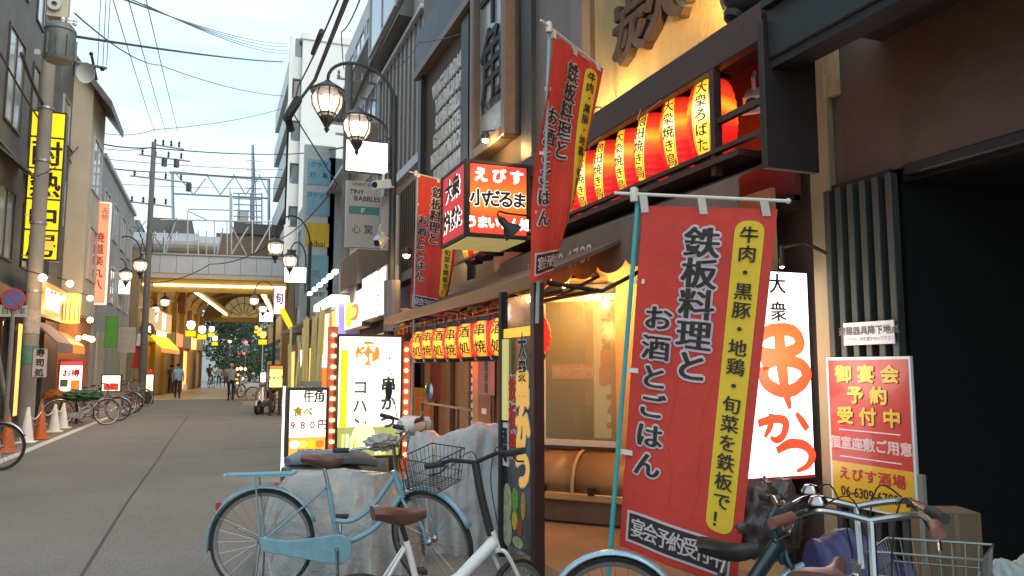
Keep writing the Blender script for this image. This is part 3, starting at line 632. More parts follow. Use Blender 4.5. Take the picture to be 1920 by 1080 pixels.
# ---- lower pitched awning
AW=thing('shop_awning','long low brown pitched awning running along the restaurant entrance','awning',(2.3,8,2.1))
awm=mat('awning_brown',(.12,.062,.045),.5,amp=.3,scale=4,bump=.2)
nb=9
for i in range(nb):
    y0=5.25+i*.62
    MB().hexa([V((2.28,y0,2.13)),V((3.3,y0,2.58)),V((3.3,y0+.61,2.58)),V((2.28,y0+.61,2.13)),V((2.28,y0,2.17)),V((3.3,y0,2.62)),V((3.3,y0+.61,2.62)),V((2.28,y0+.61,2.17))]).build('roof_panel',awm,AW,bev=.004)
MB().bb(2.25,5.2,2.06,2.29,10.9,2.17).build('gutter',mat('gutter_brown',(.2,.09,.045),.4),AW,bev=.004)
for y in (5.3,6.3,7.3,8.3,9.3,10.3): MB().tube([(2.3,y,2.1),(2.8,y,2.05),(3.3,y,2.3)],.018,5).build('bracket',black,AW)
MB().tube([(2.4,5.2,2.02),(2.4,10.9,2.02)],.02,6).build('rail',black,AW); MB().tube([(2.7,5.2,2.04),(2.7,10.9,2.04)],.02,6).build('rail',black,AW)
# string of thin icicle wires
ic=thing('light_string','tangled wire string with drooping ends along the awning underside','light string',(2.35,8,2.0))
mb=MB(); rg=random.Random(3)
pts=[]
for i in range(120): pts.append((2.33+rg.uniform(-.03,.05),5.4+i*.045,2.02+rg.uniform(-.04,.02)))
mb.tube(pts,.004,4)
for i in range(60): y=rg.uniform(5.4,10.7); mb.tube([(2.34,y,2.02),(2.34,y+rg.uniform(-.04,.04),2.02-rg.uniform(.05,.18))],.0025,4)
mb.build('wire',mat('copper_wire',(.5,.2,.07),.35,metal=.5),ic)
# shop entrance wall
EW=thing('wooden_facade','dark timber entrance front with sliding doors and posters under the awning','shopfront',(3.3,8,0))
f3=FRright(13,3.3)
MB().bb(3.3,7.25,0,3.8,13,.35).build('plinth',timber,EW); MB().bb(3.34,7.25,.35,3.8,13,2.7).build('wall',timber,EW)
for i in range(6):
    y0=.4+i*.88; o=MB().frame(f3,y0,.3,y0+.84,2.1,.05,-.02,.05); o=o.build('door',timber,EW)
    MB().fb(f3,y0+.05,.35,y0+.79,2.05,-.01,.01).build('pane',mat('door_glass',(.07,.04,.025),.1,amp=.5,scale=2,em=(.5,.2,.06),es=.16),o)
def poster(fr,x0,y0,x1,y1,bm,parent,txt=None,tm=wht,vert=True,s=None,t=.06,bord=None,name='poster',bx=.04,ol=0,olm=None):
    o=MB().fb(fr,x0,y0,x1,y1,t-.006,t).build(name,bm,parent)
    if bord: MB().frame(fr,x0,y0,x1,y1,(x1-x0)*.06,t,t+.004).build('border',bord,parent)
    if txt:
        s=s or ((y1-y0)/len(txt)*.92 if vert else (x1-x0)/len(txt)*.9)
        if ol: text(fr,txt,(x0+x1)/2,(y0+y1)/2,s,olm,parent,vert=vert,ol=ol,t=t+.003)
        text(fr,txt,(x0+x1)/2,(y0+y1)/2,s,tm,parent,vert=vert,bx=bx,t=t+.005)
    return o
def px_on(px0,py0,px1,py1,fr,X):
    a=onx(px0,py0,X); b=onx(px1,py1,X); return (a-fr.o).dot(fr.ax),(b-fr.o).z,(b-fr.o).dot(fr.ax),(a-fr.o).z
def sgl(name,label,cat,fr,px0,py0,px1,py1,X,bm,**k):
    a=px_on(px0,py0,px1,py1,fr,X); t=thing(name,label,cat,tuple(fr(a[0],a[1],0))); poster(fr,*a,bm,t,name='sheet',**k); return t
f32=FRright(13,3.22)
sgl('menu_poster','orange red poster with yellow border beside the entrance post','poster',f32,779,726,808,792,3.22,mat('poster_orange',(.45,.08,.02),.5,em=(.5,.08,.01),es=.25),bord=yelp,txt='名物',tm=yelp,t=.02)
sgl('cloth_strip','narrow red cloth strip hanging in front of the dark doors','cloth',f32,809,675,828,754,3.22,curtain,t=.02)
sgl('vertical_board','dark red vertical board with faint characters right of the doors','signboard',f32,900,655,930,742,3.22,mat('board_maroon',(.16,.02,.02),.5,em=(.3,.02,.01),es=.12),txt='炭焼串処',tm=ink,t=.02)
sgl('price_strip','narrow pink paper strip with small print on the doorway post','paper strip',f32,769,664,777,790,3.22,mat('pink_paper',(.6,.35,.3),.6),txt='生ビール中二九〇円',tm=redp,t=.02)
sgl('small_notice','small square paper notice on the rail by the doors','notice',f32,906,765,914,777,3.22,wht,t=.02)
lp=thing('lit_post','thin cream post with rows of dark holes lit by the red lanterns','post',tuple(onx(890,790,2.75)*1))
a=onx(890,660,2.75); mb=MB().bb(2.72,a.y-.035,.2,2.78,a.y+.035,1.75); mb.build('post',mat('cream_post',(.6,.42,.28),.5),lp)
mb=MB(); 
for i in range(14): mb.bb(2.712,a.y-.012,.4+i*.095,2.72,a.y+.012,.44+i*.095)
mb.build('holes',ink,lp,kind='stuff')
rl=thing('entrance_rail','low metal rail across the entrance','rail',(2.75,8,0)); MB().tube([(2.75,a.y,.98),(2.75,10.6,.98)],.016,6).build('rail',bronze,rl); MB().tube([(2.75,10.6,0),(2.75,10.6,1.0)],.02,6).build('post',bronze,rl); MB().tube([(2.75,8.9,0),(2.75,8.9,.98)],.016,6).build('post',bronze,rl)
# lower small lanterns row
reds=zglow('small_lantern_red',[(0,(.7,.01,.012)),(.5,(1,.03,.015)),(1,(.7,.008,.015))],.75,-.17,.17,(.3,.02,.02),.3,9)
yels=zglow('small_lantern_yellow',[(0,(.9,.28,.01)),(.5,(1,.6,.06)),(1,(.9,.3,.02))],.8,-.17,.17,(.5,.3,.05),.3,9)
gl='row of small red lanterns under the awning'
for i in range(8):
    y=5.75+i*.46; 
    lantern((2.36,y,1.72),.19,.34,'酒処' if i%2 else '串焼','small red lantern under the awning edge, %s from the black posts'%('nearest','second','third','fourth','fifth','sixth','seventh','farthest')[i],gl,PI+.7,ribs=7,strip=.7,lm=reds,ym=yels)
point('lamp_light',(2.75,8.3,1.6),16,(1,.12,.06),.2)
point('lamp_light',(2.9,6.3,1.85),10,(1,.45,.12),.1)
# ---- column board (parallel to street) between two posts
CB=thing('column_board','tall dark glossy menu board with gold and red characters between two black posts','signboard',(2.15,5.3,0))
yb0,yb1=onx(943,800,2.15).y,onx(1010,800,2.15).y
fcb=FRright(yb0,2.15); wb=yb0-yb1
MB().bb(2.12,yb0-.03,.0,2.18,yb0+.03,2.06).build('post',black,CB,bev=.004); MB().bb(2.1,yb1-.035,0,2.18,yb1+.035,2.06).build('post',mat('post_maroon',(.05,.02,.018),.4),CB,bev=.004)
MB().bb(2.15,yb1+.03,.12,2.2,yb0-.03,2.0).build('board',mat('board_gloss',(.045,.048,.046),.12,amp=.5,scale=1.3,coat=.6),CB)
MB().fb(fcb,.03,1.05,.13,1.68,0,.02).build('light_tube_cover',glow('tube_cover',(.7,.65,.22),.45),CB)
MB().fb(fcb,.03,.7,.13,1.03,0,.012).build('plate',wht,CB); text(fcb,'酒場',.08,.86,.13,ink,CB,vert=True,bx=.05,t=.014,sx=.75)
goldt=mat('gold_print',(.75,.4,.08),.45,em=(.8,.42,.08),es=.35)
text(fcb,'大衆',.42,1.52,.2,wht,CB,vert=True,ol=.06,t=.002,adv=.95,sx=.8); text(fcb,'大衆',.42,1.52,.2,ink,CB,vert=True,bx=.02,t=.006,adv=.95,sx=.8)
for m_,o_,b_,tt in ((wht,.09,0,.002),(goldt,0,.06,.006)): text(fcb,'串かつ',.42,1.0,.32,m_,CB,vert=True,ol=o_,bx=b_,t=tt,adv=.9,sx=.85)
for m_,o_,b_,tt in ((wht,.1,0,.002),(redp,0,.05,.006)): text(fcb,'鉄板焼',.22,1.08,.2,m_,CB,vert=True,ol=o_,bx=b_,t=tt,adv=1.05,sx=.8)
MB().fb(fcb,.03,1.69,wb-.04,1.76,.0,.006).build('reflection_strip',glow('amber_reflection',(1,.45,.05),.8,scale=12),CB)  # glowing strip stands in for bulb reflections on the glossy board
rg=random.Random(8)
for (x,z,rx,rz,mm) in ((.1,.42,.09,.15,mat('food_pale',(.5,.48,.25),.5,amp=.5,scale=20)),(.27,.47,.06,.09,mat('food_green',(.2,.4,.06),.5,amp=.6,scale=25)),(.43,.45,.04,.1,mat('food_amber',(.6,.33,.06),.5,amp=.4,scale=25)),(.26,.32,.05,.07,yelp),(.36,.28,.05,.06,mat('food_red',(.4,.08,.04),.5)),(.1,.22,.1,.12,mat('plate_pale',(.45,.45,.38),.4)),(.1,.22,.075,.09,_m['food_pale']),(.32,.17,.1,.04,_m['food_pale'])):
    MB().prism([(x+rx*math.cos(a*PI/8),z+rz*math.sin(a*PI/8)) for a in range(16)],fcb,.0,.004+rg.uniform(0,.002)).build('food_picture',mm,CB)
# ---- scalloped awning with phone number
SA=thing('scalloped_awning','dark brown scalloped canvas awning printed with a phone number','awning',(3.1,6,2.3))
fsa=FRright(8.0,2.95,0); Wsa=4.2
pts=[(0,2.62)]; nsc=9
bot=[]
for i in range(nsc):
    for k in range(8):
        u=k/8; x=(i+u)*Wsa/nsc; bot.append((x,2.3-.085*math.sin(PI*u)**.6))
bot.append((Wsa,2.3))
canv=mat('awning_canvas',(.19,.12,.09),.75,amp=.2,scale=5,bump=.1)
for i in range(len(bot)-1):
    pass
mb=MB(); n=len(bot)
for (x,z) in bot: mb.v.append(fsa(x,z,0))
for (x,z) in bot: mb.v.append(fsa(x,2.62,0))
for (x,z) in bot: mb.v.append(fsa(x,2.78,-.32))
for i in range(n-1): mb.f.append((i,i+1,n+i+1,n+i)); mb.f.append((n+i,n+i+1,2*n+i+1,2*n+i))
o=mb.build('canvas',canv,SA); md=o.modifiers.new('t','SOLIDIFY'); md.thickness=.012
text(fsa,'(06)6309-6789',1.55,2.43,.2,mat('faded_print',(.6,.5,.4),.7),SA,bx=.015,t=.012,sx=1.15)
MB().bb(2.96,3.8,2.76,3.3,8.0,2.8).build('top_batten',wood,SA)
# ---- lit shop wall below awning, vinyl screen
MB().bb(3.9,3.9,0,4.1,7.4,3.4).build('ground_wall',dbrown,K); MB().bb(3.62,4.3,.0,3.66,7.4,2.72).build('inner_wall',mat('inner_ochre',(.5,.32,.14),.7,amp=.2,scale=2),K)
point('lamp_light',(3.3,6.6,2.2),9,(1,.5,.18),.06)
VA=at(1013,700,7.75); VB=at(1200,700,7.3); VA.z=VB.z=0
fv=Fr(VA,(VB-VA)); Wv=(VB-VA).length
def onfv(px,py):
    r=ray(px,py); t=(VA-CAM).dot(fv.n)/r.dot(fv.n); p=CAM+r*t; return (p-VA).dot(fv.ax),p.z
VS=thing('vinyl_screen','clear vinyl weather screen with white studded border glowing amber from inside','screen',tuple(VA))
x1=Wv+.6
zb=onfv(1013,833)[1]; zt=onfv(1013,560)[1]
mb=MB().frame(fv,0,zb,x1,zt+.02,.06,-.004,.006); mb.build('border',mat('vinyl_white',(.6,.55,.45),.5),VS)
MB().fb(fv,.06,zb+.06,x1-.06,zt-.04,-.002,.002).build('sheet',mat('clear_vinyl',(.34,.33,.2),.14,alpha=.42,amp=.1,scale=1),VS)
for i in range(8): MB().ball(fv(.1+i*.19,zt-.01,.01),.012,6).build('stud',bronze,VS)
for i in range(7): MB().ball(fv(x1-.03,zb+.2+i*.2,.01),.012,6).build('stud',bronze,VS)
MB().fb(fv,-.05,zt+.02,x1+.1,zt+.12,-.08,.02).build('top_rail',black,VS)
MB().fb(fv,-.02,zb-.03,x1,zb,-.05,.02).build('bottom_rail',bronze,VS)
# room behind
RM=thing('dining_room','amber lit dining room seen through the vinyl screen','room',tuple(fv(.5,0,-1.5)))
amb=mat('room_wall',(.36,.3,.16),.7,amp=.3,scale=1.2)
MB().fb(fv,-.3,0,x1,2.4,-1.9,-1.85).build('back_wall',amb,RM); MB().fb(fv,-.35,0,-.3,2.4,-1.9,-.1).build('side_wall',amb,RM)
MB().fb(fv,-.3,2.3,x1,2.36,-1.85,-.1).build('ceiling',mat('room_ceiling',(.35,.24,.1),.7),RM)
MB().fb(fv,.0,0,.35,2.3,-1.84,-1.8).build('door',timber,RM); MB().fb(fv,.5,1.2,1.0,2.0,-1.84,-1.8).build('cabinet',mat('cabinet_brown',(.16,.09,.05),.6),RM)
MB().fb(fv,-.2,.5,1.0,1.05,-1.7,-.9).build('counter',mat('counter_brown',(.25,.13,.08),.5),RM)
lamp=thing('pendant_bulb','bare glowing bulb hanging inside the amber dining room','bulb',tuple(fv(*onfv(1104,573),-.5)))
q=fv(*onfv(1106,576),-.6); MB().ball(q,.04,10).build('bulb',bulbm,lamp); MB().tube([q+V((0,0,.03)),(q.x,q.y,2.3)],.004,4).build('cord',black,lamp)
point('lamp_light',q+V((0,0,-.1)),6,(1,.78,.42),.05); point('lamp_light',fv(.3,1.6,-1.2),8,(1,.78,.42),.1)
for k_,(a_,b_,c_,d_) in enumerate(((1032,765,1068,828),(1074,762,1108,828))):
    xa,zb3=onfv(a_,d_); xb,zt3=onfv(c_,b_); MB().fb(fv,xa,zb3,xb,zt3,-.4,-.34).build('reflection_panel',mat('reflection_brown',(.11,.06,.045),.4,amp=.3),RM,bev=.01)  # dark panels stand in for reflections in the vinyl
for (a_,b_,c_,d_,m_) in ((1020,760,1045,764,wht),(1118,588,1138,598,lit_warm),(1066,598,1069,625,lit_warm),(1036,668,1062,672,steel)):  # white bar stands in for a reflected line, the rest are fittings
    xa,zb3=onfv(a_,d_); xb,zt3=onfv(c_,b_); MB().fb(fv,xa,zb3,xb,zt3,-.6,-.58).build('fitting_and_reflection',m_,RM)
for k_ in range(5):
    xa,zb3=onfv(1040+k_*16,676); MB().fb(fv,xa,zb3,xa+.05,zb3+.2,-1.2,-1.19).build('paper_menu',[wht,yelp,wht,_m['reflection_cream'] if 'reflection_cream' in _m else wht,redp][k_],RM)
bn=thing('menu_strip','red strip sign lettered in pale outline inside the vinyl screen','sign',tuple(fv(.1,1.4,-.2)))
xa,za=onfv(1030,710); xb,zb2=onfv(1190,683); xb+=.35
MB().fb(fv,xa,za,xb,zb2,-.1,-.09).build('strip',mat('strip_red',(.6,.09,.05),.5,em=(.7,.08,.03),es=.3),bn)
n_=4
for i,tx in enumerate(('串かつ','炉ばた','焼き鳥','酒場')): text(fv,tx,xa+(i+.5)*(xb-xa)/n_,(za+zb2)/2,(zb2-za)*.75,mat('strip_print',(.8,.5,.35),.5),bn,bx=.03,t=-.087,sx=1.0)
for i in range(n_+1): MB().fb(fv,xa+i*(xb-xa)/n_-.005,za,xa+i*(xb-xa)/n_+.005,zb2,-.09,-.086).build('divider',_m['strip_print'],bn)
b2=thing('small_red_sign','small square red sign glowing inside the vinyl screen','sign',tuple(fv(.2,1.7,-.8))); MB().fb(fv,.13,1.52,.33,1.66,-.9,-.86).build('panel',glow('dim_red',(.8,.12,.03),.7),b2); text(fv,'串かつ',.23,1.59,.07,wht,b2,t=-.855,bx=.04)
kp=thing('sign_reflection_sheet','cream poster with large red brushed characters inside the vinyl screen','poster',tuple(fv(.8,1.2,-.05)))
x0,_z=onfv(1108,600); MB().fb(fv,x0,zb+.08,x0+.55,zt-.1,-.075,-.07).build('sheet',mat('reflection_cream',(.6,.55,.33),.6,em=(.6,.5,.25),es=.3),kp)  # sheet added in place of the white sign's reflection in the vinyl
rdp=mat('reflection_red',(.5,.07,.03),.6,em=(.6,.06,.02),es=.25)
text(fv,'大衆',x0+.16,zt-.36,.16,ink,kp,vert=True,bx=.03,t=-.066,sy=1.2); text(fv,'串',x0+.26,zb+.75,.42,rdp,kp,bx=.07,t=-.066,jit=.05); text(fv,'かつ',x0+.26,zb+.3,.26,rdp,kp,vert=True,bx=.07,t=-.066,jit=.05)
# barrel-topped bench with padded cover below the screen
BE=thing('padded_counter','barrel topped amber padded counter front with stitched ribs below the vinyl screen','counter',tuple(fv(.3,0,0)))
padm=mat('pad_amber',(.3,.18,.08),.42,amp=.3,scale=2,bump=.1); padl=mat('pad_lower',(.2,.13,.09),.65,amp=.25,scale=1.5,bump=.3)
mb=MB()
prof=[(.0,zb-.04),(.12,zb-.07),(.24,zb-.16),(.3,zb-.3),(.3,zb-.42)]
for k in range(2):
    xa_,xb_=(0.0,.45) if k==0 else (.47,1.5)
    mm=MB(); 
    for (d_,z_) in prof: mm.v+= [fv(xa_+.02*(1 if z_>zb-.1 else 0),z_,d_+.0),fv(xb_,z_,d_)]
    for i in range(len(prof)-1): mm.f.append((2*i,2*i+1,2*i+3,2*i+2))
    o=mm.build('pad',padm,BE,smooth=True); md=o.modifiers.new('t','SOLIDIFY'); md.thickness=.03
mb=MB(); mb.tube([fv(.46,z_,d_+.012) for d_,z_ in prof],.02,6); mb.build('seam',mat('seam_cream',(.55,.38,.18),.5),BE,smooth=True)
MB().fb(fv,0,zb-.47,1.5,zb-.4,.0,.33).build('ledge',_m['seam_cream'],BE,bev=.01)
for x in (.13,.62,1.1): MB().fb(fv,x,zb-.41,x+.06,zb-.34,.3,.34).build('strap',bronze,BE)
MB().fb(fv,0,.02,1.5,zb-.47,.0,.27).build('lower_panel',padl,BE,bev=.01)
# ---- white vertical sign (perpendicular)
p0=ony(1405,903,4.2); p1=ony(1514,510,4.2); fw=Fr((p0.x-.06,4.2,0),(1,0,0)); ww=p1.x-p0.x+.06; zb_,zt_=p0.z,p1.z
WS=thing('vertical_lightbox','glowing white vertical sign with orange red brushed characters behind the main banner','lit sign',tuple(fw(0,zb_,0)))
MB().fb(fw,0,zb_,ww,zt_,-.16,-.005).build('box',black,WS,bev=.006)
MB().fb(fw,.012,zb_+.012,ww-.012,zt_-.012,-.004,.004).build('panel',glow('lightbox_white',(1,.97,.93),1.6),WS)
MB().fb(fw,.012,zb_,ww-.012,zb_+.02,.004,.01).build('red_edge',redp,WS)
zob=zglow('brush_orange',[(0,(.95,.03,.02)),(.45,(1,.12,.02)),(.75,(1,.28,.0)),(1,(1,.2,.0))],.95,.6,1.9,(.6,.1,.02),.3,3)
cx=.055+ww*.5
text(fw,'大衆',cx-.02,zt_-.19,.14,ink,WS,vert=True,bx=.03,by=.01,t=.006,adv=1.35)
def brush(fr,strokes,m,parent,t=.006,name='brush_character'):
    mb=MB()
    for k,(pts,ws) in enumerate(strokes):
        P=[V((x,y,0)) for x,y in pts]; Q=[]; W=[]
        for a in range(len(P)-1):
            p0,p1,p2,p3=P[max(a-1,0)],P[a],P[a+1],P[min(a+2,len(P)-1)]
            for i in range(6):
                u=i/6; q=.5*((2*p1)+(p2-p0)*u+(2*p0-5*p1+4*p2-p3)*u*u+(3*p1-p0-3*p2+p3)*u**3); Q.append(q); W.append(ws[a]*(1-u)+ws[a+1]*u)
        Q.append(P[-1]); W.append(ws[-1]); n0=len(mb.v)
        for i,q in enumerate(Q):
            d=(Q[min(i+1,len(Q)-1)]-Q[max(i-1,0)]).normalized(); nn=V((-d.y,d.x,0)); e=W[i]/2*(1+.12*noise.noise(V((q.x*30,q.y*30,k))))
            for sgn in (1,-1): r=q+nn*e*sgn; mb.v.append(fr(r.x,r.y,t+k*.0008))
        for i in range(len(Q)-1): a=n0+2*i; mb.f.append((a,a+1,a+3,a+2))
    return mb.build(name,m,parent)
def B_(x,y): return (ww*x+.03,zt_+(zb_-zt_)*y)
lw=.085
brush(fw,[([B_(*p) for p in ((.2,.33),(.45,.29),(.72,.3),(.78,.37),(.5,.41),(.25,.40),(.18,.35),(.24,.32))],[lw]*8),
 ([B_(*p) for p in ((.26,.46),(.5,.435),(.8,.46),(.86,.52),(.7,.575),(.5,.585),(.3,.54),(.28,.47))],[lw]*8),
 ([B_(*p) for p in ((.5,.27),(.52,.4),(.55,.55),(.62,.67))],[lw,lw*1.1,lw,.03])],zob,WS)
brush(fw,[([B_(*p) for p in ((.18,.735),(.4,.715),(.55,.73),(.52,.79),(.42,.815),(.34,.8))],[.05,.06,.06,.055,.05,.02]),([B_(*p) for p in ((.36,.69),(.34,.75),(.26,.8))],[.04,.05,.02]),([B_(*p) for p in ((.7,.69),(.78,.73),(.85,.77))],[.03,.055,.05])],zob,WS)
brush(fw,[([B_(*p) for p in ((.42,.865),(.6,.835),(.8,.845),(.9,.89),(.84,.94),(.68,.965))],[.05,.065,.065,.065,.05,.02])],zob,WS)
point('lamp_light',fw(ww/2,1.5,.25),5,(1,.93,.85),.3)
# ================================================================ near dark building at the right edge
NB=thing('corner_building','dark brown building with slate fascia and black passage at the right edge','building',(3.9,3,0))
MB().bb(3.9,-6,2.68,9,3.9,3.44).build('wall',mbrown,NB); MB().bb(3.9,-6,3.44,9,3.9,8).build('upper_wall',dbrown,NB)
MB().bb(3.0,-6,3.27,3.06,3.55,3.58).build('fascia',slate,NB,bev=.01); MB().bb(2.96,-6,3.58,3.1,3.55,3.63).build('fascia_cap',slate,NB)
MB().bb(3.02,-6,3.22,3.12,3.55,3.27).build('fascia_trim',black,NB); MB().bb(3.06,-6,3.53,3.9,3.55,3.57).build('soffit',black,NB)
for yy in (2.2,.9): MB().bb(3.892,yy,2.7,3.9,yy+.02,3.44).build('joint',mat('joint_pale',(.2,.14,.11),.7),NB)
MB().bb(3.12,-6,3.23,3.2,3.54,3.28).build('soffit_rail',slate,NB)
MB().bb(3.88,-6,2.62,3.96,3.42,2.69).build('lintel',black,NB,bev=.01)
MB().bb(3.84,3.98,0,4.3,4.16,3.46).build('column',mat('cream_column',(.36,.27,.15),.8,amp=.12,scale=3,bump=.2),NB,bev=.008)
MB().bb(3.86,3.5,0,3.9,3.98,2.68).build('slat_backing',black,NB)
slt=mat('slat_green_grey',(.05,.054,.045),.55,amp=.3,scale=4,stretch=(1,1,.3))
for i in range(6): y=3.44+i*.102; MB().bb(3.8,y,.0,3.86,y+.048,2.64).build('slat',slt,NB,bev=.004)
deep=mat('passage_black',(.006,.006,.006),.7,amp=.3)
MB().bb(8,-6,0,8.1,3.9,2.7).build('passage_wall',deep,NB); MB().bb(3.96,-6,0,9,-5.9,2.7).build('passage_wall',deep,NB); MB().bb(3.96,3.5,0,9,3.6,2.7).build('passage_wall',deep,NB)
mat('dim_grey',(.12,.12,.11),.4)
p=at(1893,700,6.2); MB().tube([(p.x,p.y,.6),(p.x,p.y,2.0)],.07,10).build('pipe',mat('passage_pipe',(.3,.26,.22),.5,amp=.4,scale=3),NB,smooth=True)
p=at(1830,645,6.6); MB().bb(p.x-.12,p.y,p.z-.03,p.x+.16,p.y+.03,p.z+.04).build('ledge',_m['passage_pipe'],NB)
for px_,py_,nm_ in ((1772,768,'tap'),(1755,820,'bottle'),(1765,850,'bottle'),(1786,862,'bottle'),(1742,848,'bottle')):  # chrome piece added for its glint in the dark passage
    p=at(px_,py_,5.6); MB().lathe([(.01,-.1),(.035,-.1),(.035,.02),(.013,.06),(.013,.12),(.001,.12)],10,Matrix.Translation(p)).build(nm_,mat('bottle_green',(.05,.12,.08),.15,coat=.6) if nm_=='bottle' else chrome,NB,smooth=True)
p=at(1765,880,5.6); MB().bb(p.x-.5,p.y-.1,p.z-.04,p.x+.5,p.y+.3,p.z).build('shelf',_m['dim_grey'],NB)
p=at(1810,900,5.0); MB().hexa([p+V(q) for q in ((-.2,0,-.5),(.1,0,-.5),(.1,.05,-.5),(-.2,.05,-.5),(-.25,0,.1),(-.1,0,.3),(-.1,.05,.3),(-.25,.05,.1))]).build('sheet',mat('dim_sheet',(.1,.1,.12),.5),NB)
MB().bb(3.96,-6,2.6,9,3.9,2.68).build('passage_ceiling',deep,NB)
for z in (1.2,): MB().bb(6,1.5,1.2,6.02,2.0,1.3).build('shelf',_m['dim_grey'],NB)
# cctv cameras
def cctv(p,d,label,m=wplast,s=1):
    t=thing('security_camera',label,'camera',tuple(p)); M=Matrix.Translation(p)@V(d).normalized().to_track_quat('Z','Y').to_matrix().to_4x4()@Matrix.Scale(s,4)
    MB().bb(-.045,-.04,-.1,.045,.04,.1,M).build('body',m,t,bev=.008); MB().lathe([(.001,.112),(.03,.112),(.034,.1)],12,M).build('lens',black,t); MB().bb(-.055,-.05,-.12,.055,-.04,.13,M).build('hood',m,t)
    MB().tube([M@V((0,.04,-.03)),M@V((0,.1,-.05)),M@V((0,.12,-.12))],.012*s,6).build('bracket',m,t); return t
cctv(onx(1414,186,3.6),(-.6,-.55,-.5),'white security camera on the red lit wall beside the largest lantern',s=1.35)
# poster & notice
pf=FRright(5,3.78)
def quadpx(x0,y0,x1,y1,X): 
    a=onx(x0,(y0+y1)/2,X); b=onx(x1,(y0+y1)/2,X); t0=onx((x0+x1)/2,y0,X).z; t1=onx((x0+x1)/2,y1,X).z; return 5-a.y,t1,5-b.y,t0
q=quadpx(1555,669,1714,958,3.78); PO=thing('banquet_poster','red and yellow banquet reservation poster with white edge mounted on the slats','poster',tuple(pf(q[0],q[1],0)))
x0,z0,x1_,z1=q; w_=x1_-x0; h_=z1-z0
MB().fb(pf,x0,z0,x1_,z1,-.02,0).build('backing',wht,PO); e=.018
pr_=mat('reflection_red2',(.58,.05,.035),.35,amp=.08,coat=.3); py_=mat('poster_yellow2',(.78,.45,.03),.35,amp=.05,coat=.3)
zy=z0+h_*.29
MB().fb(pf,x0+e,zy,x1_-e,z1-e,0,.003).build('red_field',pr_,PO); MB().fb(pf,x0+e,z0+e,x1_-e,zy,0,.003).build('yellow_field',py_,PO)
xc=(x0+x1_)/2
gp=mat('poster_gold',(.85,.55,.06),.4)
for s_,yy,sz,sp in (('御宴会',.885,.115,1.35),('予約',.745,.115,1.35),('受付中',.605,.115,1.35)):
    text(pf,s_,xc+.006,z0+h_*yy-.005,sz*h_,ink,PO,bx=.04,t=.0035,adv=sp,sx=1.25); text(pf,s_,xc,z0+h_*yy,sz*h_,gp,PO,bx=.045,t=.0055,adv=sp,sx=1.25)
for yy in (.505,.325): MB().fb(pf,x0+w_*.14,z0+h_*yy,x1_-w_*.14,z0+h_*(yy+.007),.003,.0045).build('rule',wht,PO)
text(pf,'個室座敷ご用意',xc,z0+h_*.42,h_*.085,mat('pink_print',(.8,.55,.5),.5),PO,bx=.04,t=.004,adv=1.0,sx=1.15)
text(pf,'えびす酒場',xc,z0+h_*.215,h_*.085,redp,PO,bx=.03,t=.004,adv=1.1,sx=1.2)
text(pf,'06-6309-6789',xc-.02,z0+h_*.1,h_*.085,ink,PO,bx=.02,t=.004,sx=.95); text(pf,'番',x1_-.055,z0+h_*.1,h_*.065,ink,PO,bx=.04,t=.004)
q=quadpx(1583,603,1678,646,3.77); NO=thing('notice_plate','small white safety notice screwed to the slats above the banquet poster','notice',tuple(pf(q[0],q[1],.01)))
MB().fb(pf,*q,.01,.016).build('plate',wht,NO); text(pf,'避難器具降下地点',(q[0]+q[2])/2,q[1]+(q[3]-q[1])*.62,.055,mat('grey_print',(.12,.11,.11),.6),NO,bx=.02,t=.018,adv=1.02,sx=1.05)
text(pf,'この付近に物を置かないで下さい',(q[0]+q[2])/2,q[1]+(q[3]-q[1])*.25,.026,_m['grey_print'],NO,t=.018,adv=1.02,sx=1)
# ================================================================ street lamps
lampm=mat('lamp_iron',(.045,.05,.05),.45,metal=.4,amp=.2)
def lantern_head(mb_p,c,s,parent):
    T=Matrix.Translation(c)@Matrix.Scale(s,4)
    MB().lathe([(.01,.36),(.04,.33),(.07,.3),(.2,.22),(.27,.17),(.27,.14),(.2,.14)],14,T).build('cap',lampm,parent,smooth=True)
    MB().lathe([(.19,.14),(.235,.05),(.225,-.08),(.16,-.2),(.11,-.26)],14,T).build('glass',mat('lamp_clear',(.85,.75,.68),.15,alpha=.5,em=(1,.72,.55),es=.45),parent,smooth=True)
    MB().lathe([(.01,.1),(.08,.08),(.12,-.02),(.1,-.12),(.01,-.2)],12,T).build('bulb',glow('street_bulb',(1,.86,.72),7),parent,smooth=True)
    for k in range(8):
        a=k*PI/4; MB().tube([T@V((r*math.cos(a),r*math.sin(a),z)) for r,z in ((.2,.15),(.243,.05),(.232,-.08),(.165,-.2),(.1,-.3),(.03,-.42))],.012*s,4).build('rib',lampm,parent)
    MB().lathe([(.14,-.2),(.15,-.22),(.1,-.26),(.11,-.3),(.05,-.36),(.03,-.44),(.045,-.46),(.01,-.52)],12,T).build('finial',lampm,parent,smooth=True)
def arc(a,b,top,n=14,side=None):
    """half loop from post top a over to hanging point b"""
    pts=[]
    for i in range(n+1):
        t=PI*i/n; x=(a+b)/2+(a-b)/2*math.cos(t); pts.append(V((x.x,x.y,(a.z if i<n/2 else b.z)*0+max(a.z,b.z)+ (top-max(a.z,b.z))*math.sin(t) - (max(a.z,b.z)-(a.z*(1-i/n)+b.z*(i/n)))*(1))))
    return pts
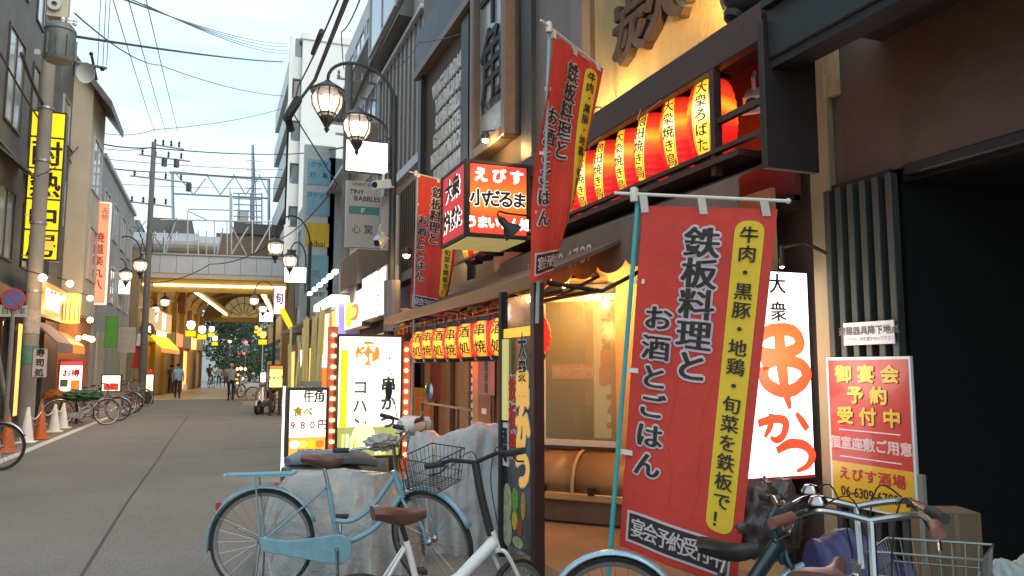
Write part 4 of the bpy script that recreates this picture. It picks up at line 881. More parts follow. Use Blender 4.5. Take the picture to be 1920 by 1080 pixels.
def street_lamp(base,sd,label,txt='日蔵',s=1,zo=0):
    """sd=-1: arms reach towards -x"""
    t=thing('street_lamp',label,'street lamp',base,0,'twin globe lamps along the street')
    ph=6.1; b=V(base); MB().lathe([(.12,0),(.12,.5),(.075,.6),(.065,2.5),(.06,(ph-1)*s+zo)],12,Matrix.Translation(b)).build('post',lampm,t)
    b=b+V((0,0,zo))
    z1=4.52*s; z2=4.12*s
    p1=b+V((sd*1.02*s,-.05,z1+.36*s)); p2=b+V((sd*.6*s,-.25,z2+.36*s))
    top=b+V((0,0,ph*s-.6)); 
    MB().tube(arc(b+V((0,0,5.0*s)),p1+V((0,0,.35*s)),6.0*s),.025*s,6).build('arm',lampm,t); MB().tube([p1,p1+V((0,0,.37*s))],.02*s,5).build('drop_rod',lampm,t)
    m0=b+V((sd*.12*s,-.05,4.5*s)); MB().tube(arc(m0,p2+V((0,0,.2*s)),5.15*s),.02*s,6).build('arm',lampm,t); MB().tube([p2,p2+V((0,0,.22*s))],.016*s,5).build('drop_rod',lampm,t); MB().tube([m0,m0-V((0,0,1.0*s))],.02*s,5).build('bracket',lampm,t)
    for z in (4.4,4.0,3.6): MB().tube([b+V((0,0,z*s)),b+V((sd*.13*s,-.05,z*s))],.012*s,4).build('bracket',lampm,t)
    lantern_head(None,p1-V((0,0,0)),s*.95,t); lantern_head(None,p2,s*.85,t)
    f=Fr(b+V((sd*.42*s-.33*s,-.1,3.82*s)),(1,0,0))
    MB().fb(f,0,0,.66*s,.5*s,-.12,-.003).build('sign_box',lampm,t,bev=.02*s)
    MB().fb(f,.02*s,.02*s,.64*s,.48*s,-.002,.004).build('sign_panel',lit_white,t,bev=.0)
    text(f,txt,.33*s,.25*s,.16*s,mat('faint_print',(.12,.08,.08),.5),t,adv=1.4,t=.006); text(f,'十三本一商店街',.33*s,.41*s,.05*s,_m['faint_print'],t,t=.006)
    point('lamp_light',p1,22*s*s,(1,.82,.66),.12); point('lamp_light',p2,22*s*s,(1,.82,.66),.12)
    return t
b1=at(731,691,13.2); b1.z=0
street_lamp(tuple(b1),-1,'nearest twin globe street lamp with lit sign box beside the tiled building',s=1.15,zo=.42)
b2_=at(575,691,27.2); b2_.z=0
street_lamp(tuple(b2_),-1,'twin globe street lamp on the right in front of the blue sign column',s=1.17,txt='大通')
b3=at(192,691,31); b3.z=0
street_lamp(tuple(b3),1,'twin globe street lamp on the left beyond the pink sign',s=1.17,txt='大通')
b4=at(262,691,38); b4.z=0
street_lamp(tuple(b4),1,'small twin globe street lamp at the left side of the arcade mouth',s=.98,txt='大通')
b5=at(512,691,38); b5.z=0
street_lamp(tuple(b5),-1,'small twin globe street lamp at the right side of the arcade mouth',s=.98,txt='大通')
# ================================================================ utility poles and wires
def upole(px,base_y,dep,r0,r1,top,label,m=polegrey):
    b=at(px,base_y,dep); b.z=0; t=thing('utility_pole',label,'utility pole',tuple(b)); MB().tube([b,b+V((0,0,top))],[r0,r1],16).build('shaft',m,t,smooth=True); return t,b
PL,bL=upole(46,815,16.4,.165,.125,12,'thick weathered concrete utility pole with green band at the left edge')
MB().lathe([(.168,0),(.166,.4)],18,Matrix.Translation(bL+V((0,0,1.55)))).build('band',mat('teal_band',(.1,.26,.2),.6,amp=.2),PL)
MB().lathe([(.166,0),(.164,.5)],18,Matrix.Translation(bL+V((0,0,2.2)))).build('paper_wrap',mat('pole_paper',(.4,.36,.33),.8,amp=.3,scale=8),PL)
for z in (3.1,4.6,6.0,7.2): MB().lathe([(.17,0),(.17,.05)],14,Matrix.Translation(bL+V((0,0,z)))).build('clamp',steel,PL)
for z in range(8): MB().tube([bL+V((.13*(1 if z%2 else -1),0,3+z*.45)),bL+V((.28*(1 if z%2 else -1),0,3+z*.45))],.01,4).build('step_bolt',steel,PL)
pt=at(112,80,14.8); TR=thing('pole_transformer','dark grey barrel transformer mounted beside the left utility pole top','transformer',tuple(pt))
tm=mat('transformer_grey',(.13,.15,.15),.5,amp=.2)
MB().lathe([(.01,-.38),(.24,-.38),(.26,-.34),(.26,.2),(.28,.22),(.27,.27),(.2,.36),(.01,.4)],20,Matrix.Translation(pt)).build('tank',tm,TR,smooth=True); 
for a in range(10): an=a*PI/5; MB().bb(-.006,.26,-.3,.006,.3,.1,Matrix.Translation(pt)@Matrix.Rotation(an,4,'Z')).build('fin',tm,TR)
MB().bb(pt.x-.4,pt.y-.04,pt.z-.3,pt.x-.15,pt.y+.04,pt.z-.2).build('arm',steel,TR)
for k in range(3): MB().lathe([(.03,0),(.05,.03),(.03,.06),(.05,.09),(.02,.14)],8,Matrix.Translation(pt+V((.05+.1*k,-.1,.34)))).build('insulator',wplast,TR)
pw_=at(103,10,14.8); dr=thing('wire_drum','pale round coil box above the barrel transformer','coil box',tuple(pw_)); MB().bb(pw_.x-.14,pw_.y,pw_.z-.22,pw_.x+.22,pw_.y+.25,pw_.z+.6).build('box',cream,dr,bev=.02); MB().lathe([(.05,0),(.12,.0),(.12,.05),(.05,.05)],16,Matrix.Translation(pw_+V((0,-.03,0)))@Matrix.Rotation(PI/2,4,'X')).build('ring',alu,dr)
# crossarm on 2nd hidden pole
ca=at(178,122,22); CA=thing('wire_crossarm','short dark crossarm with insulators sticking out over the cream building','crossarm',tuple(ca))
MB().tube([at(146,118,22),at(200,128,22)],.045,6).build('arm',steel,CA); MB().tube([at(171,100,22),at(181,150,22)],.04,6).build('stay',black,CA); MB().ball(at(171,101,22),.06,8).build('insulator',black,CA); MB().ball(at(192,129,22),.07,8).build('insulator',black,CA)
dish=at(163,137,21); DS=thing('satellite_dish','pale satellite dish under the crossarm','dish',tuple(dish)); MB().lathe([(.001,.08),(.15,.05),(.26,-.02),(.28,-.06)],18,Matrix.Translation(dish)@Matrix.Rotation(-1.3,4,'X')@Matrix.Rotation(.5,4,'Y')).build('dish',palew,DS,smooth=True)
# pole 2
P2,bp2=upole(266,725,33,.17,.12,0.1,'tall dark utility pole with crowded insulator arms at the arcade mouth'); 
for c in list(KIDS(P2)): bpy.data.objects.remove(c)
topp=at(287,252,33); MB().tube([bp2,V((bp2.x,bp2.y,topp.z))],[.16,.1],12).build('shaft',mat('pole_dark',(.15,.14,.13),.8,amp=.2),P2,smooth=True)
tp=V((bp2.x,bp2.y,topp.z))
for dz,w2,w1 in ((-.1,1.25,-.05),(-.62,1.5,-.6),(-1.6,1.6,-.9),(-2.75,.9,-.9)):
    MB().tube([tp+V((w1,0,dz)),tp+V((w2,0,dz-.1))],.045,5).build('crossarm',steel,P2)
    for k in range(4): x=w1+(w2-w1)*(k+.3)/4; MB().lathe([(.04,-.02),(.06,.06),(.03,.1),(.06,.16),(.02,.26)],7,Matrix.Translation(tp+V((x,0,dz)))).build('insulator',black,P2)
for k,(dx,dz) in enumerate(((.45,-.85),(.95,-.85),(1.5,-1.9))): MB().lathe([(.01,-.22),(.12,-.2),(.12,.15),(.01,.2)],8,Matrix.Translation(tp+V((dx,0,dz)))).build('switch_box',bronze,P2)
rg=random.Random(4)
for k in range(14):
    a=tp+V((rg.uniform(-.6,.9),0,rg.uniform(-4.4,-3.6))); MB().tube([a,a+V((rg.uniform(-.4,.4),.1,rg.uniform(-.9,.9)))],.02,4).build('cable_end',black,P2)
# centre pole
P3,bp3=upole(641,715,22,.17,.15,0.1,'plain grey utility pole rising behind the round lamp arms in the centre'); 
for c in list(KIDS(P3)): bpy.data.objects.remove(c)
MB().tube([bp3,V((bp3.x,bp3.y,at(632,95,22).z))],[.15,.115],14).build('shaft',polegrey2,P3,smooth=True)
t3=V((bp3.x,bp3.y,at(640,126,22).z))
for dz in (0,-.5,-1.7): MB().tube([t3+V((-.35,0,dz)),t3+V((1.1,0,dz-.05))],.04,5).build('crossarm',steel,P3)
for k in range(6): MB().lathe([(.04,0),(.06,.08),(.03,.12),(.05,.2),(.02,.26)],7,Matrix.Translation(t3+V((-.3+k*.24,0,.0)))).build('insulator',alu,P3)
MB().lathe([(.01,-.35),(.2,-.35),(.22,.2),(.01,.3)],14,Matrix.Translation(t3+V((-.25,.1,-.9)))).build('transformer',tm,P3,smooth=True)
WIREM=mat('wire_black',(.02,.02,.022),.6); WIREG=mat('wire_grey',(.12,.13,.14),.6)
nw=0
def wire(pts,r=.012,label='',sag=0,m=WIREM,n=18,group='overhead wires'):
    """pts: list of world points; sagging between each pair"""
    P_=[]
    for a,b in zip(pts,pts[1:]):
        for i in range(n):
            t=i/n; p=a.lerp(b,t); p=p-V((0,0,4*sag*t*(1-t))); P_.append(p)
    P_.append(pts[-1])
    t=MB().tube(P_,r,5).build('overhead_wire',m); tag(t,label,'wire',group); return t
A_=lambda x,y,d: at(x,y,d)
wire([A_(140,68,15),A_(531,116,48)],.03,'thick dark overhead cable crossing from the transformer to the apartment block',.1)
wire([A_(140,25,15),A_(300,122,32),A_(531,180,48)],.02,'thin sagging wire dropping from the coil box towards the apartment block',.25,WIREG)
for i,(x0,x1) in enumerate(((203,290),(233,311),(267,334))): wire([A_(x0,-30,13),A_(x1,248,33)],.01,('leftmost','middle','rightmost')[i]+' of three steep wires running down to the arcade mouth pole',.05,WIREG)
for i,(x0,x1) in enumerate(((190,183),(200,193),(208,200))): wire([A_(x0,-30,20),A_(x1,122,22)],.01,('left','middle','right')[i]+' thin vertical wire dropping to the crossarm over the cream building',.0,WIREG)
for i,(y0,y1) in enumerate(((-20,82),(-12,88),(-4,95),(8,100))): wire([A_(180+i*30,y0,16),A_(540,y1,48)],.014,('uppermost','second','third','lowest')[i]+' of the pale wire bundle crossing the bright sky',.3,WIREG)
wire([A_(172,245,28),A_(290,243,33),A_(531,203,48)],.018,'faint wire with small clips rising from the pole top to the right',.2,WIREG)
wire([A_(172,265,28),A_(283,277,33),A_(531,289,48),A_(720,262,20)],.03,'dark horizontal cable level with the pole crossarms',.1)
wire([A_(172,296,28),A_(531,318,48)],.018,'thin horizontal wire below the dark cable',.1,WIREG)
wire([A_(172,311,28),A_(330,322,48),A_(531,333,48)],.03,'lower horizontal cable along the top of the gantry',.1)
wire([A_(172,342,33),A_(531,353,48)],.016,'faint lowest horizontal wire behind the gantry',.1,WIREG)
wire([A_(40,100,14),A_(90,210,18),A_(140,290,24),A_(190,380,30),A_(245,470,36)],.035,'thick black cable bundle descending along the left buildings',.1)
wire([A_(-20,60,13),A_(120,280,22),A_(200,395,32)],.02,'loose secondary cable above the left bundle',.2)
wire([A_(70,330,15),A_(150,270,24),A_(283,277,33)],.016,'thin service wire crossing in front of the yellow sign',.15)
# big diagonal bundle at centre
wire([A_(655,-15,9),A_(590,150,15),A_(541,215,22),A_(534,420,30)],.035,'thick black cable bundle running down from the top centre to the arcade',.0)
wire([A_(640,-15,9),A_(560,160,16),A_(545,210,22)],.015,'thin wire beside the thick centre bundle',.05)
wire([A_(760,-15,9),A_(700,110,15),A_(660,200,20)],.03,'thick dark cable running down in front of the glazed building',.0)
wire([A_(680,-15,10),A_(640,60,15),A_(645,130,22)],.012,'thin wire dropping from the top to the centre pole',.1)
wire([A_(545,205,22),A_(632,345,21)],.02,'short stay wire from the cable joint to the centre pole',.0)
wire([A_(272,530,34),A_(395,495,34),A_(520,450,30),A_(632,345,21)],.02,'sagging dark cable across the arcade header up to the centre pole',.25)
wire([A_(735,130,14),A_(785,80,14),A_(960,20,12)],.008,'thin pale wire from lamp arm over the dark restaurant roof',.1,WIREG)
js=thing('cable_joint','black cable joint sleeves clipped on the centre bundle','cable joint',tuple(A_(545,215,22)))
MB().tube([A_(558,188,21),A_(538,222,22.5)],.13,8).build('sleeve',WIREM,js); MB().tube([A_(540,222,22.5),A_(546,246,22.5)],.11,8).build('sleeve',WIREM,js); MB().tube([A_(603,58,14),A_(587,100,15)],.05,8).build('sleeve',WIREM,js)
# ================================================================ signs and fittings, right middle
def lightbox(name,label,px0,py0,px1,py1,Y,m,fm=alu,th=.15,group=None,cat='sign',e=.03,base=False):
    a=ony(px0,py0,Y); b=ony(px1,py1,Y); f=Fr((a.x,Y,b.z),(1,0,0)); w_=b.x-a.x; h_=a.z-b.z
    t=thing(name,label,cat,(a.x,Y,b.z),group=group)
    MB().fb(f,0,0,w_,h_,-th,-.004).build('box',fm,t); MB().frame(f,0,0,w_,h_,e,-.003,.012).build('frame',fm,t)
    MB().fb(f,e,e,w_-e,h_-e,-.003,.004).build('panel',m,t); return t,f,w_,h_
matsign=mat('sign_grey_white',(.48,.44,.42),.5,amp=.06)
t,f,w_,h_=lightbox('bar_sign','tall unlit pale sign with teal floor band beneath the nearest lamp box',650,338,713,466,18.5,matsign)
text(f,'DINING BAR',w_*.5,h_*.955,.1,ink,t,t=.006); text(f,'TINY',w_*.3,h_*.84,.15,ink,t,t=.006,bx=.02); text(f,'BABBLES',w_*.6,h_*.74,.16,ink,t,t=.006,bx=.02)
MB().fb(f,w_*.08,h_*.5,w_*.95,h_*.62,.004,.008).build('teal_band',mat('teal_print',(.06,.24,.2),.5),t); text(f,'1F',w_*.48,h_*.56,.16,wht,t,t=.01,adv=1.5)
text(f,'心',w_*.3,h_*.27,.22,ink,t,t=.006); text(f,'驚',w_*.65,h_*.27,.24,ink,t,t=.006)
bluep=mat('blue_panel',(.2,.42,.52),.5,amp=.06); 
yA=29; sc=thing('sign_column','tall pale sign column stacked with blue and yellow panels on the building corner','sign',tuple(ony(595,600,yA)))
a=ony(572,270,yA); b=ony(622,606,yA); f=Fr((a.x,yA,b.z),(1,0,0)); w_=b.x-a.x; h_=a.z-b.z
MB().fb(f,0,0,w_,h_,-.3,0).build('box',mat('column_pale',(.48,.54,.55),.6,amp=.06),sc)
def pz(y): return h_*(606-y)/(606-270)
for nm,y0,y1,m in (('blue_panel',298,346,bluep),('blue_panel',360,405,bluep),('yellow_panel',419,464,mat('yellow_panel',(.72,.48,.03),.5)),('blue_panel',480,540,bluep),('white_panel',545,590,mat('white_blue',(.5,.6,.64),.5))):
    MB().fb(f,w_*.1,pz(y1),w_*.84,pz(y0),.0,.03).build(nm,m,sc)
text(f,'クラブ',w_*.47,pz(308),.22,ink,sc,t=.035); text(f,'灯 亀',w_*.47,pz(328),.22,ink,sc,t=.035); text(f,'スナック',w_*.47,pz(366),.2,ink,sc,t=.035); text(f,'Albai',w_*.45,pz(458),.3,ink,sc,t=.035); text(f,'花',w_*.47,pz(515),.3,mat('purple_print',(.2,.1,.3),.5),sc,t=.035); text(f,'会員制',w_*.47,pz(553),.2,ink,sc,t=.035)
# ground floor shops right, Y 12..36
SH=thing('shop_row','row of low lit shopfronts with canopy between restaurant and arcade','shopfront',(3.3,20,0))
f33=FRright(37,3.35)
for k in range(6):
    x0=k*3.6+.1; MB().fb(f33,x0,0,x0+3.4,2.5,-.4,0).build('shop_wall',[shopc[0],greyw,shopc[1],dbrown,greyw,timber][k],SH)
    MB().fb(f33,x0+.2,.15,x0+1.6,2.2,.0,.03).build('shop_window',[lit_warm,lit_cream,lit_warm,lit_or,lit_warm,lit_warm][k],SH); MB().fb(f33,x0+1.8,.1,x0+2.9,2.2,.0,.03).build('door',wglass,SH)
MB().bb(2.75,20,2.95,3.9,36,3.05).build('canopy',greyw,SH)
def band(name,label,y0,y1,z0,z1,X,m,th=.15,cat='sign',fm=alu):
    f=FRright(y1,X); t=thing(name,label,cat,(X,(y0+y1)/2,z0)); MB().fb(f,0,z0,y1-y0,z1,-th,-.004).build('box',fm,t); MB().fb(f,.03,z0+.03,y1-y0-.03,z1-.03,-.003,.004).build('panel',m,t); return t,f
def bandpx(name,label,px0,px1,ytop1,ybot1,X,m,**k):
    a=onx(px0,600,X); b=onx(px1,600,X); zt=onx(px1,ytop1,X).z; zb=onx(px1,ybot1,X).z
    return band(name,label,b.y,a.y,zb,zt,X,m,**k)+(a.y-b.y,zb,zt)
t,f,wd,z0,z1=bandpx('lit_fascia','large glowing white twin panel sign facing the street left of the restaurant',678,722,497,590,3.0,lit_white,th=.25)
MB().fb(f,wd*.5-.03,z0,wd*.5+.03,z1,.004,.02).build('divider',mat('divider_pink',(.5,.35,.3),.5),t); text(f,'寿司',wd*.75,(z0+z1)/2,.5,mat('faint_pink',(.75,.62,.58),.5),t,vert=True,t=.006); text(f,'居酒屋',wd*.25,(z0+z1)/2,.3,_m['faint_pink'],t,vert=True,t=.006)
t,f,wd,z0,z1=bandpx('orange_fascia','lit white and orange swirled sign further along beyond the twin panel sign',646,678,540,612,3.0,lit_cream,th=.2)
for k,(c,x,r) in enumerate(((lit_yel,.3,.32),(lit_or,.62,.2),(lit_warm,.5,.12))): MB().prism([(wd*x+wd*.25*math.cos(a*PI/8),(z0+z1)/2-.05+r*(z1-z0)*1.2*math.sin(a*PI/8)) for a in range(16)],f,.004,.006+.003*k).build('swirl',c,t)
t,f,wd,z0,z1=bandpx('purple_fascia','lit narrow sign with pale purple edge behind the centre pole',602,634,566,690,2.9,lit_cream,th=.2,fm=mat('purple_frame',(.3,.25,.6),.4,em=(.5,.4,1),es=.6))
for k,(c,x) in enumerate(((lit_yel,.2),(lit_or,.6),(lit_warm,.8))): MB().prism([(wd*x+wd*.1*math.cos(a*PI/8),(z0+z1)/2+.2+.42*(z1-z0)*math.sin(a*PI/8)) for a in range(16)],f,.004,.006+.003*k).build('stripe',c,t)
MB().fb(f,-.1,z1-.02,wd+.1,z1+.16,-.2,.2).build('light_bar',lit_white,t)
for i in range(6):
    px=583+i*9.5; py=551-i*8; p=onx(px,py,3.1); o=MB().bb(p.x-.1,p.y-.25,p.z-.04,p.x+.02,p.y+.25,p.z+.06).build('eave_light',lit_white,org=tuple(p)); tag(o,'small white eave light, %s from the far end of the sloping row'%('first','second','third','fourth','fifth','sixth')[i],'light','eave lights')
mo=thing('moon_sign','round grey and pink disc sign above the orange swirled sign','sign',tuple(onx(665,535,3.1)))
c=onx(668,535,3.05); MB().lathe([(.001,0),(.42,0),(.42,.1),(.001,.1)],24,Matrix.Translation(c)@Matrix.Rotation(-PI/2,4,'Y')).build('disc',mat('disc_grey',(.4,.38,.38),.5),mo); MB().lathe([(.001,0),(.3,0)],20,Matrix.Translation(c+V((-.11,.18,.12)))@Matrix.Rotation(-PI/2,4,'Y')).build('crescent',mat('disc_pink',(.6,.25,.2),.5),mo)
MB().bb(2.9,17,3.35,3.9,19.5,4.1).build('backing',mat('dim_brown',(.16,.12,.1),.6),mo)
# yellow small sign & purple one near arcade right
t,f,w_,h_=lightbox('hanging_sign','white and purple lit vertical sign at the right arcade pillar',514,535,534,590,37,glow('purple_sign',(.95,.75,.85),1.2)); text(f,'旬',w_/2,h_*.55,.34,mat('purple_red',(.5,.08,.2),.5),t,t=.008,bx=.04,sy=1.6)
t=thing('round_yellow_sign','tilted round yellow lit sign just right of the purple sign','sign',tuple(at(537,597,30))); MB().lathe([(.001,-.08),(.3,-.08),(.34,0),(.3,.08),(.001,.08)],20,Matrix.Translation(at(537,597,30))@Matrix.Rotation(1.1,4,'Y')@Matrix.Scale(1.4,4,(1,0,0))).build('disc',glow('round_yellow',(1,.55,.02),1.0),t)
# grey cctv on lamp post etc
cctv(at(716,345,13.0),(-.8,-.5,-.25),'white boxy camera on the lamp post beside the lit sign box',s=1.6)
cctv(at(712,448,13.0),(-.5,-.7,-.6),'grey floodlight on the lamp post above the bright bulb',m=alu,s=1.5)
bx_=thing('meter_cabinet','grey cylindrical junction cover on the lamp post behind the white panels','cabinet',tuple(at(735,560,13.1))); MB().tube([at(735,620,13),at(735,525,13)],.14,12).build('cover',mat('cover_grey',(.32,.28,.26),.6),bx_)
dp=thing('drain_pipe','pale vertical drain pipe on the tiled building edge','pipe',tuple(onx(744,650,3.75))); a=onx(746,650,3.6); MB().tube([(3.6,16.2,0),(3.6,16.2,5.2)],.05,8).build('pipe',mat('pipe_pale',(.5,.42,.38),.5),dp)
# ---- sign board B : white lit standing sign
def standing(name,label,px0,py0,px1,py1,Y,m,fm=bronze,th=.3,legs=True):
    t,f,w_,h_=lightbox(name,label,px0,py0,px1,py1,Y,m,fm,th,cat='lit sign',e=.035)
    z=f.o.z
    if legs: MB().fb(f,.05,-z,.12,0,-th,-.02).build('leg',fm,t); MB().fb(f,w_-.12,-z,w_-.05,0,-th,-.02).build('leg',fm,t)
    return t,f,w_,h_
litw2=glow('signboard_white',(1,.99,.88),1.5)
t,f,w_,h_=standing('standing_signboard','large glowing white standing sign with orange disc and black characters','632_',0,0,0,0) if False else standing('standing_signboard','large glowing white standing sign with orange disc and black characters',632,626,753,857,10.8,litw2)
MB().prism([(w_*.46+.17*math.cos(a*PI/16),h_*.845+.17*math.sin(a*PI/16)) for a in range(32)],f,.004,.008).build('disc',glow('disc_orange',(1,.22,.03),1.0),t)
text(f,'ウマ',w_*.46,h_*.89,.13,litw,t,t=.01,bx=.06); text(f,'めし',w_*.46,h_*.8,.15,litw,t,t=.01,bx=.07)
prn=mat('dark_green_print',(.05,.06,.03),.6)
text(f,'大阪',w_*.79,h_*.745,.13,prn,t,vert=True,t=.008,adv=1.3); text(f,'串かつ',w_*.78,h_*.44,.21,prn,t,vert=True,t=.008,bx=.05,adv=1.22); text(f,'コハ゛ン'.replace('゛',''),w_*.36,h_*.42,.21,prn,t,vert=True,t=.008,bx=.03,adv=1.22)
MB().fb(f,w_*.06,h_*.25,w_*.17,h_*.87,.004,.007).build('yellow_strip',glow('strip_yellow',(1,.9,.0),1.1),t); text(f,'ランチ・揚げ日替定食',w_*.115,h_*.55,.09,mat('olive_print',(.4,.33,.02),.5),t,vert=True,t=.009,adv=1.2)
MB().fb(f,.035,.035,w_-.035,h_*.255,.004,.006).build('picture_field',glow('picture_green',(.35,.38,.12),.8,scale=8),t)
rg=random.Random(6)
MB().prism([(w_*.42+.16*math.cos(a*PI/10),h_*.18+.17*math.sin(a*PI/10)) for a in range(20)],f,.006,.012).build('cabbage_picture',glow('cabbage',(.95,.95,.3),1.3,scale=16),t)
for k in range(7): x=w_*(.1+.06*k+ (.25 if k>3 else 0)); MB().fb(f,x,.05,x+.035,h_*.16+rg.uniform(0,.08),.012,.015).build('skewer_picture',[glow('skew_green',(.6,.8,.15),1),glow('skew_pale',(.95,.85,.7),1),glow('skew_yel',(.95,.9,.3),1.1)][k%3],t)
t,f,w_,h_=standing('menu_signboard','narrow glowing menu board with framed black logo and orange food picture',539,727,614,858,10.2,litw2)
MB().frame(f,w_*.42,h_*.79,w_*.86,h_*.96,.012,.004,.012).build('logo_frame',ink,t); text(f,'牛角',w_*.64,h_*.875,.13,ink,t,t=.008,bx=.03,jit=.1)
text(f,'食べ',w_*.38,h_*.66,.12,yelp,t,t=.008,bx=.05); text(f,'放題',w_*.68,h_*.58,.1,ink,t,t=.008); text(f,'980円',w_*.5,h_*.47,.12,redp,t,t=.008,bx=.03); text(f,'2時間飲み放題付',w_*.5,h_*.36,.06,mat('brown_print',(.4,.18,.06),.5),t,t=.008)
MB().fb(f,.035,.035,w_-.035,h_*.3,.004,.006).build('picture_field',glow('picture_orange',(1,.38,.06),1.0,scale=12),t)
for k in range(3): MB().fb(f,w_*(.28+.2*k),.05,w_*(.44+.2*k),h_*.13,.006,.009).build('price_box',ink,t); text(f,'特選',w_*(.36+.2*k),h_*.085,.05,lit_yel,t,t=.011)
for k in range(4): MB().prism([(w_*(.2+.2*k)+.06*math.cos(a*PI/5),h_*.2+.05*math.sin(a*PI/5)) for a in range(10)],f,.006,.008).build('food_picture',[lit_cream,lit_warm,lit_yel,lit_or][k],t)
# bulb pillars
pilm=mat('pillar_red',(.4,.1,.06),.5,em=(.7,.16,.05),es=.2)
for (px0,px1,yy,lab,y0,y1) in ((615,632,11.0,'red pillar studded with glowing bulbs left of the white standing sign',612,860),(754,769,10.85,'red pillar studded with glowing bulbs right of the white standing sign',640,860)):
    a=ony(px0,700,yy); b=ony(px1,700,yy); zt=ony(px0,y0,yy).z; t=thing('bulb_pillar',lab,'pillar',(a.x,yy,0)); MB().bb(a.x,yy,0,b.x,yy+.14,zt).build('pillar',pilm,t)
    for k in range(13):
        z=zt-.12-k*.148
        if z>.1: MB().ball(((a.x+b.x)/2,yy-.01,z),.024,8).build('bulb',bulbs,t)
point('lamp_light',(ony(700,700,10.2).x,10.2,1.1),7,(1,.95,.8),.4)
# bamboo bundles
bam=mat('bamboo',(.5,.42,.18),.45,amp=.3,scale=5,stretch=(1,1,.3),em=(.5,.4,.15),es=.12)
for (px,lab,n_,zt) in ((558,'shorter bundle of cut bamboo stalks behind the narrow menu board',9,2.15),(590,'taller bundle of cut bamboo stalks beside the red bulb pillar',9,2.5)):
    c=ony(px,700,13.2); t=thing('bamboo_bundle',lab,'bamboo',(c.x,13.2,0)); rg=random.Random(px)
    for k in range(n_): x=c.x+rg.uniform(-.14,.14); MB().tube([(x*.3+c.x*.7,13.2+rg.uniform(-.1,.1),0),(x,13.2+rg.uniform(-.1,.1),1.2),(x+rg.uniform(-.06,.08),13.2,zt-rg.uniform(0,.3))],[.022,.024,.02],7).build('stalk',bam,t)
gb=thing('grey_box','small dark grey box resting above the narrow menu board','box',tuple(ony(585,722,10.9))); a=ony(567,725,10.9);b=ony(604,715,10.9); MB().bb(a.x,10.9,a.z,b.x,11.2,b.z).build('box',mat('box_greygreen',(.14,.15,.13),.6),gb,bev=.01)
# 280 yen sign, leaning white sign, A frame board
t,f,w_,h_=standing('price_signboard','orange topped lit price sign reading 280 yen near the motorbike',504,684,531,728,25,glow('price_yellow',(1,.75,.2),1.3),legs=True); text(f,'280円',w_*.5,h_*.45,.125,redp,t,t=.008,bx=.04); MB().fb(f,.03,h_*.8,w_-.03,h_-.03,.004,.007).build('top_band',lit_or,t)
t,f,w_,h_=standing('narrow_signboard','narrow blank white lit board standing left of the price sign',487,697,499,744,26,lit_cream)
def aframe(px0,py0,px1,py1,Y,label,m):
    a=ony(px0,py1,Y); b=ony(px1,py0,Y); t=thing('easel_board',label,'easel',(a.x,Y,0)); f=Fr((a.x,Y,0),(1,0,0),(0,.12,1)); w_=b.x-a.x; h_=b.z
    MB().fb(f,0,h_*.36,w_,h_,-.02,.02).build('board',m,t)
    for x in (.05,w_-.05): MB().tube([f(x,0,0),f(x,h_*.99,0)],.02,5).build('leg',bam,t); MB().tube([f(x,h_*.9,-.03),f(x,0,-.4)],.02,5).build('leg',bam,t)
aframe(457,752,477,706,31,'pale wooden easel board standing in the road beside the man in grey',mat('board_pale',(.5,.42,.32),.6))
# A4 signs left of menu board
la=thing('lit_edge_sign','tall white lit edge panel directly left of the narrow menu board','lit sign',tuple(ony(536,850,10.4))); a=ony(532,850,10.5); b=ony(537,725,10.5); MB().bb(a.x,10.5,0.05,b.x,10.9,b.z).build('panel',litw2,la)
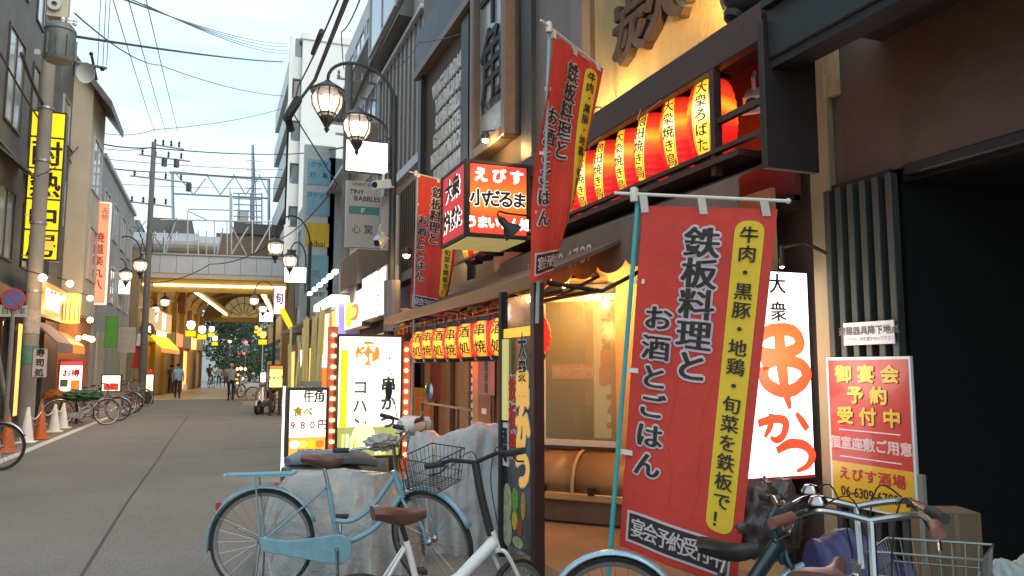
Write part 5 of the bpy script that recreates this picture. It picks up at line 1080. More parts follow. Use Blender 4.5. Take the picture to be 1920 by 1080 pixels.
# ================================================================ banners (nobori)
nred=mat('nobori_red',(.6,.045,.028),.7,amp=.12,scale=3,bump=.5,bscale=7); nyel=mat('nobori_yellow',(.8,.52,.03),.7,amp=.06); nwht=mat('nobori_white',(.62,.5,.5),.7,amp=.05); nink=mat('nobori_ink',(.035,.022,.018),.7,amp=.1)
pole_teal=mat('pole_teal',(.06,.36,.34),.35,amp=.1); pole_cream=mat('pole_cream',(.72,.66,.56),.4,amp=.08); flame=mat('flame_print',(.7,.13,.03),.7)
def nobori(label,TL,TR,BL,BR,pole,bar,wave=.03,phase=0,group='tall red nobori banners',polem=pole_teal,curl=0,tilt=True,clips=True):
    TL,TR,BL,BR=[V(p) for p in (TL,TR,BL,BR)]; root=V((pole[0].x,pole[0].y,0)) if pole[0].z<.2 else pole[0]
    t=thing('nobori_banner',label,'banner',tuple(root),group=group)
    n0=((TR-TL).cross(TL-BL)).normalized()
    if n0.dot(CAM-TL)<0: n0=-n0
    def mp(x,y,tt=0):    # x 0..0.6  y 0..1.8
        u=x/.6; v=1-y/1.8
        p=(TL*(1-u)+TR*u)*(1-v)+(BL*(1-u)+BR*u)*v
        wv=wave*(.25+.75*v)*(math.sin(u*5+v*4+phase)+.4*math.sin(u*11+v*3+phase*2)+.35*math.sin(v*9+u*2)) + curl*v*v*math.sin(u*3)
        wv+=.004*math.sin(u*40+v*5)*(1-v)
        return p+n0*(wv+tt)
    mb=MB(); nu,nv=24,40
    for i in range(nu+1):
        for j in range(nv+1): mb.v.append(mp(.6*i/nu,1.8*j/nv,0))
    for i in range(nu):
        for j in range(nv): a=i*(nv+1)+j; mb.f.append((a,a+nv+1,a+nv+2,a+1))
    mb.build('cloth',nred,t,smooth=True)
    # yellow rounded strip
    x0,x1,y0,y1=.425,.555,.24,1.74; rr=.05; out=[]
    for cx,cy,a0 in ((x1-rr,y1-rr,0),(x0+rr,y1-rr,PI/2),(x0+rr,y0+rr,PI),(x1-rr,y0+rr,1.5*PI)):
        for k in range(5): a=a0+k*PI/8; out.append((cx+rr*math.cos(a),cy+rr*math.sin(a)))
    mb=MB()      # row strips so it follows the cloth
    rows=30
    for j in range(rows+1):
        y=y0+(y1-y0)*(1-math.cos(PI*j/rows))/2; ins=0
        d=min(y-y0,y1-y)
        if d<rr: ins=rr-math.sqrt(max(0,rr*rr-(rr-d)**2))
        for k in range(5): mb.v.append(mp(x0+ins+(x1-x0-2*ins)*k/4,y,.003))
    for j in range(rows):
        for k in range(4): a=j*5+k; mb.f.append((a,a+1,a+6,a+5))
    mb.build('yellow_strip',nyel,t,smooth=True)
    def col(s,x,ytop,ybot,size,bx=.035,o=.1,sy=1,sx=1,inkm=nink):
        n=len(s); yc=(ytop+ybot)/2; adv=(ytop-ybot)/(n-1)/size if n>1 else 1
        if o: text(mp,s,x,yc,size,nwht,t,vert=True,ol=o,t=.004,adv=adv,sx=sx,sy=1)
        text(mp,s,x,yc,size,inkm,t,vert=True,bx=bx,by=.008,t=.0085,adv=adv,sx=sx,sy=1)
    col('鉄板料理と',.285,1.62,1.0,.155,sx=1.05)
    col('お酒とごはん',.112,1.22,.46,.13,sx=1.05)
    col('牛肉・黒豚・地鶏・旬菜を鉄板で！',.49,1.67,.3,.083,o=0,bx=.02)
    mb=MB()
    for k,(a,b,c,d,zz) in enumerate(((.03,.56,.04,.205,.003),)):
        for i in range(13):
            for j in range(5): mb.v.append(mp(a+(b-a)*i/12,c+(d-c)*j/4,zz))
        for i in range(12):
            for j in range(4): q=i*5+j; mb.f.append((q,q+5,q+6,q+1))
    mb.build('white_border',nwht,t,smooth=True)
    mb=MB(); a,b,c,d=.042,.548,.053,.192
    for i in range(13):
        for j in range(5): mb.v.append(mp(a+(b-a)*i/12,c+(d-c)*j/4,.0045))
    for i in range(12):
        for j in range(4): q=i*5+j; mb.f.append((q,q+5,q+6,q+1))
    mb.build('black_box',nink,t,smooth=True)
    text(mp,'宴会予約受付中',.295,.122,.077,nwht,t,bx=.03,by=.01,t=.006,adv=.9,sx=.98,sy=1.3)
    rg=random.Random(3)
    for k in range(2):
        pts=[]; x=.25+.1*k
        for j in range(16): x+=rg.uniform(-.018,.016); pts.append(mp(x,.28+.045*j,.004))
        MB().tube(pts,.0018,4).build('flame_line',flame,t)
    MB().tube(pole,.0125,10).build('pole',polem,t,smooth=True)
    MB().tube(bar,[.009]*len(bar),8).build('crossbar',pole_cream,t,smooth=True)
    MB().ball(bar[-1],.014,8).build('end_knob',pole_cream,t); MB().lathe([(.02,-.04),(.022,0),(.02,.03),(.01,.035)],10,Matrix.Translation(bar[0].lerp(bar[-1],.12))).build('cap',pole_cream,t)
    for u in (.02,.47,.93):
        p=mp(.6*u,1.8,0); mb=MB(); a_=mp(.6*u-.018,1.765,.006); b_=mp(.6*u+.018,1.765,.006); e=(bar[0].lerp(bar[-1],.16+.76*u)-p); c_=mp(.6*u+.018,1.8,.006)+e; d_=mp(.6*u-.018,1.8,.006)+e
        mb.hexa([a_,b_,b_-n0*.02,a_-n0*.02,d_+n0*.01,c_+n0*.01,c_-n0*.02,d_-n0*.02]); mb.build('clip_tab',pole_cream,t)
    if clips:
        for v in (.22,.48,.72):
            p=mp(0,1.8*(1-v),.004); q=mp(.035,1.8*(1-v),.006); k=(p-pole[0]).dot((pole[-1]-pole[0]).normalized()); pp=pole[0]+(pole[-1]-pole[0]).normalized()*k
            d=V((0,0,.012)); MB().hexa([pp-d,q-d,q-d-n0*.004,pp-d-n0*.02,pp+d,q+d,q+d-n0*.004,pp+d-n0*.02]).build('clip_tab',pole_cream,t)
    return t
def W_(*a): return at(*a)
pb=at(1197,365,3.95); pbot=at(1140,1082,3.9); dd=(pbot-pb).normalized(); foot=pb+dd*(pb.z/-dd.z)
nobori('largest nearest red banner on a teal pole before the white vertical sign',W_(1206,386,3.93),W_(1458,392,3.72),W_(1160,1026,3.93),W_(1380,1106,3.68),[foot,pb],[W_(1152,362,3.96),W_(1478,377,3.7)],.02,.4)
foot2=V((at(1008,560,5.2).x,at(1008,560,5.2).y,0)); 
nobori('tall red banner slanting up in front of the dark wall and ochre wall',W_(1036,62,5.15),W_(1127,130,5.6),W_(992,530,5.05),W_(1050,506,5.5),[at(1007,606,5.2),at(1008,560,5.2),at(1022,300,5.18),at(1031,45,5.15)],[W_(1014,38,5.05),W_(1129,128,5.62)],.05,2.0,polem=mat('pole_pale_teal',(.3,.42,.42),.35))
foot3=V((at(772,580,9.6).x,at(772,580,9.6).y,0))
nobori('red banner partly hidden behind the left side of the cube sign',W_(781,327,9.6),W_(868,350,9.9),W_(771,580,9.6),W_(834,592,9.8),[foot3,at(783,322,9.6)],[W_(767,322,9.55),W_(870,348,9.9)],.05,1.0,polem=mat('pole_pale_teal',(.3,.42,.42),.35))
foot4=V((at(718,640,13.6).x,at(718,640,13.6).y,0))
nobori('low red banner standing behind the white standing signboard',W_(721,585,13.6),W_(760,580,13.9),W_(715,760,13.6),W_(752,760,13.8),[foot4,at(721,583,13.6)],[W_(717,583,13.6),W_(762,579,13.9)],.03,1.5)
# ================================================================ bicycles
blu=mat('bike_blue',(.17,.32,.385),.3,amp=.14,scale=14,coat=.5); whb=mat('bike_white',(.7,.69,.66),.3,amp=.05,coat=.5); bkb=mat('bike_black_teal',(.012,.035,.038),.3,amp=.2,coat=.5)
ltb=mat('fender_lightblue',(.35,.5,.6),.25,amp=.08,metal=.4); sadb=mat('saddle_brown',(.13,.055,.04),.4,amp=.3,scale=12); sadk=mat('saddle_black',(.03,.026,.024),.45,amp=.3,scale=12); grip=mat('grip_black',(.03,.03,.03),.7,amp=.3,scale=30); gripb=mat('grip_brown',(.22,.08,.06),.6,amp=.2)
wire_s=mat('basket_wire',(.32,.32,.28),.3,metal=.8); wire_d=mat('basket_wire_dark',(.08,.075,.065),.4,metal=.6); oldred=mat('bike_maroon',(.16,.03,.03),.35,coat=.4); silv=mat('bike_silver',(.5,.5,.5),.25,metal=.9,amp=.1)
RYX=Matrix.Rotation(PI/2,4,'X')
def wheel(parent,c,r,M,rimm=chrome,ns=24,wd=.018,tyre=rubber):
    T=M@Matrix.Translation(V(c))@RYX
    k=wd; w=MB().lathe([(r-k*1.5,-k*.6),(r-k*.5,-k),(r-.002,-k*.5),(r,0),(r-.002,k*.5),(r-k*.5,k),(r-k*1.5,k*.6),(r-k*1.5,-k*.6)],40,T).build('wheel',tyre,parent,local=True,smooth=True)
    MB().lathe([(r-k*2.6,-k*.55),(r-k*1.4,-k*.72),(r-k*1.4,k*.72),(r-k*2.6,k*.55),(r-k*2.6,-k*.55)],40,T).build('rim',rimm,w,local=True,smooth=True)
    MB().lathe([(.01,-.05),(.02,-.05),(.02,-.04),(.028,-.03),(.014,-.015),(.014,.015),(.028,.03),(.02,.04),(.01,.05)],12,T).build('hub',chrome,w,local=True,smooth=True)
    sp=MB()
    for i in range(ns):
        a=2*PI*i/ns; b=a+(.35 if i%2 else -.35); s=.03 if i%4<2 else -.03
        sp.tube([T@V((.026*math.cos(b),.026*math.sin(b),s)),T@V(((r-k*2.4)*math.cos(a),(r-k*2.4)*math.sin(a),0))],.0013 if ns>20 else .0025,3,caps=False)
    sp.build('spokes',chrome,w,local=True,kind='stuff'); return w
def fender(parent,c,r,M,a0,a1,m,name='fender',wd=.028):
    mb=MB(); n=20
    for i in range(n+1):
        a=a0+(a1-a0)*i/n
        for y,rr in ((-wd,r+.008),(-wd*.6,r+.022),(0,r+.027),(wd*.6,r+.022),(wd,r+.008)): mb.v.append(M@V((c[0]+rr*math.cos(a),c[1]+y,c[2]+rr*math.sin(a))))
    for i in range(n):
        for k in range(4): q=i*5+k; mb.f.append((q,q+1,q+6,q+5))
    o=mb.build(name,m,parent,local=True,smooth=True); md=o.modifiers.new('t','SOLIDIFY'); md.thickness=.003; return o
def spl(pts,n=6):
    P=[V(p) for p in pts]; Q=[]
    for a in range(len(P)-1):
        p0,p1,p2,p3=P[max(a-1,0)],P[a],P[a+1],P[min(a+2,len(P)-1)]
        for i in range(n):
            u=i/n; Q.append(.5*((2*p1)+(p2-p0)*u+(2*p0-5*p1+4*p2-p3)*u*u+(3*p1-p0-3*p2+p3)*u**3))
    return Q+[P[-1]]
def wire_basket(parent,M,c,sx,sy,sz,m,nb=8,name='basket',r=.0022):
    """c: top centre of the back edge; widens upward"""
    mb=MB(); x0,y0,z1=c[0],c[1],c[2]; z0=z1-sz
    def pt(u,v,w):  # u along x 0..1, v -1..1, w 0 bottom..1 top
        k=.82+.18*w; return M@V((x0+sx*(.5+(u-.5)*k),y0+v*sy/2*k,z0+sz*w))
    ring=lambda w:[pt(0,-1,w),pt(1,-1,w),pt(1,1,w),pt(0,1,w)]
    mb.tube(ring(1),r*2,5,closed=True); mb.tube(ring(.62),r,4,closed=True); mb.tube(ring(.3),r,4,closed=True); mb.tube(ring(0),r*1.6,5,closed=True)
    for i in range(nb+1):
        u=i/nb
        for v in (-1,1): mb.tube([pt(u,v,1),pt(u,v,0)],r,3,caps=False)
        mb.tube([pt(u,-1,0),pt(u,1,0)],r,3,caps=False)
    for i in range(nb+1):
        v=-1+2*i/nb
        for u in (0,1): mb.tube([pt(u,v,1),pt(u,v,0)],r,3,caps=False)
        mb.tube([pt(0,v,0),pt(1,v,0)],r,3,caps=False)
    return mb.build(name,m,parent,local=True)
def bicycle(label,loc,rz,r=.335,wb=1.1,bb=(.47,.28),seat=(.35,.86),head=(.86,.62,.80),bar=(.82,.98),fm=blu,fen=None,sad=sadb,style='step',steer=0,basket=None,rack=False,lean=0,ns=24,group='bicycles parked along the right side',barw=.27,gripm=grip,stand=True,name='bicycle',light=False,bell=False,bm=wire_s,rimm=chrome,chain=True,barback=.14,reflector=False,fr_r=.016,ff=None):
    t=thing(name,label,'bicycle',loc,rz,group,rx=lean); I=Matrix.Identity(4)
    ax=V((-math.cos(R(71)),0,math.sin(R(71)))); A0=V((wb-.05,0,r)); MF=Matrix.Translation(A0)@Matrix.Rotation(steer,4,ax)@Matrix.Translation(-A0)
    wheel(t,(0,0,r),r,I,rimm,ns); wheel(t,(wb,0,r),r,MF,rimm,ns)
    if fen:
        fender(t,(0,0,r),r,I,R(20),R(190),fen); fender(t,(wb,0,r),r,MF,R(25) if not ff else R(ff),R(165),fen)
        for s in (-1,1): MB().tube([(0,s*.03,r),((r+.02)*math.cos(R(150)),s*.028,r+(r+.02)*math.sin(R(150)))],.003,4).build('fender_stay',chrome,t,local=True)
    B=V((bb[0],0,bb[1])); Sx=V((seat[0],0,seat[1])); H0=V((head[0],0,head[1])); H1=V((head[0]-(head[2]-head[1])*.34,0,head[2])); st=B.lerp(Sx,.72)
    fr=MB(); fr.tube([B,st],fr_r,10); fr.tube([H0,H1],fr_r*1.25,10)
    if style=='step':
        fr.tube(spl([B+V((.01,0,.01)),B.lerp(H0,.5)+V((.03,0,-.03)),H0+V((0,0,.03))]),fr_r*1.15,10); fr.tube(spl([B.lerp(Sx,.3),B.lerp(Sx,.3)+V((.12,0,.0)),B.lerp(H1,.55)+V((.03,0,-.0)),H1-V((0,0,.04))]),fr_r,10)
    elif style=='fold':
        fr.tube([B.lerp(Sx,.12)+V((-.02,0,.02)),B.lerp(H0,.45)+V((0,0,.03)),H0.lerp(H1,.5)],[fr_r*1.6,fr_r*1.9,fr_r*2.0],12)
    else:
        fr.tube([B,H0],fr_r*1.1,10); fr.tube([B.lerp(Sx,.66),H1],fr_r,10)
    for s in (-1,1):
        fr.tube([(0,s*.055,r),(bb[0]-.04,s*.025,bb[1]+.005)],fr_r*.6,7); fr.tube([(0,s*.055,r),st+V((-.01,s*.018,-.03))],fr_r*.5,7)
    fr.build('frame',fm,t,local=True,smooth=True)
    fk=MB()
    for s in (-1,1): fk.tube([MF@p for p in spl([V((wb,s*.05,r)),V((wb-.035,s*.05,r+.12)),V((head[0]+.02,s*.045,min(head[1]-.01,2*r+.03))),V((head[0]+.005,s*.012,max(head[1],2*r+.05)))])],fr_r*.65,7)
    fk.build('fork',fm,t,local=True,smooth=True)
    sp=MB().tube([st-V((0,0,0)),Sx-V((0,0,.03))],.0125,8).build('seat_post',chrome if fm is not whb else black,t,local=True,smooth=True)
    sd=MB(); n=10; sc=[]
    for i in range(n+1):
        u=i/n; x=Sx.x-.13+.26*u; w=.095*(1-u)**.5*(1-.0)+.02 if u>.15 else .085+.02*(u/.15); w=.09 if u<.25 else .022+.068*max(0,(1-(u-.25)/.5))**1.3; h=.045+.015*math.sin(PI*u); zt=Sx.z+.012*math.cos(u*5)
        sc.append([(x,w*math.cos(a)*1.0,zt+h*math.sin(a)*(.5 if math.sin(a)>0 else .9)) for a in [2*PI*k/12 for k in range(12)]])
    for q in sc: sd.v+=[V(p) for p in q]
    for i in range(n):
        for k in range(12): a=i*12+k; b=i*12+(k+1)%12; sd.f.append((a,b,b+12,a+12))
    sd.f.append(tuple(range(12))); sd.f.append(tuple(n*12+k for k in range(12))[::-1])
    sd.build('saddle',sad,t,local=True,smooth=True)
    bx,bz=bar; top=V((bx,0,bz)); hb=MB()
    if style=='fold': MB().tube([MF@p for p in spl([H1-V((0,0,.02)),H1.lerp(top,.5)+V((-.01,0,0)),top])],.021,10).build('stem',black if fm is whb else fm,t,local=True,smooth=True)
    else: MB().tube([MF@(H1-V((0,0,.02))),MF@top],.012,8).build('stem',chrome,t,local=True,smooth=True)
    b=barback
    for s in (-1,1):
        pts=[top,top+V((.0,s*barw*.35,.015)),top+V((-b*.3,s*barw*.75,.03)),top+V((-b,s*barw,.02))]
        h=MB().tube([MF@p for p in spl(pts)],.011,8).build('handlebar',chrome if fm is not whb else black,t,local=True,smooth=True)
        e=pts[-1]; d=V((-1,s*.25 if b>.05 else s*6,-.05)).normalized(); MB().tube([MF@e,MF@(e+d*.11)],.017,10).build('grip',gripm,h,local=True,smooth=True)
        MB().tube([MF@(e+V((.03,0,-.01))),MF@(e+d*.04+V((.02,0,-.045))),MF@(e+d*.1+V((.0,0,-.05)))],.005,5).build('brake_lever',chrome if fm is not whb else black,h,local=True)
    cb=MB()
    for s in (-1,1): cb.tube([MF@p for p in spl([top+V((-b+.03,s*barw*.9,0)),top+V((.08,s*.08,.06)),top+V((.07,s*.03,-.12)),H0+V((.03,s*.02,-.02))])],.0028,4)
    cb.build('brake_cable',black,t,local=True)
    if bell:
        e=MF@(top+V((-b*.4,barw*.7,.05))); MB().lathe([(.001,.03),(.02,.026),(.03,.01),(.03,0),(.001,0)],14,Matrix.Translation(e)).build('bell',chrome,t,local=True,smooth=True)
    if chain:
        cc=MB(); pts=[]; rr=.095
        for i in range(15): a=-PI/2+PI*i/14; pts.append((B.x+rr*math.cos(a),B.z+rr*math.sin(a)))
        pts=[(.0,r-.045)]+pts[0:15]+[(.18,B.z+.055),(.0,r+.04)]
        fz=Fr((0,-.06,0),(1,0,0)); cc.prism(pts,fz,-.012,.012); cc.build('chain_case',fm if fm is blu else silv,t,local=True,bev=.004)
    cr=MB(); cr.tube([B+V((0,-.075,0)),B+V((.01,-.085,-.17))],.011,7); cr.tube([B+V((0,.06,0)),B+V((-.01,.085,.17))],.011,7); cr.tube([B+V((0,-.075,0)),B+V((0,.06,0))],.017,8); cr.build('crank',chrome,t,local=True,smooth=True)
    for s,(dx,dz) in ((-1,(.01,-.17)),(1,(-.01,.17))): c=B+V((dx,s*.135,dz)); MB().bb(c.x-.045,c.y-.04,c.z-.012,c.x+.045,c.y+.04,c.z+.012).build('pedal',rubber,t,local=True,bev=.004)
    if rack:
        rk=MB(); zz=2*r+.09
        for s in (-.045,0,.045): rk.tube([(-.24,s,zz),(.2,s,zz+.01)],.007 if s else .012,6)
        for s in (-1,1): rk.tube([(-.05,s*.05,zz),(0,s*.06,r)],.005,5)
        rk.tube([(-.24,-.045,zz),(-.26,0,zz),(-.24,.045,zz)],.007,6); rk.bb(-.22,-.05,zz-.008,.18,.05,zz+.008); rk.build('rack',fm,t,local=True,bev=0)
    if stand:
        sn_=MB(); 
        for s in (-1,1): sn_.tube([(0,s*.07,r),(-.02,s*.1,.02)],.007,6)
        sn_.tube([(-.02,-.1,.02),(-.02,.1,.02)],.007,6); sn_.build('stand',chrome,t,local=True)
    if basket: wire_basket(t,MF,*basket,bm)
    if light: c=MF@V((wb-.02,.05,2*r+.05)); MB().lathe([(.001,-.03),(.02,-.03),(.03,.03),(.001,.035)],12,MF@Matrix.Translation(V((wb+.0,.06,2*r-.02)))@Matrix.Rotation(PI/2,4,'Y')).build('lamp',chrome,t,local=True)
    if reflector: MB().bb(-.302,-.02,2*r-.13,-.28,.02,2*r-.085).build('reflector',mat('reflector',(.4,.02,.02),.3),t,local=True)
    return t
def gp(px,d): p=at(px,691,d); p.z=0; return p
def put(pa,pb): v=pb-pa; return tuple(pa),math.atan2(v.y,v.x),v.length
l,rz,wb=put(gp(503,5.1),gp(815,5.17))
bicycle('light blue step through bicycle with brown saddle standing before the silver tarp',l,rz,wb=wb,bb=(.49,.29),seat=(.375,.86),head=(.9,.6,.78),bar=(.83,.95),fm=blu,fen=blu,sad=sadb,steer=R(-38),basket=((wb-.08,0,.93),.27,.34,.21),bm=wire_d,rack=True,light=True,reflector=True)
l,rz,wb=put(gp(676,3.72),gp(972,3.98))
bicycle('small white folding bicycle with tall black handlebar post in front',l,rz,r=.245,wb=max(wb,.84),bb=(.33,.27),seat=(.2,.76),head=(.7,.54,.64),bar=(.6,.98),fm=whb,style='fold',sad=sadb,steer=R(35),fen=None,chain=False,barw=.22,barback=.0,ns=20,rimm=silv)
l,rz,wb=put(gp(1148,3.6),gp(1480,3.45))
bicycle('compact dark teal bicycle with light blue mudguard under the big banner',l,rz,r=.3,wb=.92,bb=(.4,.26),seat=(.5,.66),head=(.74,.6,.76),bar=(.72,.84),fm=bkb,style='fold',sad=sadk,fen=ltb,steer=R(6),chain=False,barw=.12,barback=0,fr_r=.017)
def facing(sad_px,sd,bar_px,bd,wb=1.08,off=.36):
    a=gp(sad_px,sd); b=gp(bar_px,bd); v=(b-a).normalized(); return tuple(a-v*off),math.atan2(v.y,v.x)
l,rz=facing(1520,2.25,1590,2.75)
bicycle('bicycle with brown saddle and curved silver handlebar before the white vertical sign',l,rz,wb=1.08,seat=(.36,.87),head=(.84,.64,.82),bar=(.83,.99),fm=silv,fen=silv,sad=sadb,barw=.2,bell=True,barback=.16,steer=R(12),lean=R(2))
l,rz=facing(1620,2.0,1690,2.5)
bicycle('bicycle with wire basket and brown grips before the banquet poster',l,rz,wb=1.08,seat=(.36,.87),head=(.84,.64,.82),bar=(.82,.985),fm=mat('bike_cream',(.5,.46,.36),.35,coat=.4),fen=silv,sad=sadb,barw=.2,bell=True,barback=.12,gripm=gripb,basket=((.98,-.1,.86),.25,.32,.2),steer=R(-4),lean=R(-5))
# ================================================================ covered scooters
def scooter(label,loc,rz,body=mat('scooter_dark',(.05,.055,.04),.3,amp=.2,coat=.5),panel=mat('scooter_white',(.62,.6,.55),.35),seatm=mat('seat_bluegrey',(.12,.15,.18),.4,amp=.2),name='motor_scooter',group=None,mir=True):
    t=thing(name,label,'scooter',loc,rz,group); I=Matrix.Identity(4); r=.22
    for c in ((0,0,r),(1.2,0,r)):
        T=Matrix.Translation(V(c))@RYX; w=MB().lathe([(r-.08,-.04),(r-.02,-.045),(r,-.02),(r,.02),(r-.02,.045),(r-.08,.04),(r-.08,-.04)],28,T).build('wheel',rubber,t,local=True,smooth=True); MB().lathe([(.01,-.05),(.05,-.04),(.14,-.03),(.145,.03),(.05,.04),(.01,.05)],18,T).build('rim',silv,w,local=True,smooth=True)
    def hull(secs,n,m,nm):
        mb=MB()
        for x,hw,z0,z1 in secs:
            for k in range(12): a=2*PI*k/12; ca,sa=math.cos(a),math.sin(a); mb.v.append(V((x,hw*abs(ca)**.7*(1 if ca>0 else -1),(z0+z1)/2+(z1-z0)/2*abs(sa)**.7*(1 if sa>0 else -1))))
        for i in range(len(secs)-1):
            for k in range(12): a=i*12+k; b=i*12+(k+1)%12; mb.f.append((a,b,b+12,a+12))
        mb.f.append(tuple(range(12))[::-1]); mb.f.append(tuple((len(secs)-1)*12+k for k in range(12))); return mb.build(nm,m,t,local=True,smooth=True)
    hull([(-.32,.03,.55,.68),(-.25,.12,.42,.7),(0,.17,.34,.7),(.3,.16,.26,.66),(.5,.13,.24,.5),(.9,.15,.22,.3),(1.0,.12,.22,.32)],0,body,'body')
    hull([(-.28,.08,.69,.75),(-.15,.14,.68,.8),(.1,.15,.67,.79),(.35,.13,.64,.77),(.48,.07,.62,.7)],0,seatm,'seat')
    mb=MB()
    secs=[(1.0,.17,.25),(.98,.2,.45),(.93,.19,.65),(.86,.13,.85),(.82,.08,.93)]
    for x,hw,z in secs:
        for k in range(7): a=-1+2*k/6; mb.v.append(V((x+.09*(1-a*a),hw*a,z)))
    for i in range(4):
        for k in range(6): q=i*7+k; mb.f.append((q,q+1,q+8,q+7))
    o=mb.build('front_shield',panel,t,local=True,smooth=True); o.modifiers.new('t','SOLIDIFY').thickness=.03
    hull([(.72,.06,.9,1.0),(.8,.12,.88,1.04),(.92,.08,.9,1.03),(.97,.03,.93,1.0)],0,panel,'handle_cowl'); MB().lathe([(.001,.0),(.06,.01),(.07,.05),(.001,.08)],14,Matrix.Translation((.95,0,.96))@Matrix.Rotation(PI/2,4,'Y')).build('headlight',pglass,t,local=True)
    fender(t,(1.2,0,r),r,I,R(15),R(160),body,wd=.06)
    for s in (-1,1): 
        h=MB().tube([(.82,s*.08,.98),(.76,s*.26,1.02)],.013,8).build('handlebar',black,t,local=True); MB().tube([(.765,s*.22,1.01),(.73,s*.36,1.03)],.02,9).build('grip',grip,h,local=True); MB().tube([(.8,s*.2,1.01),(.82,s*.33,1.0)],.006,5).build('brake_lever',chrome,h,local=True)
        if mir:
            m_=MB().tube(spl([(.8,s*.2,1.02),(.82,s*.27,1.13),(.8,s*.33,1.2)]),.006,6).build('mirror_stem',chrome,t,local=True); MB().lathe([(.001,.012),(.05,.01),(.065,0),(.05,-.012),(.001,-.015)],16,Matrix.Translation((.8,s*.35,1.25))@Matrix.Rotation(PI/2,4,'Y')@Matrix.Scale(1.4,4,(1,0,0))).build('mirror',black if s>0 else chrome,m_,local=True,smooth=True)
    MB().tube([(.05,-.17,.3),(-.3,-.18,.36)],.04,10).build('exhaust',silv,t,local=True,smooth=True); MB().bb(-.36,-.06,.5,-.33,.06,.56).build('tail_light',redp,t,local=True,bev=.01)
    return t
l,rz,_=put(gp(606,6.3),gp(800,6.9)); scooter('dark motor scooter with bluish seat and white leg shield behind the silver tarps',l,rz,)
l,rz,_=put(gp(512,25.5),gp(506,23.9)); scooter('silver motor scooter parked facing the street by the price signboard',l,-2.0,body=silv,panel=silv,seatm=black)
tarpm=mat('silver_tarp',(.26,.255,.24),.26,amp=.14,scale=3,bump=.6,bscale=6,col2=(.38,.37,.35)); 
def tarp(label,secs,depth_dir,m,seed=0,name='tarp_cover',hw=.36,fold=.035,cat='tarp',foot=.0,kind=None):
    """secs: list of (centre point on ground, top z, half width)"""
    P=[V(s[0]) for s in secs]; mb=MB(); NU,NV=70,44
    dd=V(depth_dir).normalized(); cols=[]
    for i in range(NU+1):
        f=i/NU*(len(secs)-1); k=min(int(f),len(secs)-2); u=f-k; u2=u*u*(3-2*u)
        c=P[k].lerp(P[k+1],u); z=secs[k][1]*(1-u2)+secs[k+1][1]*u2; w=secs[k][2]*(1-u2)+secs[k+1][2]*u2
        for j in range(NV+1):
            v=-1+2*j/NV; av=abs(v); s=1 if v>0 else -1
            if av<.35: y=av/.35*w*.45; zz=z-.1*z*(av/.35)**2
            else:
                q=(av-.35)/.65; y=w*(.45+.55*q**.7); zz=(z*.9)*(1-q)+foot*q
            drop=1-zz/max(z,.01)
            n1=noise.noise(V((i*.11+seed+j*.05,j*.02,seed)))*fold*3.4*drop + math.sin(i*.62+seed+j*.07+2.5*noise.noise(V((i*.05,j*.05,seed))))*fold*drop*.8 + noise.noise(V((i*.35,j*.3,seed+5)))*fold*.5+abs(noise.noise(V((i*.3+j*.2,j*.22,seed+1))))*fold*.5-abs(noise.noise(V((i*.25-j*.25,j*.3,seed+12))))*fold*.45
            zz+=noise.noise(V((i*.12,j*.15,seed+9)))*.03*(1-drop)+noise.noise(V((i*.4,j*.4,seed+3)))*.007+abs(noise.noise(V((i*.22,j*.5,seed+6))))*.012*(1-drop)
            p=c+dd*(s*y+s*n1); mb.v.append(V((p.x,p.y,max(foot+.005,zz))))
    for i in range(NU):
        for j in range(NV): a=i*(NV+1)+j; mb.f.append((a,a+NV+1,a+NV+2,a+1))
    o=mb.build(name,m,org=tuple(P[0])); 
    for p in o.data.polygons: p.use_smooth=True
    return tag(o,label,cat)
vd=Fv.copy(); vd.z=0; vd.normalize()
def sc(px,d,z,w): return (gp(px,d),z,w)
tarp('low crumpled silver tarp draped over a scooter behind the blue bicycle',[sc(498,5.75,.02,.1),sc(504,5.75,.42,.2),sc(524,5.78,.58,.3),sc(556,5.8,.7,.34),sc(630,5.8,.7,.34),sc(680,5.8,.68,.36),sc(724,5.85,.66,.36),sc(770,5.9,.5,.3),sc(800,5.9,.02,.2)],vd,tarpm,1.5)
tarp('taller pale tarp rising to the right behind the black handlebar post',[sc(764,6.5,.02,.1),sc(770,6.5,.88,.25),sc(805,6.5,.93,.36),sc(830,6.5,.88,.38),sc(870,6.5,.95,.4),sc(905,6.5,1.0,.3),sc(945,6.5,1.0,.26),sc(990,6.5,.95,.34),sc(1000,6.5,.02,.3)],vd,mat('pale_tarp',(.29,.29,.28),.28,amp=.12,scale=2.5,bump=.5,bscale=5,col2=(.42,.415,.4)),7.2,fold=.045)
# plastic wrapped parcel on the handlebars
def crumple(label,c,sx,sy,sz,m,seed=0,name='plastic_bag',cat='bag',amp=.25,fz=4):
    mb=MB(); n=26
    for i in range(n+1):
        th=PI*i/n
        for k in range(n*2):
            ph=PI*k/n; d=V((math.sin(th)*math.cos(ph),math.sin(th)*math.sin(ph),math.cos(th)))
            q=1+amp*noise.noise(d*fz+V((seed,0,0)))+amp*.5*abs(noise.noise(d*fz*2.3+V((0,seed,0)))); mb.v.append(V((d.x*sx*q,d.y*sy*q,d.z*sz*q))+V(c))
    for i in range(n):
        for k in range(n*2): a=i*n*2+k; b=i*n*2+(k+1)%(n*2); mb.f.append((a,b,b+n*2,a+n*2))
    o=mb.build(name,m,org=tuple(c),smooth=False)
    for p in o.data.polygons: p.use_smooth=True
    return tag(o,label,cat)
crumple('crumpled silver plastic wrapped over the scooter handlebar beside the white signboard',at(716,830,5.6),.11,.09,.055,tarpm,2,'plastic_wrap','wrap',.5,3)
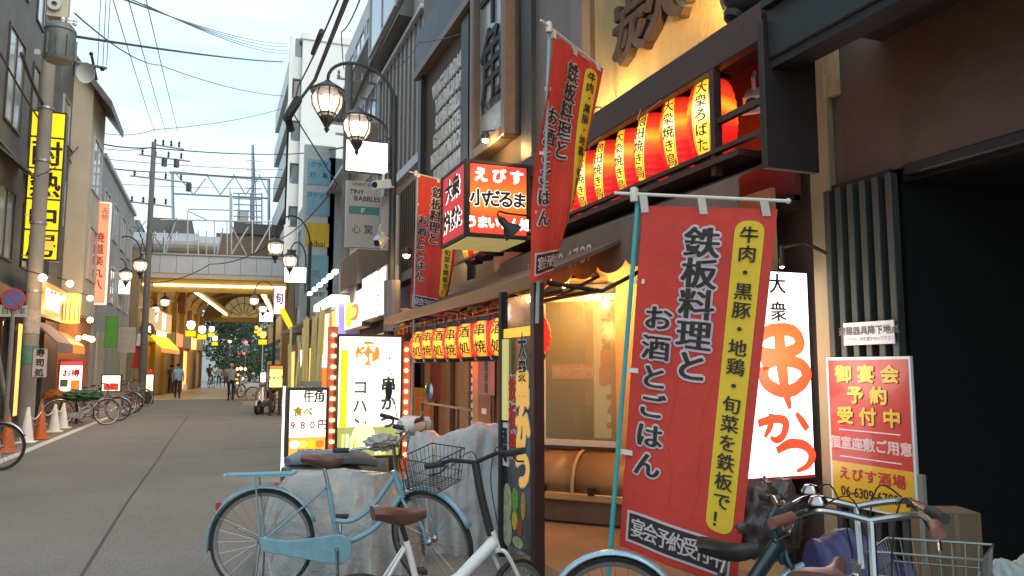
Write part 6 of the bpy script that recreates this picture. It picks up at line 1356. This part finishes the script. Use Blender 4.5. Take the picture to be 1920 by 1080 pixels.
crumple('dark brown crumpled rain cover bundled behind the teal black bicycle',at(1440,972,3.75),.17,.12,.17,mat('bag_brown',(.09,.065,.058),.3,amp=.4,scale=6),4,'rain_cover','cover',.4,3)
tarp('dark blue cover draped over a parked scooter below the banquet poster',[sc(1500,3.35,.02,.1),sc(1508,3.35,.72,.22),sc(1560,3.3,.78,.26),sc(1620,3.25,.74,.26),sc(1680,3.2,.66,.24),sc(1700,3.2,.02,.2)],vd,mat('blue_cover',(.035,.04,.12),.5,amp=.3,scale=4,col2=(.07,.05,.12)),3.3,fold=.03,hw=.3)
tarp('pale greenish cover over something at the bottom right corner',[sc(1822,2.75,.02,.1),sc(1828,2.75,.76,.2),sc(1880,2.7,.8,.26),sc(1960,2.6,.86,.3),sc(2050,2.5,.8,.3),sc(2060,2.5,.02,.3)],vd,mat('pale_cover',(.3,.33,.29),.5,amp=.25,scale=3,bump=.3,bscale=20),8.1,fold=.03)
cb_=thing('cardboard_box','brown cardboard box standing upright in the dark passage beside the poster','box',tuple(gp(1790,3.7))); p=at(1745,965,3.75); q=at(1840,965,3.75); f=Fr((p.x,p.y,0),(q-p)); w_=(q-p).length
MB().fb(f,0,.35,w_,at(1790,962,3.75).z,-.2,0).build('body',mat('cardboard',(.2,.13,.07),.8,amp=.15),cb_,bev=.004); MB().fb(f,w_*.45,.35,w_*.55,p.z+.0,.001,.003).build('tape',mat('tape',(.25,.18,.1),.4),cb_); MB().fb(f,-.02,.0,w_+.02,.35,-.22,.0).build('base_crate',_m['box_greygreen'],cb_)
ws_=thing('white_strip','narrow pale upright board leaning in the passage right of the poster','board',tuple(gp(1738,3.75))); p=at(1732,945,3.8); q=at(1744,892,3.8); MB().bb(p.x,p.y,0,q.x,p.y+.03,q.z).build('board',mat('pale_board',(.3,.28,.22),.7),ws_)
# ================================================================ people
skin=mat('skin',(.42,.25,.17),.5,amp=.08); hairm=mat('hair_dark',(.015,.012,.01),.6); 
def person(label,loc,rz,shirt,trous,hair=hairm,H=1.66,stride=.16,hatm=None,arm=(.0,.0),name='person',sit=False,group=None):
    t=thing(name,label,'person',loc,rz,group); s=H/1.7
    # x forward, y left
    J={'pel':(0,0,.95),'sp':(0,0,1.12),'ch':(.01,0,1.34),'nk':(.01,0,1.47),'hd':(.03,0,1.56),'ht':(.03,0,1.68)}
    vs=[];es=[];rd=[]
    def a(p,r,par=None): vs.append(V(p)*s); rd.append((r[0]*s,r[1]*s)); i=len(vs)-1; 
    def add(p,rx,ry,par):
        vs.append(V(p)*s); rd.append((rx*s,ry*s)); i=len(vs)-1
        if par is not None: es.append((par,i))
        return i
    pel=add((0,0,.95),.12,.15,None); sp=add((0,0,1.1),.11,.14,pel); ch=add((.0,0,1.32),.12,.17,sp); nk=add((.01,0,1.45),.055,.055,ch); n2=add((.02,0,1.5),.05,.05,nk); hd=add((.03,0,1.585),.085,.075,n2); ht=add((.03,0,1.66),.07,.065,hd)
    for sd,st in ((1,stride),(-1,-stride)):
        if sit: hp=add((.02,sd*.09,.9),.085,.085,pel); kn=add((.38,sd*.12,.78),.06,.06,hp); an=add((.3,sd*.12,.42),.04,.04,kn); toe=add((.42,sd*.12,.38),.035,.04,an)
        else: hp=add((0,sd*.09,.88),.085,.085,pel); kn=add((st*.6+.03,sd*.09,.48),.058,.058,hp); an=add((st-.02,sd*.09,.09+max(0,-st)*.25),.04,.04,kn); toe=add((st+.14,sd*.1,.04+max(0,-st)*.1),.035,.045,an)
        shd=add((0,sd*.19,1.38),.055,.055,ch); ar=arm[0 if sd>0 else 1]
        el=add((ar*.5-.02,sd*.25,1.12),.042,.042,shd); wr=add((ar+.06,sd*.24,.9+abs(ar)*.45),.028,.03,el); pm=add((ar+.09,sd*.24,.84+abs(ar)*.5),.022,.035,wr)
        for k in range(4): f1=add((ar+.075+.02*k,sd*(.245),.78+abs(ar)*.5),.008,.009,pm); add((ar+.08+.018*k,sd*.24,.745-.006*abs(1.5-k)+abs(ar)*.5),.007,.007,f1)
        th=add((ar+.125,sd*.23,.81+abs(ar)*.5),.009,.01,pm)
    me=bpy.data.meshes.new('body'); me.from_pydata([tuple(v) for v in vs],es,[]); o=bpy.data.objects.new('body',me); C.objects.link(o)
    md=o.modifiers.new('k','SKIN'); md.use_smooth_shade=True
    sv=me.skin_vertices[0].data
    for i,(rx,ry) in enumerate(rd): sv[i].radius=(rx,ry)
    sv[0].use_root=True
    ss=o.modifiers.new('s','SUBSURF'); ss.levels=ss.render_levels=1
    bpy.context.view_layer.update(); dg=bpy.context.evaluated_depsgraph_get(); m2=bpy.data.meshes.new_from_object(o.evaluated_get(dg)); o.modifiers.clear(); o.data=m2; bpy.data.meshes.remove(me)
    m2.materials.clear()
    for mm in (skin,shirt,trous,rubber): m2.materials.append(mm)
    for p in m2.polygons:
        c=p.center/s; p.use_smooth=True
        if c.z>1.47: p.material_index=0
        elif c.z>.93 and (abs(c.y)<.215 or c.z>1.14): p.material_index=1
        elif c.z>.09+.0 and abs(c.y)<.215 and c.z<.99: p.material_index=2
        elif c.z<=.09: p.material_index=3
        else: p.material_index=0
    o.parent=t
    hb=MB(); T=Matrix.Translation(V((.015,0,1.615))*s)@Matrix.Scale(s,4)
    hb.lathe([(.09,-.03),(.098,.02),(.092,.06),(.06,.1),(.001,.115)],14,T); hb.build('hat' if hatm else 'hair',hatm or hair,t,local=True,smooth=True)
    nz_=MB().ball(V((.118,0,1.575))*s,.014*s,6).build('nose',skin,t,local=True)
    for sd in (1,-1): MB().ball(V((.105,sd*.03,1.6))*s,.009*s,6).build('eye',ink,t,local=True); MB().ball(V((.02,sd*.083,1.585))*s,.02*s,6).build('ear',skin,t,local=True)
    MB().bb(.104*s,-.022*s,1.535*s,.112*s,.022*s,1.541*s).build('mouth',redp,t,local=True)
    return t
def camrz(p): return math.atan2(CAM.y-p.y,CAM.x-p.x)
p=onz(332,748); person('man in light blue shirt and dark trousers walking towards the viewer',tuple(p),camrz(p),mat('shirt_blue',(.32,.45,.62),.8),mat('trousers_navy',(.02,.022,.03),.8),H=1.68,arm=(.08,-.05))
pbg=thing('shopping_bag','white plastic shopping bag carried by the man in light blue','bag',tuple(p+V((.34,0,.5)))); c=p+V((.33,-.02,.58)); MB().hexa([c+V(q) for q in ((-.1,-.05,-.16),(.1,-.05,-.16),(.1,.05,-.16),(-.1,.05,-.16),(-.07,-.03,.12),(.07,-.03,.12),(.07,.03,.12),(-.07,.03,.12))]).build('sack',wplast,pbg,bev=.02); MB().tube([c+V((-.05,0,.11)),c+V((-.02,0,.2)),c+V((.03,0,.2)),c+V((.05,0,.11))],.006,5).build('handle',wplast,pbg)
p=onz(432,752); person('man in grey shirt, pale cap and dark trousers standing with his back turned',tuple(p),camrz(p)+PI,mat('shirt_grey',(.33,.34,.33),.8),mat('trousers_black',(.02,.02,.02),.8),H=1.66,stride=.1,hatm=mat('cap_pale',(.45,.42,.36),.7),arm=(.2,.1))
for (px,d,lab,sh,z) in ((393,58,'distant figure in brown riding a bicycle inside the arcade',(.15,.1,.06),.12),(411,62,'distant figure in white inside the arcade',(.5,.5,.55),0),(425,60,'distant figure in yellow inside the arcade behind the man in grey',(.5,.35,.08),0),(443,64,'distant figure in dark red inside the arcade right of the man in grey',(.2,.03,.03),0),(322,45,'figure in brown just behind the man in light blue',(.16,.09,.05),0)):
    p=gp(px,d); p.z=z; person(lab,tuple(p),camrz(p)+.3,mat('cloth_%d'%px,sh,.8),black,H=1.65,sit=(z>0),stride=.12,arm=(.3,.3) if z else (.05,-.05))
p=gp(393,58); bicycle('distant dark bicycle ridden inside the arcade',tuple(p+V((-.0,-.3,0))),camrz(p)+.3-0,wb=1.05,fm=black,ns=8,fen=None,group='distant bicycles',stand=False)
# distant red and orange lights past the arcade
for i,(px,py,d,c,lab,r) in enumerate(((431,640,80,(1,.45,.1),'orange round traffic light beyond the arcade',.16),(461,642,80,(1,.05,.08),'large red traffic light beyond the arcade',.18),(449,664,82,(1,.06,.04),'left lower red signal lamp beyond the arcade',.13),(457,663,82,(1,.05,.1),'right lower red signal lamp beyond the arcade',.13),(493,641,75,(0,.6,.25),'small green signal lamp at the arcade right',.09),(445,692,60,(1,.5,.12),'left amber lamp of the low cluster behind the man in grey',.1),(452,691,60,(1,.5,.12),'middle amber lamp of the low cluster behind the man in grey',.12),(460,692,60,(1,.5,.12),'right amber lamp of the low cluster behind the man in grey',.1),(446,703,60,(1,.35,.08),'upper small orange lamp by the easel board',.08),(444,711,60,(1,.35,.08),'middle small orange lamp by the easel board',.08),(445,718,60,(1,.35,.08),'lowest small orange lamp by the easel board',.08),(455,710,60,(1,.4,.1),'single orange lamp left of the easel board',.1))):
    p=at(px,py,d); t=thing('signal_lamp',lab,'lamp',tuple(p)); MB().ball(p,r,10).build('lens',glow('sig%d'%i,c,6),t); MB().lathe([(r*1.1,-.02),(r*1.25,.1),(.01,.12)],12,Matrix.Translation(p+V((0,.02,0)))@Matrix.Rotation(-PI/2,4,'X')).build('housing',black,t)
    if i<5: MB().tube([(p.x,p.y+.1,0),(p.x,p.y+.1,p.z+.3)],.05,5).build('mast',steel,t)
# arcade wall lamps
for i,(px,py,d,sz) in enumerate(((358,613,45,1),(379,621,49,.95),(397,620,55,.8),(403,637,60,.8),(481,617,52,.5),(487,621,48,.5),(493,631,46,.85))):
    p=at(px,py,d); t=thing('arcade_lamp','white and yellow arcade lamp, %s'%('first on the left wall','second on the left wall','third on the left wall','fourth on the left wall','upper small one on the right','middle small one on the right','lowest one on the right')[i],'lamp',tuple(p),group='lit lamps hanging in the arcade')
    MB().lathe([(.01,.26*sz),(.2*sz,.22*sz),(.24*sz,0),(.16*sz,-.22*sz),(.01,-.25*sz)],12,Matrix.Translation(p+V((0,0,.1)))).build('globe',lit_cream if i<4 else lit_warm,t,smooth=True); MB().bb(p.x-.28*sz,p.y,p.z-.55*sz,p.x+.28*sz,p.y+.12,p.z-.22*sz).build('box',lit_yel,t); MB().tube([p+V((0,0,.2)),p+V((0,0,.9))],.02,4).build('rod',black,t)
# ================================================================ left side signs
def lsign(label,px0,py0,px1,py1,Y,m,txt=None,tm=ink,vert=True,s=None,th=.25,fm=bronze,e=.04,name='vertical_sign',bx=.05,cat='sign'):
    t,f,w_,h_=lightbox(name,label,px0,py0,px1,py1,Y,m,fm,th,e=e,cat=cat)
    if txt: text(f,txt,w_/2,h_/2,s or h_/len(txt)*.8,tm,t,vert=vert,bx=bx,t=.01,adv=(h_/len(txt)/(s or h_/len(txt)*.8)) if vert else None)
    return t,f,w_,h_
t,f,w_,h_=lsign('tall glowing yellow vertical sign with brushed black characters on the narrow grey building',58,205,109,490,20.2,lit_yel,None)
for k,(ch,z) in enumerate((('酎',.71),('熱',.5),('中',.28),('房',.1))): text(f,ch,w_*.52,h_*z,.6,nink,t,bx=.022,t=.012,jit=.08,sy=.95)
for z in (.82,.61,.405,.20): MB().fb(f,.04,h_*z-.02,w_-.04,h_*z+.02,.004,.02).build('divider',bronze,t)
MB().fb(f,w_*.62,h_*.07,w_*.85,h_*.13,.012,.016).build('seal',glow('seal_orange',(1,.45,.05),.9),t)
t,f,w_,h_=lsign('tall pinkish lit vertical sign with dark red characters and white border',170,377,198,571,28.5,glow('pink_sign',(.9,.38,.2),.62),None,fm=mat('sign_white_edge',(.7,.6,.55),.4,em=(.9,.7,.6),es=.6))
text(f,'焼道楽丸八',w_*.5,h_*.42,.34,redp,t,vert=True,t=.01,bx=.02,adv=1.15); text(f,'鉄板焼',w_*.28,h_*.82,.2,nink,t,vert=True,t=.01,adv=1.2); text(f,'名物',w_*.74,h_*.88,.22,redp,t,vert=True,t=.01)
# no parking sign
npd=14.4; c=at(25,560,npd); t=thing('no_parking_sign','round blue and red no parking sign above a small white plate','road sign',(c.x,c.y+.03,0)); MB().tube([(c.x,c.y+.05,0),(c.x,c.y+.05,c.z+.2)],.04,8).build('pole',polegrey2,t)
T=Matrix.Translation(c)@Matrix.Rotation(PI/2,4,'X'); rr=.2
MB().lathe([(.001,0),(rr,0),(rr,.01),(.001,.01)],28,T).build('disc',mat('road_red',(.4,.06,.07),.5),t); MB().lathe([(.001,.011),(rr*.72,.011),(rr*.72,.016),(.001,.016)],28,T).build('centre',mat('road_blue',(.08,.14,.38),.5),t)
f=Fr((c.x,c.y-.018,c.z),(1,0,0)); d1=V((.707,0,.707)); mb=MB(); fx=Fr((c.x,c.y-.018,c.z),(-.7071,0,.7071),(.7071,0,.7071)); 
MB().hexa([c+V((-.14,-.022,.12)),c+V((-.11,-.022,.15)),c+V((-.11,-.017,.15)),c+V((-.14,-.017,.12)),c+V((.11,-.022,-.15)),c+V((.14,-.022,-.12)),c+V((.14,-.017,-.12)),c+V((.11,-.017,-.15))]).build('slash',_m['road_red'],t)
p=at(25,583,npd); MB().bb(p.x-.23,p.y,p.z-.11,p.x+.23,p.y+.01,p.z+.11).build('plate',mat('plate_pale',(.5,.45,.38),.6),t); text(Fr((p.x,p.y-.001,p.z),(1,0,0)),'自転車',0,0,.13,ink,t,t=.003)
# orange lit shop sign wall on the left
def lband(label,name,px0,px1,yt1,yb1,X,m,txt=None,s=.5,tm=lit_cream,th=.2,bx=.06):
    a=onx(px0,600,X); b=onx(px1,600,X); zt=onx((px0+px1)/2,yt1,X).z; zb=onx((px0+px1)/2,yb1,X).z
    f=FRleft(a.y,X); t=thing(name,label,'sign',(X,a.y,zb)); MB().fb(f,0,zb,b.y-a.y,zt,-th,-.004).build('box',bronze,t); MB().fb(f,.05,zb+.05,b.y-a.y-.05,zt-.05,-.003,.004).build('panel',m,t)
    if txt: text(f,txt,(b.y-a.y)/2,(zb+zt)/2,s,tm,t,bx=bx,t=.01,sx=1.2)
    return t,f,b.y-a.y,zb,zt
lband('orange lit shop sign with glowing white brushed characters on the left','shop_sign',64,123,528,598,-3.8,glow('orange_sign',(1,.26,.04),.6),'炭火焼',.5,lit_white)
lo=onx(134,580,-3.45); t=thing('cylinder_lantern','bright yellow slatted cylinder lantern beside the orange shop sign','lantern',tuple(lo)); MB().lathe([(.01,.4),(.2,.4),(.2,.15),(.2,-.35),(.01,-.38)],16,Matrix.Translation(lo)).build('body',glow('cyl_yellow',(1,.6,.12),1.0),t)
for k in range(12): a=k*PI/6; MB().tube([lo+V((.205*math.cos(a),.205*math.sin(a),.15)),lo+V((.205*math.cos(a),.205*math.sin(a),-.3))],.012,4).build('slat',bronze,t)
point('lamp_light',lo+V((.4,-.3,0)),25,(1,.55,.2),.15)
for i,(px,py,d,lab) in enumerate(((80,521,20,'bright bulb at the top left corner of the orange shop sign'),(131,532,23,'small bright bulb above the cylinder lantern'),(169,559,26,'upper bright bulb at the foot of the pink sign'),(169,600,26,'lower bright bulb at the foot of the pink sign'),(119,559,22,'tiny bulb between the orange sign and the lantern'))):
    p=onx(px,py,-3.4); t=thing('shop_bulb',lab,'bulb',tuple(p)); MB().ball(p,.08 if i!=4 else .05,8).build('bulb',bulbm,t); MB().tube([p+V((0,0,.06)),p+V((-.3,.1,.15))],.015,4).build('bracket',bronze,t)
    if i in (0,2,3): point('lamp_light',p+V((.1,-.1,-.1)),14,(1,.5,.18),.08)
for i,(px,py) in enumerate(((147,634),(159,632),(165,634),(172,636))): p=onx(px,py,-3.5); o=MB().ball(p,.07+.02*(i==3),8).build('small_bulb',bulbs,org=tuple(p)); tag(o,'small white bulb under the far left shops, %s'%('first of four','second of four','third of four','last and largest of four')[i],'bulb','small bulbs under the far left shops')
# awnings
def hawn(label,px0,py0,px1,py1,X,m,dep=.55,th=.05):
    a=onx(px0,(py0+py1)/2,X); b=onx(px1,(py0+py1)/2,X); zt=onx(px0,py0,X).z; zb=onx(px0,py1,X).z; t=thing('shop_awning',label,'awning',(X,a.y,zt))
    q=[V((X,a.y,zt)),V((X+dep,a.y,zb)),V((X+dep,b.y,zb)),V((X,b.y,zt))]; MB().hexa(q+[p+V((0,0,th)) for p in q]).build('canvas',m,t); MB().bb(X+dep-.01,a.y,zb-.18,X+dep+.01,b.y,zb).build('valance',m,t); return t
hawn('purple grey cloth awning on the left behind the utility pole',62,604,96,645,-3.9,mat('awning_purple',(.22,.16,.18),.8),.5)
hawn('glowing orange awning on the left beyond the purple one',96,622,126,648,-3.95,glow('awning_orange',(1,.24,.03),.7),.45)
t,f,w_,h_=lsign('white cloth sign with brushed black characters beside the utility pole',62,652,88,708,18.5,mat('cloth_white',(.6,.5,.45),.8),'寿司処',ink,th=.02,name='cloth_sign',e=.01,bx=.03)
t,f,w_,h_=lsign('bright lit poster board with red top beside the left bicycles',110,674,156,738,23,glow('poster_lit',(1,.88,.8),2.0),None,th=.12,fm=mat('frame_red',(.4,.05,.05),.5),e=.05,name='poster_board',cat='lit sign')
MB().fb(f,.05,h_*.82,w_-.05,h_-.05,.004,.01).build('red_top',glow('poster_red_top',(.7,.08,.08),.7),t); text(f,'お得',w_/2,h_*.6,.2,redp,t,t=.01,bx=.05); MB().fb(f,w_*.1,h_*.2,w_*.4,h_*.42,.004,.008).build('photo',mat('photo_green',(.12,.2,.08),.5),t); MB().fb(f,w_*.5,h_*.12,w_*.85,h_*.4,.004,.008).build('photo',lit_or,t)
MB().fb(f,.1,-f.o.z,.16,0,-.12,-.02).build('leg',bronze,t); MB().fb(f,w_-.16,-f.o.z,w_-.1,0,-.12,-.02).build('leg',bronze,t)
t,f,w_,h_=lsign('white and red lit box sign further along the left kerb',190,702,227,735,26,glow('box_white',(1,.9,.8),1.6),None,th=.3,name='box_sign',cat='lit sign'); MB().fb(f,w_*.15,.06,w_*.85,h_*.5,.004,.01).build('red_block',lit_red,t); MB().fb(f,0,-f.o.z,w_,0,-.3,-.01).build('base',greyw,t)
t,f,w_,h_=lsign('narrow yellow white standing lamp sign at the left arcade corner',273,701,288,735,35,glow('lamp_yellow',(.95,1,.5),1.6),None,th=.2,name='standing_lamp',cat='lit sign'); MB().fb(f,0,-f.o.z,w_,0,-.2,-.01).build('base',bronze,t); MB().ball(f(w_/2,h_+.1,-.1),.09,8).build('beacon',lit_red,t)
o=lsign('plain green cloth banner hanging on the grey left building',198,593,219,652,29.5,mat('green_cloth',(.08,.3,.05),.8),None,th=.02,name='green_banner',e=.01,cat='banner')
t,f,w_,h_=lsign('beige blank sheet hanging beside the green banner',221,612,254,662,31,mat('beige_sheet',(.4,.36,.3),.8),None,th=.03,name='hanging_sheet',e=.01,cat='sheet')
t=thing('slanted_banner','slanting white and red banner beside the yellow awning','banner',tuple(gp(262,34))); q=[at(258,626,34),at(280,628,34),at(266,692,33.5),at(246,690,33.5)]; MB().hexa(q+[p+V((0,.03,0)) for p in q]).build('cloth',nred,t); q2=[q[0]+V((0,-.02,0)),q[1]+V((0,-.02,0)),at(276,650,33.7),at(255,648,33.7)]; MB().hexa(q2+[p+V((0,.01,0)) for p in q2]).build('white_top',wht,t); MB().tube([gp(244,33.6),at(257,622,34)],.02,5).build('pole',steel,t)
rb_=thing('red_bin','dull red plastic bin standing at the kerb near the arcade','bin',tuple(gp(250,32))); p=gp(250,32); MB().lathe([(.01,0),(.17,0),(.21,.6),(.22,.62),(.2,.68),(.01,.7)],16,Matrix.Translation(p)).build('body',mat('bin_red',(.35,.06,.05),.6),rb_,smooth=True)
mn=thing('mounted_disc','brown round shop emblem with white character at the arcade mouth','emblem',tuple(at(276,620,36))); MB().lathe([(.001,0),(.3,0),(.33,-.06),(.3,-.14),(.001,-.16)],20,Matrix.Translation(at(276,618,36))@Matrix.Rotation(-PI/2,4,'X')).build('disc',mat('emblem_brown',(.12,.06,.04),.5),mn); text(FRface(at(276,618,36).x,at(276,618,36).y-.17,at(276,618,36).z),'米',0,0,.34,lit_cream,mn,bx=.05,t=.02)
# cones and chain
conew=mat('cone_white',(.8,.77,.72),.5,amp=.1); coneo=mat('cone_orange',(.55,.12,.02),.5,amp=.1)
def cone(px,by,label,m,h=.68,sc_=1):
    p=onz(px,by); t=thing('traffic_cone',label,'traffic cone',tuple(p),group='traffic cones by the utility pole')
    MB().bb(-.17,-.17,.005,.17,.17,.035).build('base',m,t,local=True,bev=.01); MB().lathe([(.13,.035),(.125,.06),(.03,h-.02),(.02,h),(.001,h)],18).build('cone',m,t,local=True,smooth=True); return p
ps=[cone(49,831,'nearest tall white traffic cone at the foot of the utility pole',conew,.7)]
ps.append(cone(75,824,'orange traffic cone between the white ones',coneo,.68)); ps.append(cone(101,811,'white traffic cone just right of the orange cone',conew,.64)); ps.append(cone(117,804,'farthest right white traffic cone next to the bicycles',conew,.62)); cone(76,797,'white traffic cone partly hidden behind the orange one',conew,.66)
cone(12,850,'orange traffic cone seen through the wheel at the left edge',coneo,.62)
ch=thing('chain_barrier','pale plastic chain looping between the cones','chain',tuple(ps[0])); pts=[]
for a,b in zip(ps,ps[1:]):
    for i in range(10): u=i/10; q=a.lerp(b,u); pts.append(V((q.x,q.y,.58-.14*math.sin(PI*u))))
MB().tube(pts,.012,5).build('chain',conew,ch)
tb=thing('road_reflector','short slanting grey guy wire cover beside the utility pole','guy cover',tuple(gp(28,15))); MB().tube([gp(34,15.2),at(-8,640,15)],.04,8).build('cover',polegrey2,tb)
# left bicycles
l,rz,_=put(gp(-150,10.9),gp(8,11.1))
bicycle('dark bicycle cut off by the left edge with its wheel beside the cones',l,rz,wb=1.1,fm=black,fen=silv,ns=20,group='bicycles parked along the left kerb')
bk1=bicycle('silver bicycle with green basket cover nearest in the left row',tuple(gp(115,19.3)),.25,wb=1.08,fm=silv,fen=silv,ns=14,basket=((1.0,0,.95),.3,.36,.24),group='bicycles parked along the left kerb',steer=R(15))
gc=crumple('dark green cloth bundle in the basket of the nearest left row bicycle',at(152,742,19.6),.42,.3,.14,mat('green_bundle',(.03,.1,.04),.8,amp=.4),3,'cloth_bundle','bundle',.4,3)
oc=crumple('orange brown cloth over the bicycle saddle behind the cones',at(103,742,19.8),.26,.2,.14,mat('orange_bundle',(.4,.16,.03),.8,amp=.4),6,'cloth_bundle','bundle',.5,3)
labs=['dark red bicycle second in the left row with white mudguard','second last silver bicycle of the left row beside the lit box sign','last silver bicycle at the far end of the left row','grey bicycle in the middle of the left row']
bk2=bicycle(labs[0],tuple(gp(142,20.8)),.2,wb=1.08,fm=oldred,fen=silv,ns=14,sad=mat('saddle_red',(.3,.04,.06),.5),basket=((1.0,0,.95),.3,.36,.24),group='bicycles parked along the left kerb',steer=R(-20))
dup(bk1,gp(194,26.5),.3,labs[1]); dup(bk1,gp(214,29),.15,labs[2]); dup(bk1,gp(168,23.2),.35,labs[3])
dk2=dup(bk2,gp(182,24.8),.05,'dark red bicycle further along the left row')
dup(bk1,gp(476,33),-.3,'silver bicycle leaning near the easel board on the right'); 
dup(bk2,gp(438,37),1.2,'bicycle standing beside the man in the grey shirt')
bpy.data.objects.remove(_co); bpy.data.curves.remove(_cu)
